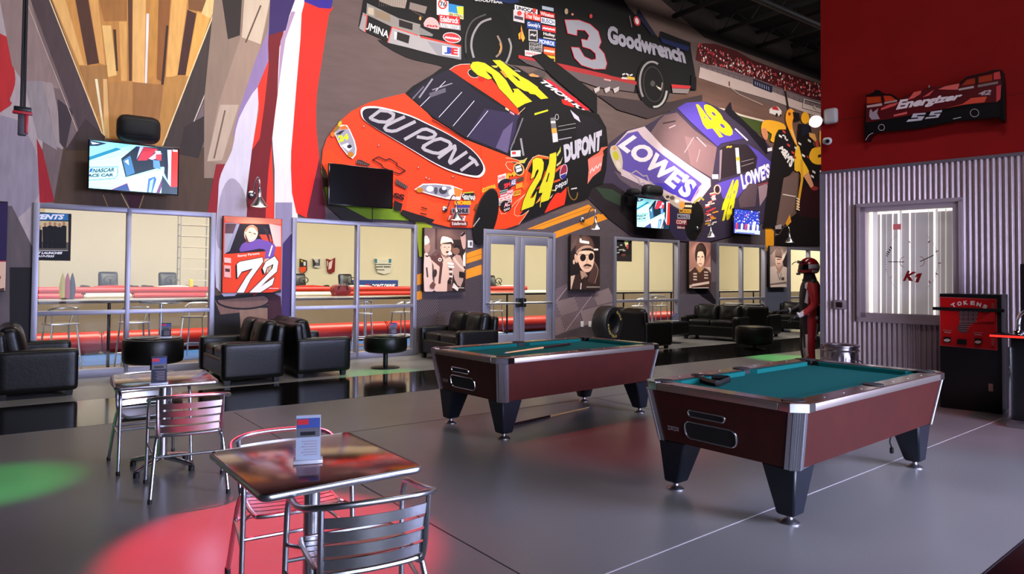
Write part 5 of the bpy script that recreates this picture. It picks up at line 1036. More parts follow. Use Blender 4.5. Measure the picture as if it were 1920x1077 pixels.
# ---- power drop hanging from the roof
pl9 = Plane((0, 8.6, 0), (0, -1, 0)); p = at_plane(42, 222, pl9)
t = thing('hanging_power_drop', 'black hanging cable drop with a red outlet box in the upper left', 'cable drop', (p.x, 8.6, p.z))
m = MB(); m.tube([(-.012, 0, .10), (-.01, 0, 1.5), (.0, 0, 9.2 - p.z)], .012, 6); m.tube([(.014, 0, .10), (.012, 0, 1.5), (.004, 0, 9.2 - p.z)], .012, 6); obj('cable', m, RUBBER, t)
m = MB(); m.box(0, 0, .09, .15, .10, .05, bev=.01); obj('grip', m, BLACK, t)
m = MB(); m.box(0, 0, -.05, .075, .075, .26, bev=.012); obj('outlet_box', m, mat('box_grey', '4A4348', .5), t)
m = MB(); m.box(.036, -.01, -.06, .03, .075, .20, bev=.008); m.box(0, -.03, .05, .17, .05, .03, bev=.008); obj('red_strip', m, mat('red_plastic', 'B0202C', .4), t)
# ---- right wall things
def RL(u, v, off=0): return at_plane(u, v, RWALL, off)
RZ = math.atan2(RN.y, RN.x) + PI / 2      # local -y faces the room
p = RL(1560, 219); t = thing('emergency_light', 'white emergency light box with a bright lamp at the end of the red wall', 'emergency light', p, RZ)
m = MB(); m.cushion((0, -.05, 0), (.19, .10, .22), (0, 0, 0), .04, .005, 1); obj('housing', m, mat('light_housing', 'BEB6B2', .5), t)
EL = mat('lamp_bright', 'FFF6EA', .4, emit=40, var=.01)
sd = -1 if (RWALL.ex.dot(Vector((math.cos(RZ), math.sin(RZ), 0))) * sgn) > 0 else 1
m = MB(); m.lathe([(.01, -.09), (.05, -.07), (.085, 0), (.09, .015), (.08, .012)], 18, Matrix.Translation((sd * .185, -.09, -.06)) @ Matrix.Rotation(PI / 2, 4, 'X')); m.tube([(sd * .08, -.05, -.03), (sd * .16, -.06, -.055)], .02, 8); hd = obj('lamp_head', m, mat('light_housing', 'BEB6B2', .5), t)
m = MB(); m.lathe([(.002, .03), (.045, .026), (.075, .012), (.075, .0), (.002, -.01)], 18, Matrix.Translation((sd * .185, -.09, -.06)) @ Matrix.Rotation(PI / 2, 4, 'X')); obj('bulb', m, EL, hd)
lpos = p + Vector((math.cos(RZ), math.sin(RZ), 0)) * (sd * .2) + RN * .2 + Vector((0, 0, -.05))
spot('mural_glow_spot', lpos, (15.7, 11.9, 4.95), 17000, (1, .84, .80), 24, 1.0, .05)  # added spot at the lamp stands in for haze over the purple car
spot('mural_glow_spot', lpos, (20.2, 11.9, 4.6), 8000, (1, .84, .72), 30, 1.0, .05)  # second added spot, brightens the printed pit crew
p = RL(1553, 265); t = thing('security_camera', 'small white security camera below the emergency light', 'camera', p, RZ)
m = MB(); m.lathe([(.055, 0), (.055, .02), (.03, .03)], 18, Matrix.Rotation(PI / 2, 4, 'X')); obj('mount', m, WHITE, t)
m = MB(); m.cushion((0, -.085, -.01), (.10, .12, .10), (.25, 0, .3), .045, 0, 1); obj('housing', m, mat('light_housing', 'BEB6B2', .5), t)
m = MB(); m.cyl((.03, -.13, -.02), (.04, -.155, -.03), .028); obj('lens', m, BLACKG, t)
p = RL(1577, 571.5); t = thing('wall_switch_box', 'small grey control box on the corrugated wall', 'switch box', p + RN * .022, RZ)
m = MB(); m.box(0, -.03, 0, .155, .06, .13, bev=.008); obj('housing', m, mat('box_mauve', '8A7A80', .5), t); m = MB(); m.box(0, -.062, 0, .085, .006, .075, bev=.003); obj('panel', m, mat('dark_display', '2A1614', .3), t)
# kart bodywork panel on the red wall
KP = Plane(RWALL.pt(0, 0, .16), RN); K4 = (1600, 110, .15781)
out = [(128, 800), (140, 560), (150, 440), (240, 400), (262, 370), (318, 378), (330, 425), (460, 430), (545, 490), (700, 410), (820, 375), (900, 335), (1000, 335), (1260, 288), (1350, 222), (1500, 185), (1640, 140), (1740, 130), (1775, 170), (1792, 300), (1800, 755), (1720, 700), (1200, 745), (800, 830), (350, 872), (240, 884), (180, 930), (150, 985)]
def kpx(x, y): return at_plane(K4[0] + x * K4[2], K4[1] + y * K4[2], KP)
q = [kpx(*o_) for o_ in out]; c0 = sum(q, Vector()) / len(q)
t = thing('bodywork_panel', 'red, black and silver race car side panel mounted on the red wall', 'car panel', c0 - RN * .16)
m = MB(); N_ = len(q)
fr_ = [m.bm.verts.new(v) for v in q]; md = [m.bm.verts.new(c0 + (v - c0) * 1.015 - RN * .05) for v in q]; bk = [m.bm.verts.new(c0 + (v - c0) * .97 - RN * .155) for v in q]
m.bm.faces.new(fr_); m.bm.faces.new(bk[::-1])
for i in range(N_):
    j = (i + 1) % N_; m.bm.faces.new((fr_[i], fr_[j], md[j], md[i])); m.bm.faces.new((md[i], md[j], bk[j], bk[i]))
obj('shell', m, mat('panel_black', '0E0A0B', .25, spec=.6), t, world=True)
a = Art(KP, .0015, .0004).k(*K4); a.cm = lambda c: mat('panel_' + c, c, .3, 0, .06, 5, spec=.5)
a.poly([(150, 570), (150, 450), (330, 430), (460, 435), (550, 495), (700, 415), (900, 345), (1260, 295), (1350, 225), (1500, 190), (1740, 140), (1765, 300), (1720, 515), (1400, 540), (1100, 590), (600, 690), (150, 760)], '5A0E14'); a.poly([(150, 765), (1720, 530), (1740, 560), (1740, 690), (1200, 740), (800, 825), (350, 868), (160, 880)], '0E0B0D')
for pts, c in (([(160, 460), (330, 450), (335, 520), (160, 535)], 'B83A14'), ([(360, 440), (440, 440), (510, 490), (380, 515)], 'C83A1C'), ([(1290, 320), (1350, 255), (1450, 235), (1445, 300)], 'A03014'), ([(1490, 290), (1490, 220), (1650, 190), (1650, 260)], 'A83414'), ([(1670, 170), (1740, 150), (1755, 240), (1670, 250)], 'D84040'),
               ([(650, 490), (720, 400), (810, 380), (800, 420), (720, 470)], 'E86058'), ([(1010, 365), (1090, 330), (1265, 295), (1240, 370), (1120, 370)], 'E86860'), ([(330, 590), (430, 545), (540, 520), (500, 560), (330, 615)], 'E05850'), ([(1090, 595), (1300, 540), (1400, 470), (1590, 450), (1560, 520), (1300, 550)], 'E05038'), ([(480, 670), (640, 630), (640, 660), (480, 690)], 'E86058'), ([(1700, 330), (1760, 310), (1750, 480), (1700, 520)], 'D04048'), ([(820, 460), (960, 370), (930, 410), (900, 440)], 'E05850'), ([(160, 560), (340, 530), (345, 560), (165, 585)], 'C8A8A0'), ([(370, 520), (520, 490), (525, 512), (372, 540)], 'B89890'), ([(1250, 360), (1430, 325), (1435, 350), (1255, 382)], 'C0A8A4'), ([(1480, 315), (1720, 272), (1720, 300), (1480, 345)], '8A7470')): a.poly(pts, c)
a.text('Energizer', (490, 645), (1235, 515), (1330, 400), (560, 490), 'F0DEDE', .05); a.text('42', (1470, 440), (1630, 432), (1655, 368), (1520, 385), 'C0A4A8', .05)
a.poly([(630, 755), (655, 725), (770, 715), (775, 700), (690, 705), (715, 655), (865, 645), (855, 668), (760, 672), (755, 688), (850, 685), (815, 735)], 'CCC4CC'); a.poly([(850, 720), (870, 698), (985, 688), (990, 672), (900, 680), (925, 632), (1060, 612), (1050, 640), (965, 648), (960, 660), (1040, 655), (1010, 702)], 'CCC4CC')
a.poly([(190, 690), (195, 620), (215, 600), (235, 640), (300, 590), (285, 650), (318, 720), (220, 728)], 'A89098'); a.ring(337, 820, 36, 36, 9, '9A9094'); a.ring(1442, 648, 50, 46, 9, '9A9094'); a.line([(150, 970), (190, 910), (240, 885)], 5, 'D8D0D0', 3); a.line([(1190, 720), (1280, 700)], 9, 'C8C0C4')
a.line([(345, 440), (350, 520)], 16, '120C0D'); a.line([(1465, 200), (1470, 300)], 24, '120C0D'); a.line([(150, 440), (330, 425), (460, 430), (545, 490)], 14, '120C0D'); a.line([(1262, 300), (1350, 224), (1500, 188), (1745, 135)], 14, '120C0D'); a.line([(1775, 170), (1795, 740)], 26, '0C090A'); a.ell(905, 335, 10, 16, '8A8488')
a.build('livery', t)
# ============================================================ lounge seats
def lump(m, c, s, r, rot=(0, 0, 0), puff=0, ax=2, tufts=(), n=10): m.cushion(c, s, rot, r, puff, ax, tufts, n)
def loveseat(label, seats=2, width=1.52):
    """front faces +x, origin at the middle of the footprint on the floor"""
    t = thing('leather_loveseat', label, 'sofa', (0, 0, 0), 0, 'black leather loveseats along the printed wall'); dep = .86; aw = .17
    m = MB(); lump(m, (0, 0, .235), (dep - .06, width - .1, .26), .03); obj('base', m, LEATHER, t)
    for sy in (-1, 1):
        m = MB(); y = sy * (width / 2 - aw / 2)
        lump(m, (.0, y, .335), (dep, aw, .53), .055, n=12)
        for k in (.15,): m.cyl((k - .1, y + sy * aw / 2, .36), (k - .1, y + sy * (aw / 2 + .006), .36), .02, seg=10)
        obj('arm', m, LEATHER, t)
    sw = (width - 2 * aw) / seats
    for k in range(seats):
        y = -width / 2 + aw + sw * (k + .5)
        m = MB(); lump(m, (.07, y, .42), (.62, sw - .012, .16), .05, puff=.025); obj('seat_cushion', m, LEATHER, t)
        m = MB(); lump(m, (-.26, y, .64), (.22, sw - .01, .50), .09, (0, -.20, 0), .05, 0, [(0, .0)], 14); obj('back_cushion', m, LEATHER, t)
    m = MB(); lump(m, (-.36, 0, .46), (.13, width - .06, .74), .05, (0, -.10, 0)); obj('backrest', m, LEATHER, t)
    for sx in (-1, 1):
        for sy in (-1, 1):
            m = MB(); m.box(sx * .34, sy * (width / 2 - .12), .055, .09, .09, .11, taper=(.75, .75)); obj('leg', m, BLACK, t)
    return t
L0 = loveseat('black loveseat cut off by the left edge, facing right')
L0.location = (.27, 10.95, 0)
def back(x, y, rz, label): return dup(L0, (x, y, 0), rz, label)
back(2.78, 10.62, PI, 'black loveseat facing left below the orange 72 print')
back(3.86, 10.75, 0, 'black loveseat facing right, back to back with the one below the 72 print')
back(6.69, 10.72, PI, 'black loveseat facing left between the microphone print and the near pool table')
back(11.32, 10.6, 0, 'black loveseat facing right behind the big tire')
back(14.47, 10.75, PI + rad(14), 'black loveseat with two tufted cushions facing left below the folded arms print')
back(16.25, 11.0, rad(10), 'black loveseat facing right behind the tufted one below the folded arms print')
back(18.55, 10.85, PI + rad(8), 'farthest black loveseat, left of the mannequin below the pale shirt print')
# ---- drum tables
def drum(label, r, z0, z1, base=True):
    t = thing('drum_table', label, 'side table', (0, 0, 0), 0, 'round black drum tables')
    m = MB(); h = z1 - z0; m.lathe([(r - .06, z0), (r - .015, z0 + .02), (r, z0 + .06), (r, z1 - .05), (r - .015, z1 - .015), (r - .05, z1 - .005)], 40); obj('drum', m, LEATHER, t)
    m = MB(); m.lathe([(r - .05, z1 - .006), (r - .04, z1 + .004), (.001, z1 + .004)], 40); obj('table_top', m, mat('drum_top', '1B1918', .22), t)
    m = MB(); m.cyl((0, 0, .02), (0, 0, z0 + .01), .04, seg=16); obj('pedestal', m, BLACK, t)
    m = MB(); m.lathe([(.24, 0), (.24, .012), (.20, .022), (.03, .035), (.001, .035)], 32); obj('foot_plate', m, BLACK, t)
    return t
d0 = drum('round black drum table in front of the leftmost window', .40, .27, .63); d0.location = (1.66, 10.95, 0)
d1 = drum('round black drum table on a stem in front of the second window', .36, .27, .54); d1.location = (5.10, 10.45, 0)
d2 = drum('round black ottoman table beside the mannequin', .40, .12, .50); d2.location = (13.15, 8.75, 0)
t = thing('square_side_table', 'low square black side table between the tire seat and the tufted loveseat', 'side table', (12.75, 10.75, 0))
m = MB(); lump(m, (0, 0, .36), (.62, .62, .30), .03); obj('drum', m, LEATHER, t); m = MB(); m.box(0, 0, .517, .60, .60, .012, bev=.004); obj('table_top', m, mat('drum_top', '1B1918', .22), t)
m = MB(); m.cyl((0, 0, .02), (0, 0, .24), .04); m.lathe([(.26, 0), (.26, .012), (.03, .035), (.001, .035)], 28); obj('pedestal', m, BLACK, t)
# ---- cards and brochures
CARDC = [('3A4C86', 'B0303A'), ('9AA6B8', '3A5AA8')]
def card(label, loc, rz, w_=.105, h_=.20, dark=True):
    t = thing('menu_card', label, 'menu card', loc, rz)
    m = MB(); m.box(0, 0, .008, w_ + .02, .07, .016, bev=.003); obj('stand', m, mat('acrylic', 'B8BCC4', .12, spec=.6), t)
    m = MB(); m.box(0, 0, h_ / 2 + .012, w_, .012, h_, rot=(-.07, 0, 0)); cb = obj('card', m, mat('card_dark' if dark else 'card_light', '262838' if dark else '9AA4B4', .25), t)
    m = MB(); n = Vector((0, -math.cos(.07), -math.sin(.07) * -1)); zf = lambda z: -.0075 - (z - h_ / 2 - .012) * -.07
    def fc(x0, x1, z0, z1, k, e=0): m.mi = k; m.hexa([(x0, zf(z0) - .001 - e, z0), (x1, zf(z0) - .001 - e, z0), (x1, zf(z0), z0), (x0, zf(z0), z0)], [(x0, zf(z1) - .001 - e, z1), (x1, zf(z1) - .001 - e, z1), (x1, zf(z1), z1), (x0, zf(z1), z1)])
    x = w_ / 2 - .004; fc(-x, x, h_ * .78, h_, 0); fc(-x, 0, h_ * .86, h_ * .98, 1, .0006); fc(-x, x, h_ * .58, h_ * .78, 2); fc(-x * .7, x * .6, h_ * .62, h_ * .70, 3, .0006)
    for k in range(6): fc(-x * .5 + .01 * (k % 2), x * .8, h_ * (.48 - k * .06), h_ * (.495 - k * .06), 4, .0006)
    obj('print', m, [mat('card_blue', '4A66B8' if not dark else '3A4A8A', .3), mat('card_red', 'B82A34', .3), mat('card_photo', '5A5A60', .3), mat('card_car', '1E1C24', .3), mat('card_text', 'D8D4DC' if not dark else '9A8A94', .3)], cb)
    return t
card('dark menu card standing on the drum table by the leftmost window', (1.80, 10.82, .634), rad(-12), .13, .20)
card('dark menu card standing on the drum table by the second window', (5.22, 10.42, .544), rad(-25), .13, .20)
card('dark red card standing on the square side table', (12.85, 10.7, .523), rad(-45), .16, .17)
for k, (x, y, z, l) in enumerate(((1.52, 10.85, .634, 'open black brochure on the drum table by the leftmost window'), (5.0, 10.35, .544, 'flat black brochure on the drum table by the second window'))):
    t = thing('brochure', l, 'brochure', (x, y, z), .3); m = MB(); m.box(-.07, 0, .006, .14, .2, .006, rot=(0, .05, 0)); m.box(.07, 0, .006, .14, .2, .006, rot=(0, -.05, 0)); obj('pages', m, mat('brochure_black', '17161A', .3), t); m = MB(); m.box(0, -.02, .0125, .08, .1, .0015); obj('print', m, mat('brochure_grey', '6A6668', .35), t)
# ---- racing tire on a low stand
tp = Vector((9.94, 10.05, 0)); t = thing('racing_slick', 'big black racing tire with yellow lettering standing behind the near pool table', 'tire', (tp.x, tp.y, .60), rad(-76))
Mx = Matrix.Rotation(PI / 2, 4, 'Y'); R_o, Wd = .375, .36
m = MB(); m.lathe([(.20, -.13), (.215, -.155), (.29, -.175), (.345, -.165), (.370, -.13), (.376, 0), (.370, .13), (.345, .165), (.29, .175), (.215, .155), (.20, .13), (.195, 0)], 56, Mx, closed=True); tm = obj('tire_body', m, mat('tire_rubber', '131112', .5, 0, .2, 14), t)
def ringtext(word, r, a0, a1, h_, M, mt, parent, nm):
    m = MB()
    for i, ch in enumerate(word):
        a = a0 + (a1 - a0) * (i + .5) / len(word); c = Vector((.176, r * math.cos(a), r * math.sin(a))); ey = Vector((0, math.cos(a), math.sin(a))); ex = Vector((0, -math.sin(a), math.cos(a))) * (1 if a1 > a0 else -1)
        if a1 < a0: pass
        else: ey = -ey
        wch = abs(a1 - a0) * r / len(word) * .72; text3d(m, ch, c - ex * wch / 2 - ey * h_ / 2, ex, ey, wch, h_, .05, 0, .003 if (ex.cross(ey)).x > 0 else -.003)
    return obj(nm, m, mt, parent, normals=False)
m = MB(); m.cyl((-.02, 0, 0), (.02, 0, 0), .21, seg=32); obj('dark_fill_disc', m, BLACK, t)  # added black disc stands in for the dark inside of the tire
YT = mat('tire_lettering', 'B8A25A', .5)
ringtext('EAGLE', .255, rad(75), rad(15), .055, None, YT, tm, 'lettering'); ringtext('GOODYEAR', .255, rad(175), rad(290), .055, None, YT, tm, 'lettering')
st = thing('tire_stand', 'low black stand under the racing tire', 'stand', (tp.x, tp.y, 0), rad(-76)); m = MB(); m.box(0, 0, .11, .42, .5, .22, bev=.01); obj('stand_box', m, BLACK, st)
m = MB()
for sy in (-1, 1): m.hexa([(-.15, sy * .06, .22), (.15, sy * .06, .22), (.15, sy * .24, .22), (-.15, sy * .24, .22)], [(-.15, sy * .12, .225), (.15, sy * .12, .225), (.15, sy * .24, .29), (-.15, sy * .24, .29)])
obj('chock', m, BLACK, st)
# ============================================================ pool tables
WOOD = mat('mahogany_laminate', '300E0D', .42, 0, .30, 7, spec=.28, stretch=(1, 1, .6), col2='44170F'); RAILW = mat('mahogany_rail', '3A1A16', .22, 0, .25, 10, spec=.6); CLOTH = mat('green_cloth', '08504D', .92, 0, .08, 60, spec=.1)
TRIM = mat('rail_aluminium', '9C9188', .40, .9, .06, 20, stretch=(.2, 1, 1)); LEGM = mat('leg_laminate', '10141D', .32, 0, .2, 8, spec=.5); PKT = mat('pocket_black', '060606', .7)
hx_, hy_ = 1.20, .615
def oct_(hx, hy, c): return [(-hx + c, -hy), (hx - c, -hy), (hx, -hy + c), (hx, hy - c), (hx - c, hy), (-hx + c, hy), (-hx, hy - c), (-hx, -hy + c)]
def pool(label, loc, rz):
    t = thing('pool_table', label, 'pool table', loc, rz, 'coin operated pool tables')
    # cabinet with the tapered sides
    m = MB(); A_, B_ = oct_(hx_ - .075, hy_ - .075, .05), oct_(hx_ - .012, hy_ - .012, .05)
    va = [m.bm.verts.new((x, y, .37)) for x, y in A_]; vb = [m.bm.verts.new((x, y, .735)) for x, y in B_]
    m.bm.faces.new(va[::-1]); m.bm.faces.new(vb)
    for i in range(8): m.bm.faces.new((va[i], va[(i + 1) % 8], vb[(i + 1) % 8], vb[i]))
    cab = obj('cabinet', m, WOOD, t)
    # ribbed corner covers
    for i, (sx, sy) in enumerate(((1, -1), (1, 1), (-1, 1), (-1, -1))):
        k0 = {0: 1, 1: 3, 2: 5, 3: 7}[i]; k1 = (k0 + 1) % 8; n = Vector((sx, sy, 0)).normalized()
        P = [Vector((*A_[k0], .362)), Vector((*A_[k1], .362)), Vector((*B_[k0], .735)), Vector((*B_[k1], .735))]
        m = MB(); e = n * .012; m.hexa([P[0] - e * .3, P[1] - e * .3, P[1] + e, P[0] + e], [P[2] - e * .3, P[3] - e * .3, P[3] + e, P[2] + e])
        for f in (.12, .3, .5, .7, .88): m.tube([P[0].lerp(P[1], f) + e, P[2].lerp(P[3], f) + e], .006, 6)
        # returns on the two faces
        for a_, b_, d in ((P[0], P[2], (A_[k0 - 1], B_[k0 - 1])), (P[1], P[3], (A_[(k1 + 1) % 8], B_[(k1 + 1) % 8]))):
            da = (Vector((*d[0], .362)) - a_).normalized() * .028; nn = Vector((da.y, -da.x, 0)).normalized() * .006
            if nn.dot(n) < 0: nn = -nn
            m.hexa([a_, a_ + da, a_ + da + nn, a_ + nn], [b_, b_ + da, b_ + da + nn, b_ + nn])
        obj('corner_cover', m, ALU, t)
    # bed, rails, cushions
    m = MB(); m.box(0, 0, .742, 2 * hx_ - .2, 2 * hy_ - .2, .014); obj('bed', m, CLOTH, t)
    c, wv, z0, z1 = .07, .125, .735, .79
    for sy in (-1, 1):
        m = MB(); m.prism([(-hx_ + .13, sy * hy_), (hx_ - .13, sy * hy_), (hx_ - .15, sy * (hy_ - wv)), (-hx_ + .15, sy * (hy_ - wv))], z0, z1); obj('rail', m, RAILW, t)
        m = MB(); m.box(0, sy * (hy_ + .004), .762, 2 * hx_ - .30, .014, .048, bev=.003); obj('rail_trim', m, TRIM, t)
        for s2 in (-1, 1):
            m = MB(); xa, xb = s2 * .065, s2 * (hx_ - .20); yo = sy * (hy_ - wv)
            m.prism([(xa, yo), (xb, yo), (xb - s2 * .045, yo - sy * .05), (xa + s2 * .03, yo - sy * .05)], .748, .784); obj('cushion', m, CLOTH, t)
    for sx in (-1, 1):
        m = MB(); m.prism([(sx * hx_, -hy_ + .13), (sx * hx_, hy_ - .13), (sx * (hx_ - wv), hy_ - .15), (sx * (hx_ - wv), -hy_ + .15)], z0, z1); obj('rail', m, RAILW, t)
        m = MB(); m.box(sx * (hx_ + .004), 0, .762, .014, 2 * hy_ - .30, .048, bev=.003); obj('rail_trim', m, TRIM, t)
        m = MB(); xo = sx * (hx_ - wv); m.prism([(xo, -hy_ + .20), (xo, hy_ - .20), (xo - sx * .05, hy_ - .245), (xo - sx * .05, -hy_ + .245)], .748, .784); obj('cushion', m, CLOTH, t)
        for sy in (-1, 1):
            m = MB(); m.prism([(sx * (hx_ - .13), sy * (hy_ + .004)), (sx * (hx_ - c), sy * (hy_ + .004)), (sx * (hx_ + .004), sy * (hy_ - c)), (sx * (hx_ + .004), sy * (hy_ - .13)), (sx * (hx_ - wv), sy * (hy_ - .15)), (sx * (hx_ - .15), sy * (hy_ - wv))], z0, z1 + .004); cc = obj('corner_casting', m, RAILW, t)
            m = MB(); m.prism([(sx * (hx_ - .145), sy * (hy_ + .008)), (sx * (hx_ - c), sy * (hy_ + .012)), (sx * (hx_ + .012), sy * (hy_ - c)), (sx * (hx_ + .008), sy * (hy_ - .145)), (sx * (hx_ - .004), sy * (hy_ - .145)), (sx * (hx_ - .004), sy * (hy_ - c - .006)), (sx * (hx_ - c - .006), sy * (hy_ - .004)), (sx * (hx_ - .145), sy * (hy_ - .004))], z0 + .002, z1); obj('chrome_cap', m, CHROME, cc)
    PP = [(sx * (hx_ - .115), sy * (hy_ - .115)) for sx in (-1, 1) for sy in (-1, 1)] + [(0, sy * (hy_ - .085)) for sy in (-1, 1)]
    for x, y in PP:
        m = MB(); side = x == 0; r = .058
        m.lathe([(r, .7955), (r + .012, .7965), (r + .014, .792), (r + .004, .785)], 24, Matrix.Translation((x, y, 0)), closed=True); m.lathe([(r + .002, .7952), (.001, .7950)], 24, Matrix.Translation((x, y, 0)))  # flat black disc stands in for the dark of the open hole
        if not side: pass
        m.prism([(x - .05, y - .05), (x + .05, y - .05), (x + .05, y + .05), (x - .05, y + .05)], .74, .789, Matrix()); obj('pocket', m, PKT, t)
    m = MB()
    for k in range(-3, 4):
        if k:
            for sy in (-1, 1): m.cyl((k * .27, sy * (hy_ - .05), .789), (k * .27, sy * (hy_ - .05), .7915), .006, seg=8)
    obj('sights', m, mat('sight_pearl', 'C8C0B8', .3), t)
    for sx in (-1, 1):
        for sy in (-1, 1):
            m = MB(); X0, X1, x0, x1 = hx_ - .085, hx_ - .34, hx_ - .115, hx_ - .245; Y0, Y1, y0, y1 = hy_ - .085, hy_ - .32, hy_ - .115, hy_ - .235
            m.hexa([(sx * x0, sy * y0, .055), (sx * x1, sy * y0, .055), (sx * x1, sy * y1, .055), (sx * x0, sy * y1, .055)], [(sx * X0, sy * Y0, .372), (sx * X1, sy * Y0, .372), (sx * X1, sy * Y1, .372), (sx * X0, sy * Y1, .372)])
            if True: bmesh.ops.bevel(m.bm, geom=list(m.bm.edges), offset=.012, segments=1, affect='EDGES')
            lg = obj('leg', m, LEGM, t)
            xc, yc = sx * (x0 + x1) / 2, sy * (y0 + y1) / 2; m = MB(); m.lathe([(.062, 0), (.062, .006), (.045, .018), (.02, .026), (.016, .06)], 22, Matrix.Translation((xc, yc, 0))); obj('leveler_foot', m, STEEL, lg)
    # ball return on the coin end
    def endp(y, z, off=0):
        k = (z - .37) / .365; return Vector((-(hx_ - .075 + .063 * k) - off, y, z))
    def slotpts(y0, y1, z0, z1, r, n=6):
        P = []
        for cx_, cz_, a0 in ((y1 - r, z1 - r, 0), (y0 + r, z1 - r, 90), (y0 + r, z0 + r, 180), (y1 - r, z0 + r, 270)):
            for k in range(n + 1): a = rad(a0 + 90 * k / n); P.append((cx_ + r * math.cos(a), cz_ + r * math.sin(a)))
        return P
    for nm, y0, y1, z0, z1, r in (('ball_return', -.14, .265, .425, .545, .045), ('coin_slot', -.065, .225, .585, .63, .022)):
        P = slotpts(y0, y1, z0, z1, r); m = MB(); v = [m.bm.verts.new(endp(y, z, .0025)) for y, z in P]; f = m.bm.faces.new(v); w2 = [m.bm.verts.new(endp(y, z, -.02)) for y, z in P]
        for i in range(len(P)): m.bm.faces.new((v[i], v[(i + 1) % len(P)], w2[(i + 1) % len(P)], w2[i]))
        so = obj(nm, m, PKT, cab); m = MB(); m.tube([endp(y, z, .004) for y, z in P], .0065, 8, closed=True); obj('chrome_rim', m, CHROME, so)
    m = MB(); [m.hexa([endp(.42 - k * .025, z_, .0005), endp(.40 - k * .025, z_, .0005), endp(.40 - k * .025, z_, .002), endp(.42 - k * .025, z_, .002)], [endp(.42 - k * .025, z_ + .012, .0005), endp(.40 - k * .025, z_ + .012, .0005), endp(.40 - k * .025, z_ + .012, .002), endp(.42 - k * .025, z_ + .012, .002)]) for k in range(4) for z_ in (.452 + .004 * (k % 2), .472)]; m2 = obj('maker_badge', m, mat('badge_grey', '8A7C7C', .4), cab, normals=False)
    return t
pt1 = pool('pool table farther from the viewer with a cue lying on the cloth', (4.8105, 5.7661, 0), rad(3.777))
pt2 = dup(pt1, (5.0029, 2.9005, 0), rad(2.915), 'nearest pool table with a triangle rack on the cloth')
# plug cord hanging from the near table
cp = MB(); ex_ = Vector((math.cos(rad(2.9)), math.sin(rad(2.9)), 0)); ey_ = Vector((-ex_.y, ex_.x, 0)); o_ = Vector((5.0029, 2.9005, 0))
b0 = o_ + ex_ * .92 - ey_ * .30; cp.tube(catmull([b0 + Vector((0, 0, .3695)), b0 + Vector((.01, 0, .28)), b0 + Vector((-.01, .01, .20)), b0 + Vector((.0, .0, .15))], 5), .006, 8); cp.box(b0.x, b0.y, .125, .03, .025, .05, bev=.006)
tag(obj('power_cord', cp, RUBBER), 'short black power cord dangling under the nearest pool table', 'cord')
# cues and rack
def cue(label, p, q, two=False):
    p, q = Vector(p), Vector(q); t = thing('pool_cue', label, 'cue stick', p); d = q - p
    m = MB(); m.tube([d * .0, d * .08, d * .42, d * .45], [.0155, .0155, .0125, .0118], 12); obj('butt', m, mat('cue_butt', '241013', .25), t)
    m = MB(); m.tube([d * .45, d * .98], [.0118, .0068], 12); obj('shaft', m, mat('cue_maple', 'B98C5E', .3, 0, .12, 20), t)
    m = MB(); m.tube([d * .98, d], [.0068, .0062], 10); obj('tip', m, mat('cue_tip', '3A5A7A', .8), t)
zc = .7655
c1a, c1b = floor_at(1068, 645.5, zc), floor_at(945, 668, zc)
cue('pool cue lying across the cloth of the farther pool table', (c1a.x, c1a.y, zc), (c1b.x + (c1b.x - c1a.x) * .0, c1b.y, .7955))
c2a, c2b = floor_at(960, 800), floor_at(1106, 765)
cue('pool cue lying on the floor under the farther pool table', (c2a.x, c2a.y, .0165), (c2b.x, c2b.y, .0075))
rk = [floor_at(1283, 716, .75), floor_at(1340, 703, .75), floor_at(1375, 722, .75)]
t = thing('triangle_rack', 'black triangle ball rack lying on the near pool table cloth', 'rack', (4.32, 3.26, .7495), rad(12))
tri = [(-.165, -.145), (.165, -.10), (.04, .19)]
m = MB(); P = []
for i in range(3):
    a_, b_ = Vector(tri[i]), Vector(tri[(i + 1) % 3]); c_ = Vector(tri[i - 1]); P += [a_ + (c_ - a_).normalized() * .03, a_ + (b_ - a_).normalized() * .03]
m.tube([(p_.x, p_.y, .024) for p_ in P], .024, 4, closed=True, flat=(.4, 1)); obj('frame', m, BLACK, t)
# ============================================================ bistro set
TOPM = mat('embossed_steel_top', '9A7070', .14, 1, .16, 12, bump=.05)  # reddish tint on the steel stands in for reflected red light
def bistro_table(label, loc, rz, sx, sy):
    t = thing('bistro_table', label, 'table', loc, rz)
    m = MB(); m.box(0, 0, .709, sx - .012, sy - .012, .022, bev=.004); obj('table_top', m, TOPM, t)
    m = MB(); r = .035; pts = []
    for cx_, cy_, a0 in ((sx / 2 - r, sy / 2 - r, 0), (-sx / 2 + r, sy / 2 - r, 90), (-sx / 2 + r, -sy / 2 + r, 180), (sx / 2 - r, -sy / 2 + r, 270)):
        for k in range(5): a_ = rad(a0 + 22.5 * k); pts.append((cx_ + r * math.cos(a_), cy_ + r * math.sin(a_), .708))
    m.tube(pts, .014, 8, closed=True, flat=(.45, 1)); obj('edge_band', m, ALU, t)
    m = MB(); m.cyl((0, 0, .08), (0, 0, .70), .036, seg=20); m.cyl((0, 0, .685), (0, 0, .70), .11, seg=20); obj('column', m, ALU, t)
    for k in range(4):
        a_ = PI / 4 + k * PI / 2; m = MB(); e = Vector((math.cos(a_), math.sin(a_), 0)); m.tube([e * .03 + Vector((0, 0, .095)), e * .15 + Vector((0, 0, .075)), e * .28 + Vector((0, 0, .048))], [.024, .02, .015], 10); ft = obj('foot', m, CHROME, t)
        m = MB(); m.cyl(e * .27, e * .27 + Vector((0, 0, .038)), .022, seg=14); obj('glide', m, RUBBER, ft)
    return t
bistro_table('metal bistro table farther from the viewer, by the left loveseat', (.99, 6.01, 0), rad(-4), .70, .72)
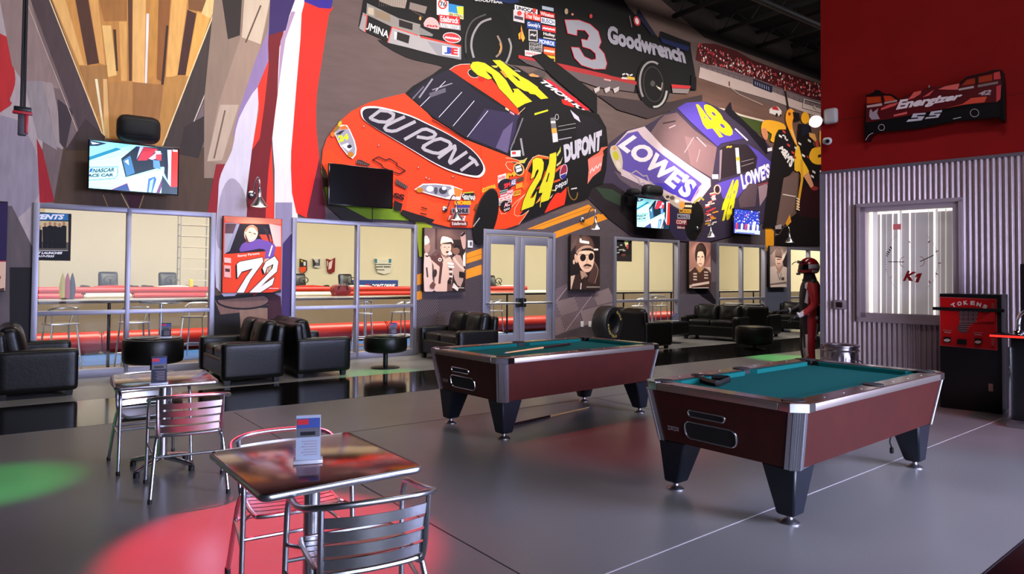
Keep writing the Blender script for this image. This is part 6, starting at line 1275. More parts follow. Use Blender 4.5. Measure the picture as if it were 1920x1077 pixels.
bistro_table('metal bistro table nearest to the viewer, reflecting red', (1.107, 2.996, 0), rad(1), .69, .79)
card('tall dark menu card on the farther bistro table', (.90, 5.66, .721), rad(-9), .105, .20)
card('pale blue menu card on the nearest bistro table', (1.07, 2.95, .721), rad(-20), .105, .195, False)
def chair(label):
    """aluminium arm chair facing +y"""
    t = thing('bistro_chair', label, 'chair', (0, 0, 0), 0, 'aluminium bistro chairs')
    R = .0125
    for sx in (-1, 1):
        m = MB(); m.tube(catmull([(sx * .262, .25, .012), (sx * .256, .235, .30), (sx * .252, .225, .53), (sx * .250, .205, .60)], 4), R, 10); l = obj('leg', m, ALU, t); m = MB(); m.cyl((sx * .262, .25, 0), (sx * .262, .25, .03), .0145); obj('glide', m, RUBBER, l)
        m = MB(); m.tube(catmull([(sx * .20, -.13, .435), (sx * .215, -.18, .36), (sx * .245, -.27, .012)], 4), R, 10); l = obj('leg', m, ALU, t); m = MB(); m.cyl((sx * .245, -.27, 0), (sx * .245, -.27, .03), .0145); obj('glide', m, RUBBER, l)
        m = MB(); m.tube([(sx * .2575, .24, .30), (sx * .223, -.205, .29)], .009, 8); obj('stretcher', m, ALU, t)
        m = MB(); m.tube([(sx * .252, .215, .415), (sx * .20, .13, .425)], .009, 8); obj('seat_bracket', m, ALU, t)
    m = MB(); m.tube([(-.223, -.205, .29), (.223, -.205, .29)], .009, 8); obj('stretcher', m, ALU, t)
    m = MB(); m.tube([(-.2565, .236, .34), (.2565, .236, .34)], .009, 8); obj('stretcher', m, ALU, t)
    m = MB(); H = [(.250, .205, .60), (.252, .165, .635), (.258, .05, .645), (.262, -.08, .665), (.245, -.19, .69), (.17, -.255, .705), (.07, -.278, .71)]
    m.tube(catmull(H + [(-x, y, z) for x, y, z in H[::-1]], 5), R, 10); obj('arm_rail', m, ALU, t)
    m = MB(); fr_ = catmull([(-.20, .19, .43), (-.205, .0, .432), (-.195, -.15, .432), (-.16, -.19, .432), (0, -.205, .432), (.16, -.19, .432), (.195, -.15, .432), (.205, 0, .432), (.20, .19, .43), (.16, .225, .428), (0, .235, .428), (-.16, .225, .428)], 4, True); m.tube(fr_, .011, 8, closed=True); sf = obj('seat_frame', m, ALU, t)
    for k in range(7):
        y = -.155 + k * .058; m = MB()
        def fn(u, v, y=y): return Vector((-.196 + .392 * u, y - .0225 + .045 * v, .438 - .010 * (1 - (2 * u - 1) ** 2)))
        m.surf(fn, 8, 1)
        def fn2(u, v, y=y): return Vector((-.196 + .392 * u, y - .0225 + .045 * (1 - v), .4345 - .010 * (1 - (2 * u - 1) ** 2)))
        m.surf(fn2, 8, 1); obj('seat_slat', m, ALU, t)
    for sx in (-1, 1):
        m = MB(); m.tube(catmull([(sx * .195, -.12, .40), (sx * .20, -.185, .425), (sx * .205, -.215, .52), (sx * .208, -.232, .692)], 5), .0105, 8); obj('back_post', m, ALU, t)
    for k in range(4):
        z = .475 + k * .055; m = MB(); y0 = -.195 - .036 * (k / 3); h_ = .041
        def fb(u, v, z=z, y0=y0): 
            x = -.205 + .41 * u; return Vector((x, y0 - .038 * (1 - (2 * u - 1) ** 2) - .006 * (v - .5), z - h_ / 2 + h_ * v))
        def fb2(u, v, z=z, y0=y0): p_ = fb(u, 1 - v); return p_ + Vector((0, .0035, 0))
        m.surf(fb, 12, 1); m.surf(fb2, 12, 1); obj('back_slat', m, ALU, t)
    return t
ch = chair('aluminium chair with its back to the viewer at the farther bistro table'); ch.location = (1.05, 5.36, 0); ch.rotation_euler.z = rad(-7)
dup(ch, (.93, 6.25, 0), PI + rad(3), 'aluminium chair tucked in on the window side of the farther bistro table')
dup(ch, (1.145, 3.42, 0), PI + rad(-6), 'aluminium chair tucked in on the far side of the nearest bistro table')
dup(ch, (1.165, 2.60, 0), rad(-9), 'foremost aluminium chair with its back to the viewer')
# ============================================================ right side
# token changer
FP = Vector((9.255, 2.903, 0)); FD = Vector((math.sin(RA), -math.cos(RA), 0))      # along the wall towards the viewer
TP = Plane(FP + Vector((0, 0, 0)), RN)
t = thing('token_machine', 'black coin token machine with a red front panel against the corrugated wall', 'token machine', FP - FD * .305 - RN * .25, RZ)
m = MB(); m.box(0, 0, .695, .62, .50, 1.39, bev=.008); obj('cabinet', m, mat('machine_black', '0C0A0C', .35, 0, .2, 8), t)
a = Art(TP, .004, .0006).k(1720, 520, .27855); a.cm = lambda c: mat('token_' + c, c, .35, 0, .06, 6, spec=.4)
a.poly([(152, 132), (535, 147), (540, 494), (152, 461)], 'B8484C'); a.poly([(157, 137), (530, 152), (535, 488), (157, 457)], 'C00A0C')
for i, (ch_, x, y, an) in enumerate((('T', 244, 189, -30), ('O', 284, 178, -18), ('K', 326, 172, -8), ('E', 373, 174, 4), ('N', 415, 184, 14), ('S', 457, 199, 26))):
    c, s_ = math.cos(rad(an)), math.sin(rad(an)); w_, h_ = 15, 14; q = [(x + dx * c - dy * s_, y + dx * s_ + dy * c) for dx, dy in ((-w_, h_), (w_, h_), (w_, -h_), (-w_, -h_))]; a.text(ch_, *q, 'E0D4D2', .05)
a.poly([(282, 222), (410, 224), (405, 275), (380, 300), (345, 330), (335, 378), (285, 372), (270, 340), (300, 290), (282, 275)], '5A3A3E')
for r_ in range(3):
    for c_ in range(4): a.ell(297 + c_ * 32, 240 + r_ * 28, 11, 10, '8A6A6C'); a.ell(297 + c_ * 32, 240 + r_ * 28, 6, 5, '4A2A2E')
for r_ in range(5): a.line([(285, 300 + r_ * 15), (390 - r_ * 14, 302 + r_ * 15)], 3, '9A7A7A')
a.poly([(400, 300), (500, 235), (525, 235), (525, 300)], 'D01A1A')
for x, y in ((176, 355), (380, 370)): a.line([(x, y), (x + 62, y + 4)], 6, 'A05A5A'); a.line([(x + 10, y + 15), (x + 52, y + 18)], 8, 'B07070')
for x, y in ((180, 400), (388, 412)): a.poly([(x, y), (x + 50, y + 2), (x + 50, y + 40), (x, y + 38)], '0E0A0B'); a.ell(x + 24, y + 24, 22, 10, 'C8B4B0')
a.poly([(272, 415), (335, 418), (335, 455), (272, 450)], '100A0B'); a.poly([(502, 172), (522, 173), (522, 212), (502, 211)], 'A04A4A'); a.poly([(502, 410), (522, 411), (522, 460), (502, 458)], 'A04A4A')
a.build('front_panel', t)
m = MB()
for z in (1.205,): m.box(-.02, -.268, z, .72, .022, .04, bev=.004)
obj('security_bar', m, BLACK, t)
p = at_plane(1858, 727, TP); Mi = parent_matrix(t).inverted(); q = Mi @ p; m = MB(); m.box(q.x, -.255, q.z, .045, .012, .09, bev=.003); obj('outlet', m, mat('outlet_beige', '9A8478', .5), t)
# arcade cabinet at the right edge
t = thing('arcade_cabinet', 'black arcade cabinet with red glowing shelf and chrome lever at the right edge', 'arcade machine', (8.92, 2.37, 0), RZ)
m = MB(); m.box(0, .02, .47, .60, .50, .94, bev=.01); m.box(.02, .10, 1.24, .50, .34, 1.0, bev=.01); obj('cabinet', m, BLACK, t)
m = MB(); m.box(-.05, -.12, .96, .84, .44, .04, bev=.01); obj('control_shelf', m, BLACKG, t)
m = MB(); m.box(-.05, -.343, .958, .84, .008, .022); obj('light_strip', m, mat('red_glow', 'FF2A1C', .4, emit=1.1, var=.02), t)
m = MB(); m.tube(catmull([(-.24, -.16, .98), (-.24, -.16, 1.1), (-.22, -.17, 1.18), (-.16, -.18, 1.23)], 4), .024, 10); m.lathe([(.06, .98), (.05, 1.01), (.028, 1.03)], 16, Matrix.Translation((-.24, -.16, 0))); lv = obj('lever', m, CHROME, t)
m = MB(); m.cushion((-.14, -.182, 1.24), (.05, .05, .05), r=.02, puff=0, n=6); obj('red_button', m, mat('red_plastic', 'B0202C', .4), lv)
m = MB(); m.box(.08, -.10, 1.005, .26, .10, .05, bev=.006); obj('ticket_box', m, mat('ticket_box', '9A8C8C', .3), t)
m = MB(); m.box(-.31, -.24, .46, .02, .03, .76, bev=.004); m.box(.31, -.24, .46, .02, .03, .76, bev=.004); obj('chrome_edge', m, CHROME, t)
m = MB(); m.box(0, -.20, .03, .66, .34, .06, bev=.012); obj('foot_plate', m, STEEL, t)
m = MB(); m.box(.06, -.073, 1.42, .40, .008, .40); obj('screen', m, mat('arcade_screen', '0A0608', .15), t)
# trash can
t = thing('trash_can', 'galvanised metal trash can at the end of the corrugated wall', 'trash can', (9.10, 4.72, 0))
GALV = mat('galvanised_can', 'B4AAB0', .22, 1, .12, 8)
m = MB(); seg = 96
def canfn(u, v):
    a_ = 2 * PI * u; rr = .19 + .035 * v; fl = .008 * max(0, math.cos(a_ * 18)) * (1 if .1 < v < .82 else 0); return Vector(((rr + fl) * math.cos(a_), (rr + fl) * math.sin(a_), .01 + .63 * v))
m.surf(canfn, seg, 20, cu=True); m.lathe([(.19, .01), (.001, .01)], 32); obj('body', m, GALV, t)
m = MB(); m.lathe([(.232, .58), (.240, .59), (.232, .60)], 40, closed=True); m.lathe([(.226, .635), (.242, .645), (.242, .66), (.226, .668), (.20, .655), (.20, .64)], 40, closed=True); obj('rim', m, GALV, t)
m = MB(); m.lathe([(.20, .645), (.001, .60)], 32); obj('liner', m, RUBBER, t)
for sy in (-1, 1):
    m = MB(); m.tube(catmull([(0, sy * .224, .47), (.05, sy * .24, .46), (.07, sy * .26, .42), (-.07, sy * .26, .42), (-.05, sy * .24, .46)], 4, True), .006, 6, closed=True); obj('handle', m, GALV, t)
# dark counter edge at the lower right corner
e0, e1 = floor_at(1838, 1083, .76), floor_at(1950, 990, .76); dv = (e1 - e0).normalized(); nv = Vector((dv.y, -dv.x, 0)); e0 = e0 - dv * .5; e1 = e1 + dv * .5
t = thing('counter_table', 'black glossy counter edge in the bottom right corner', 'counter', ((e0 + e1) / 2 + nv * .3) * Vector((1, 1, 0)))
m = MB(); q4 = [e0, e1, e1 + nv * .6, e0 + nv * .6]; m.hexa([v + Vector((0, 0, -.05)) for v in q4], q4); obj('table_top', m, BLACKG, t, world=True)
m = MB(); q5 = [e0 - nv * .004, e1 - nv * .004, e1, e0]; m.hexa([v + Vector((0, 0, -.052)) for v in q5], [v + Vector((0, 0, .002)) for v in q5]); obj('edge_band', m, mat('edge_plum', '0C0910', .3), t, world=True)
c_ = (e0 + e1) / 2 + nv * .3; m = MB(); m.cyl((c_.x, c_.y, .02), (c_.x, c_.y, .72), .05); m.lathe([(.26, 0), (.26, .015), (.05, .03), (.001, .03)], 28, Matrix.Translation((c_.x, c_.y, 0))); obj('pedestal', m, BLACK, t, world=True)
# ============================================================ mannequin in racing suit
MP = Vector((9.74, 5.52, 0)); MZ = math.atan2(.78, -.62)           # faces the left of the photo
t = thing('suit_mannequin', 'mannequin in red racing suit and helmet at the end of the corrugated wall', 'mannequin', MP, MZ)
# local +x is forward, +y is its left, body grown from a joint skeleton
J = {'pel': (0, 0, .98, .135, .165), 'belly': (.015, 0, 1.10, .120, .15), 'chest': (.02, 0, 1.30, .135, .185), 'neck0': (-.005, 0, 1.50, .095, .115), 'neck': (.0, 0, 1.58, .085, .09), 'head': (.02, 0, 1.70, .085, .085),
     'hl': (0, .10, .93, .105, .105), 'kl': (.03, .115, .52, .072, .075), 'al': (-.02, .12, .12, .052, .055), 'tl': (.12, .13, .05, .042, .05),
     'hr': (0, -.10, .93, .105, .105), 'kr': (.05, -.115, .52, .072, .075), 'ar': (.0, -.12, .12, .052, .055), 'tr': (.14, -.13, .05, .042, .05),
     'sl': (-.005, .19, 1.48, .072, .075), 'el': (-.04, .25, 1.16, .052, .055), 'wl': (.16, .24, 1.02, .040, .042), 'pl': (.22, .235, 1.0, .036, .042),
     'sr': (-.005, -.19, 1.48, .072, .075), 'er': (-.02, -.24, 1.16, .052, .055), 'wr': (.24, -.20, 1.06, .040, .042), 'pr': (.30, -.19, 1.06, .036, .042)}
ED = [('pel', 'belly'), ('belly', 'chest'), ('chest', 'neck0'), ('neck0', 'neck'), ('neck', 'head'), ('pel', 'hl'), ('hl', 'kl'), ('kl', 'al'), ('al', 'tl'), ('pel', 'hr'), ('hr', 'kr'), ('kr', 'ar'), ('ar', 'tr'), ('chest', 'sl'), ('sl', 'el'), ('el', 'wl'), ('wl', 'pl'), ('chest', 'sr'), ('sr', 'er'), ('er', 'wr'), ('wr', 'pr')]
def skin_mesh(J, ED, root, sub=2):
    ks = list(J); me = bpy.data.meshes.new('skeleton'); me.from_pydata([J[k][:3] for k in ks], [(ks.index(a_), ks.index(b_)) for a_, b_ in ED], [])
    o = bpy.data.objects.new('skeleton', me); COL.objects.link(o); md = o.modifiers.new('s', 'SKIN'); md.use_smooth_shade = True
    for i, k in enumerate(ks): me.skin_vertices[0].data[i].radius = [r_ * (1.0 if k in ('wl', 'wr', 'pl', 'pr', 'head', 'neck') else 1.2) for r_ in J[k][3:5]]; me.skin_vertices[0].data[i].use_root = k == root
    s_ = o.modifiers.new('u', 'SUBSURF'); s_.levels = sub; s_.render_levels = sub
    dg = bpy.context.evaluated_depsgraph_get(); dg.update(); ev = o.evaluated_get(dg); m2 = bpy.data.meshes.new_from_object(ev); bpy.data.objects.remove(o); return m2
me = skin_mesh(J, ED, 'pel'); me.name = 'body'
SR = mat('suit_red', 'A8141A', .55, 0, .12, 12); SB = mat('suit_black', '0D0C0F', .6, 0, .2, 12); SW = mat('suit_white', 'C8BEBE', .6, 0, .06, 12); BT_ = mat('boot_black', '111013', .45)
me.materials.clear()
for x in (SR, SB, SW, BT_): me.materials.append(x)
for p_ in me.polygons:
    c = p_.center; leg = c.z < .95; ax = .015 if not leg else .02 + .01
    if c.z > 1.50: k = 1
    elif c.z < .16: k = 3
    elif abs(c.y) > .205 and c.z > .95: k = 0 if c.x < .13 else 2
    else:
        fwd = c.x - (.03 * (1 - abs(c.z - .5) / .5) if leg else .015)
        k = 1 if fwd > .062 else (2 if fwd > .036 else 0)
        if fwd < -.075: k = 2 if fwd > -.092 else 1
    p_.material_index = k; p_.use_smooth = True
body = bpy.data.objects.new('body', me); COL.objects.link(body); body.parent = t
# gloves with separate fingers
GL = mat('glove_black', '0E0D10', .5)
for sd_, w_, pdir, nm in ((1, 'pl', Vector((.85, 0, -.5)), 'glove'), (-1, 'pr', Vector((1, .1, -.05)), 'glove')):
    base = Vector(J[w_][:3]); f = pdir.normalized(); up = Vector((0, 0, 1)) - f * f.z; up.normalize(); sdv = f.cross(up) * sd_
    m = MB(); m.cushion((0, 0, 0), (.10, .085, .038), r=.017, puff=.004, n=8)
    Rm = Matrix((f, f.cross(up) * -1, up)).transposed().to_4x4()
    for v in m.bm.verts: v.co = (Rm @ v.co) + base + f * .03
    for k in range(4):
        o0 = base + f * .075 + (f.cross(up)) * (-.032 + .021 * k); L_ = (.070, .082, .078, .060)[k if sd_ < 0 else 3 - k]; cu_ = -up * .012
        m.tube(catmull([o0, o0 + f * L_ * .45 + cu_ * .4, o0 + f * L_ * .8 + cu_ * 2.0, o0 + f * L_ * .95 + cu_ * 3.6], 3), [.0105] * 9 + [.008], 8)
    th = base + f * .01 - sdv * .04; m.tube(catmull([th, th + f * .035 - sdv * .022, th + f * .07 - sdv * .018 - up * .01], 4), [.013] * 8 + [.009], 8)
    obj('glove', m, GL, t)
    m = MB(); cf = [base - f * .05, base - f * .025]; m.tube(cf, [.045, .047], 14); obj('white_cuff', m, SW, t)
# helmet
HR = mat('helmet_red', '8E1018', .16, 0, .1, 5, coat=.6); HW = mat('helmet_white', 'C8C4C8', .2)
hc = Vector((.01, 0, 1.735)); hel = bpy.data.objects.new('helmet', None)
def hel_fn(u, v):
    th, ph = PI * v, 2 * PI * u; x, y, z = math.sin(th) * math.cos(ph), math.sin(th) * math.sin(ph), math.cos(th)
    r = Vector((.152 * x, .125 * y, .15 * z))
    if x > 0 and z < -.1: r.x += .035 * x * min(1, (-.1 - z) * 2.5)
    if z < -.55: r.z = -.0825 - (z + .55) * -.05
    return hc + r
m = MB(); m.surf(hel_fn, 36, 22, cu=True); bmesh.ops.remove_doubles(m.bm, verts=m.bm.verts, dist=1e-4)
for f_ in m.bm.faces:
    c = f_.calc_center_median() - hc
    if c.x > .03 and -.035 < c.z < .05: f_.material_index = 1
    elif -.02 < c.z < .035 and c.x < .05: f_.material_index = 2
    elif c.x < -.02 and -.08 < c.z < -.05: f_.material_index = 2
he = obj('helmet', m, [HR, BLACKG, HW], t)
m = MB()
def visor(u, v): a_ = rad(-78 + 156 * u); z = .055 - .01 * v + (-.085 if False else 0); return hc + Vector((.165 * math.cos(a_) + .0, .135 * math.sin(a_), .06 + .045 * v * math.cos(a_)))
m.surf(visor, 18, 3); obj('visor', m, mat('visor_tint', '20181C', .08, spec=.7), he)
m = MB(); m.tube(catmull([hc + Vector((.12, .08, .06)), hc + Vector((.20, .07, .08)), hc + Vector((.25, .06, .04))], 4), .006, 6); m.box(hc.x + .15, 0, hc.z - .10, .05, .12, .035, bev=.012); obj('chin_vent', m, BLACK, he)
m = MB(); m.cyl((0, 0, 0), (0, 0, .012), .22, seg=32); obj('base_plate', m, STEEL, t)
# ============================================================ the hall behind the glass
BLUEP = mat('blue_floor_paint', '3A6AA8', .4); REDP = mat('red_padding', 'B8281E', .35, 0, .1, 3); WHP = mat('white_padding', 'D8D0BC', .4)
m = MB(); m.box(12, 14.2, .002, 34, 1.7, .004); struct('trim_6', m, BLUEP)
# raised track behind a guard wall
m = MB(); m.box(12, 18.6, .5, 34, 4.2, 1.0); struct('trim_7', m, mat('track_wall', '8A7C66', .8, 0, .06, 2))
def pad(x0, x1, y, z, r, mt, label):
    m = MB(); m.cyl((x0, y, z), (x1, y, z), r, seg=18); bmesh.ops.bevel(m.bm, geom=[e for e in m.bm.edges if all(abs(v.co.x - x0) < 1e-4 for v in e.verts) or all(abs(v.co.x - x1) < 1e-4 for v in e.verts)], offset=.03, segments=2, affect='EDGES')
    tag(obj('crash_barrier', m, mt), label, 'barrier', 'padded track barriers')
for i, x in enumerate((-1.6, 1.4, 4.4, 7.4, 10.4, 13.4, 16.4, 19.4, 22.4)): pad(x + .01, x + 2.99, 15.25, .22, .215, REDP, 'low red padded barrier on the hall floor, number %s along the track from the left' % ('one two three four five six seven eight nine'.split()[i]))
xs = [(-1.5, 1.2, 0), (1.2, 2.1, 1), (2.1, 3.6, 0), (3.6, 4.6, 1), (4.6, 6.6, 1), (6.6, 9.6, 0), (9.6, 12.6, 0), (12.6, 14, 1)]
for i, (x0, x1, k) in enumerate(xs): pad(x0 + .01, x1 - .01, 16.7, 1.072, .07, WHP if k else REDP, '%s padded tube on the guard wall, section %s from the left' % ('white' if k else 'red', 'one two three four five six seven eight nine ten eleven twelve'.split()[i]))
m = MB(); m.cyl((-1.5, 17.4, 1.19), (13.5, 17.4, 1.19), .07, seg=16); m.cyl((-1.5, 17.4, 1.0), (-1.5, 17.4, 1.19), .05)
for k in range(8): m.cyl((-1 + k * 2, 17.4, 1.0), (-1 + k * 2, 17.4, 1.19), .04)
tag(obj('track_rail', m, REDP), 'long red rail along the back of the raised track', 'rail')
def rail(label, x0, x1, y):
    t = thing('hand_rail', label, 'hand rail', ((x0 + x1) / 2, y, 0), 0, 'hall hand rails'); h = (x1 - x0) / 2
    m = MB(); m.box(0, 0, 1.12, 2 * h, .30, .03, bev=.006); obj('ledge', m, mat('ledge_white', 'C8BCA4', .4), t); m = MB(); m.box(0, -.02, 1.085, 2 * h, .26, .03, bev=.004); obj('under_bar', m, mat('ledge_brown', '2A201C', .4), t)
    n = max(2, int(h))
    for k in range(n + 1): m = MB(); x = -h + .06 + (2 * h - .12) * k / n; m.cyl((x, 0, 0), (x, 0, 1.07), .025); obj('post', m, BLACK, t)
rail('drinks ledge rail behind the leftmost window', -.4, 3.0, 13.0); rail('drinks ledge rail behind the second window', 3.9, 7.4, 13.0); rail('drinks ledge rail behind the doors and the third window', 8.4, 17.4, 14.6); rail('drinks ledge rail behind the farthest windows', 17.8, 24.0, 14.6)
def stool(label):
    t = thing('bar_stool', label, 'bar stool', (0, 0, 0), 0, 'aluminium bar stools in the hall')
    m = MB(); m.box(0, 0, .76, .40, .38, .025, bev=.01); obj('seat', m, ALU, t)
    for sx in (-1, 1):
        for sy in (-1, 1): m = MB(); m.tube([(sx * .17, sy * .16, .75), (sx * .23, sy * .22, 0)], .014, 8); obj('leg', m, ALU, t)
    m = MB()
    for a_, b_ in (((-.21, -.20), (.21, -.20)), ((.21, -.20), (.21, .20)), ((.21, .20), (-.21, .20)), ((-.21, .20), (-.21, -.20))): m.tube([(*a_, .25), (*b_, .25)], .011, 8)
    obj('foot_rest', m, ALU, t); m = MB(); m.tube(catmull([(.19, .02, .95), (.18, -.16, 1.0), (0, -.22, 1.02), (-.18, -.16, 1.0), (-.19, .02, .95)], 5), .013, 8)
    for sx in (-1, 1): m.tube([(sx * .18, -.15, .75), (sx * .18, -.16, 1.0)], .012, 8); m.tube([(sx * .19, .02, .95), (sx * .17, .12, .76)], .011, 8)
    obj('back_rail', m, ALU, t); return t
s0 = stool('bar stool at the left end of the leftmost window'); s0.location = (.62, 12.75, 0); s0.rotation_euler.z = .3
for x, y, rz, l in ((1.62, 12.6, .1, 'bar stool in the middle of the leftmost window'), (2.78, 13.7, 2.6, 'bar stool at the right end of the leftmost window'), (5.95, 13.3, -.4, 'left bar stool behind the round table at the second window'), (6.95, 13.4, .5, 'right bar stool behind the round table at the second window'), (9.0, 12.9, .4, 'bar stool seen through the left door'), (14.35, 13.2, .4, 'left bar stool behind the third window'), (15.0, 13.1, -.3, 'right bar stool behind the third window')): dup(s0, (x, y, 0), rz, l)
def hightable(label, loc):
    t = thing('high_table', label, 'high table', loc, 0, 'steel high tables in the hall'); m = MB(); m.lathe([(.34, 1.03), (.35, 1.04), (.35, 1.055), (.001, 1.06)], 32); obj('table_top', m, ALU, t); m = MB(); m.cyl((0, 0, .03), (0, 0, 1.035), .035); obj('column', m, ALU, t); m = MB(); m.lathe([(.24, 0), (.24, .015), (.04, .04), (.001, .04)], 28); obj('foot_plate', m, ALU, t); return t
h0 = hightable('round steel high table behind the leftmost window', (2.15, 13.45, 0))
dup(h0, (6.35, 14.05, 0), None, 'round steel high table behind the second window'); dup(h0, (15.3, 13.6, 0), None, 'round steel high table behind the third window')
# karts on the raised track
def kart(label, loc, rz, mt):
    t = thing('go_kart', label, 'go-kart', loc, rz, 'go-karts on the raised track')
    m = MB(); m.cushion((0, 0, .12), (1.5, .62, .14), r=.05, puff=.02); m.cushion((.62, 0, .17), (.45, .8, .18), r=.06, puff=.03); obj('body', m, mt, t)
    m = MB(); m.cushion((-.30, 0, .36), (.14, .42, .50), (0, -.25, 0), .06, .03, 0); m.cushion((-.08, 0, .2), (.36, .4, .10), r=.04); obj('seat', m, BLACK, t)
    m = MB(); m.tube([(.35, 0, .2), (.14, 0, .42)], .018, 8); m.tube([Vector((.14, .13 * math.cos(k * PI / 6), .42 + .09 * math.sin(k * PI / 6))) for k in range(12)], .014, 6, closed=True); obj('steering_wheel', m, BLACK, t)
    for sx in (-.5, .48):
        for sy in (-.5, .5): m = MB(); m.lathe([(.05, -.07), (.13, -.06), (.14, 0), (.13, .06), (.05, .07)], 18, Matrix.Translation((sx, sy, .14)) @ Matrix.Rotation(PI / 2, 4, 'X')); obj('wheel', m, RUBBER, t)
KR, KW = mat('kart_red', 'A8201C', .3), mat('kart_white', 'C8C4C4', .3)
for (u, y, rz, mt, l) in ((205, 18.9, -1.57, KR, 'dark red kart on the track at the left of the leftmost window'), (318, 18.9, -1.57, KW, 'white kart on the track in the leftmost window'), (566, 18.9, -1.57, KR, 'red kart on the track at the left of the second window'), (655, 18.9, -1.57, KW, 'pale kart on the track near the middle of the second window'), (930, 18.8, -1.5, KW, 'kart on the track seen through the left door')):
    p = at_plane(u, 540, Plane((0, y, 0), (0, -1, 0))); kart(l, (p.x, y, 1.0), rz, mt)
# marker flags
for u, c, l in ((117, 'C8B418', 'yellow pointed marker standing in the leftmost window'), (126, 'B8202C', 'red pointed marker beside the yellow one'), (135, '1A1A20', 'black pointed marker right of the red one')):
    p = at_plane(u, 556, Plane((0, 13.0, 0), (0, -1, 0))); t = thing('pointed_marker', l, 'marker flag', (p.x, 13.0, 1.135)); m = MB(); m.lathe([(.03, 0), (.03, .02), (.001, .02)], 16); obj('base', m, BLACK, t); m = MB(); m.tube([(0, 0, .02), (0, 0, .12), (0, 0, .25), (0, 0, .36), (0, 0, .43)], [.03, .05, .042, .022, .003], 14, flat=(.3, 1)); obj('flag', m, mat('marker_' + c, c, .5), t)
# rack of shelves
pr_ = at_plane(380, 500, Plane((0, 16.4, 0), (0, -1, 0))); t = thing('shelf_rack', 'pale wire shelf rack at the right of the leftmost window', 'shelf rack', (pr_.x + .5, 19.9, 1.0))
for k in range(7): m = MB(); m.box(0, 0, .1 + k * .30, .74, .4, .03); obj('shelf', m, mat('rack_white', 'B8AC94', .5), t)
for sx in (-.36, .36):
    for sy in (-.19, .19): m = MB(); m.box(sx, sy, 1.1, .03, .03, 2.2); obj('upright', m, mat('rack_grey', '8A8478', .5), t)
p = at_plane(364, 530, Plane((0, 17.4, 0), (0, -1, 0))); m = MB(); m.box(0, 0, .22, .09, .09, .44, bev=.02); o = obj('yellow_post', m, mat('yellow_paint', 'C8A818', .5)); o.location = (p.x, 17.75, 1.0); tag(o, 'short yellow post left of the shelf rack', 'post')
# hoods and signs on the far hall wall
HP = Plane((0, 22.4, 0), (0, -1, 0))
def hood(label, K_, pts, cols, txt=None):
    q = [at_plane(K_[0] + x * K_[2], K_[1] + y * K_[2], HP, .09) for x, y in pts]; c0 = sum(q, Vector()) / len(q); t = thing('car_hood', label, 'car hood', (c0.x, 22.38, c0.z), 0, 'car hoods on the hall wall')
    m = MB(); f0 = [m.bm.verts.new(v) for v in q]; b0_ = [m.bm.verts.new(Vector((v.x, 22.395, v.z))) for v in q]; m.bm.faces.new(f0); m.bm.faces.new(b0_[::-1])
    for i in range(len(q)): m.bm.faces.new((f0[i], f0[(i + 1) % len(q)], b0_[(i + 1) % len(q)], b0_[i]))
    obj('shell', m, mat('hood_' + cols[0], cols[0], .3), t, world=True)
    a = Art(Plane((0, 22.4 - .09, 0), (0, -1, 0)), .002, .001).k(*K_); a.cm = lambda c: mat('hood_' + c, c, .3)
    for pp, c in cols[1]: a.poly(pp, c)
    if txt: a.text(*txt)
    a.build('livery', t)
KH = (520, 400, .18568)
hood('black and orange car hood, leftmost on the hall wall', KH, [(222, 460), (290, 480), (292, 580), (255, 612), (222, 580)], ('2A2228', [([(224, 545), (290, 540), (290, 580), (255, 608), (224, 580)], 'E0502A'), ([(232, 470), (260, 480), (250, 500)], 'E8C030'), ([(262, 490), (286, 490), (286, 530), (266, 530)], 'D8D8E0')]))
hood('black and white car hood, second on the hall wall', KH, [(352, 458), (432, 460), (430, 540), (410, 555), (358, 545)], ('C8C4C0', [([(356, 462), (380, 480), (376, 540), (360, 540)], '2A282C'), ([(410, 470), (430, 462), (428, 540)], '4A484C')]), ('Mobil', (375, 535), (428, 532), (428, 485), (375, 490), '2A2A3A', .04))
hood('dark red car hood, third on the hall wall', KH, [(490, 460), (535, 475), (576, 450), (570, 590), (530, 612), (500, 590)], ('7E1C1E', [([(520, 500), (560, 470), (545, 560), (515, 570)], 'D8C0BC'), ([(500, 480), (512, 490), (508, 540), (500, 530)], 'C8B8B4')]))
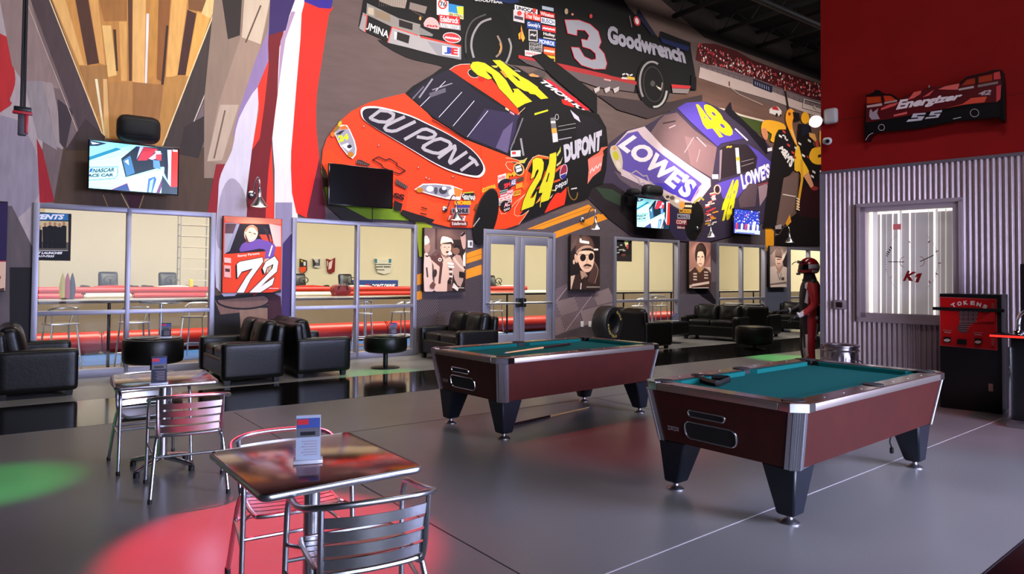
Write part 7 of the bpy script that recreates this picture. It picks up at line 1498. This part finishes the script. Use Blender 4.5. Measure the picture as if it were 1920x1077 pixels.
hood('white car hood with blue corners on the hall wall', KH, [(980, 458), (1010, 470), (1120, 470), (1152, 460), (1150, 540), (1130, 600), (1070, 618), (1005, 600), (985, 540)], ('D8D4C4', [([(982, 460), (1008, 462), (1008, 505), (984, 500)], '3A7A8A'), ([(1124, 462), (1151, 460), (1150, 500), (1126, 505)], '3A7A8A'), ([(985, 514), (1150, 514), (1150, 522), (985, 522)], '2A3A3A'), ([(990, 566), (1080, 570), (1080, 578), (992, 574)], '2A3A3A')]), ("nature's bakery", (988, 556), (1146, 556), (1146, 528), (988, 528), '1A2A24', .03))
HS = Plane((0, 20.4, 0), (0, -1, 0)); q = [at_plane(520 + x * .18568, 400 + y * .18568, HS) for x, y in ((662, 690), (1222, 690), (1222, 790), (662, 790))]; c0 = sum(q, Vector()) / 4
t = thing('safety_banner', 'blue banner reading about drinking and driving behind the second window', 'banner', (c0.x, 20.42, c0.z)); m = MB(); m.box(0, .02, 0, (q[1] - q[0]).length, .03, abs(q[0].z - q[3].z) + .1); obj('banner', m, mat('banner_blue', '1E3A7A', .5), t)
a = Art(Plane((0, 20.42, 0), (0, -1, 0)), .006, .001).k(520, 400, .18568); a.text('DON\'T DRINK', (950, 752), (1190, 750), (1196, 714), (956, 716), 'E8E8F0', .05, .15); a.text('AND DRIVE', (950, 792), (1150, 790), (1156, 758), (956, 760), 'E8E8F0', .05, .15); a.poly([(885, 720), (930, 715), (915, 775), (890, 775), (905, 735), (886, 738)], 'C03038'); a.poly([(665, 695), (750, 690), (750, 770), (665, 775)], '3A6AA8'); a.poly([(690, 720), (720, 700), (740, 740), (700, 760)], '7AA8D8'); a.build('lettering', t)
m = MB()
for x in (c0.x - 1.5, c0.x, c0.x + 1.5): m.cyl((x, 20.45, 1.0), (x, 20.45, c0.z), .02)
obj('posts', m, BLACK, t, world=True)
p = at_plane(639, 545, Plane((0, 13.0, 0), (0, -1, 0)))
t = thing('gear_bag', 'red sports bag lying on the ledge behind the second window', 'bag', (p.x, 13.0, 1.17)); m = MB(); m.cushion((0, 0, .09), (.42, .22, .18), r=.08, puff=.03); obj('bag', m, mat('bag_red', '8A2420', .6), t); m = MB(); m.tube(catmull([(-.1, -.12, .1), (-.06, -.13, .2), (.06, -.13, .2), (.1, -.12, .1)], 4), .012, 6); obj('handle', m, BLACK, t)
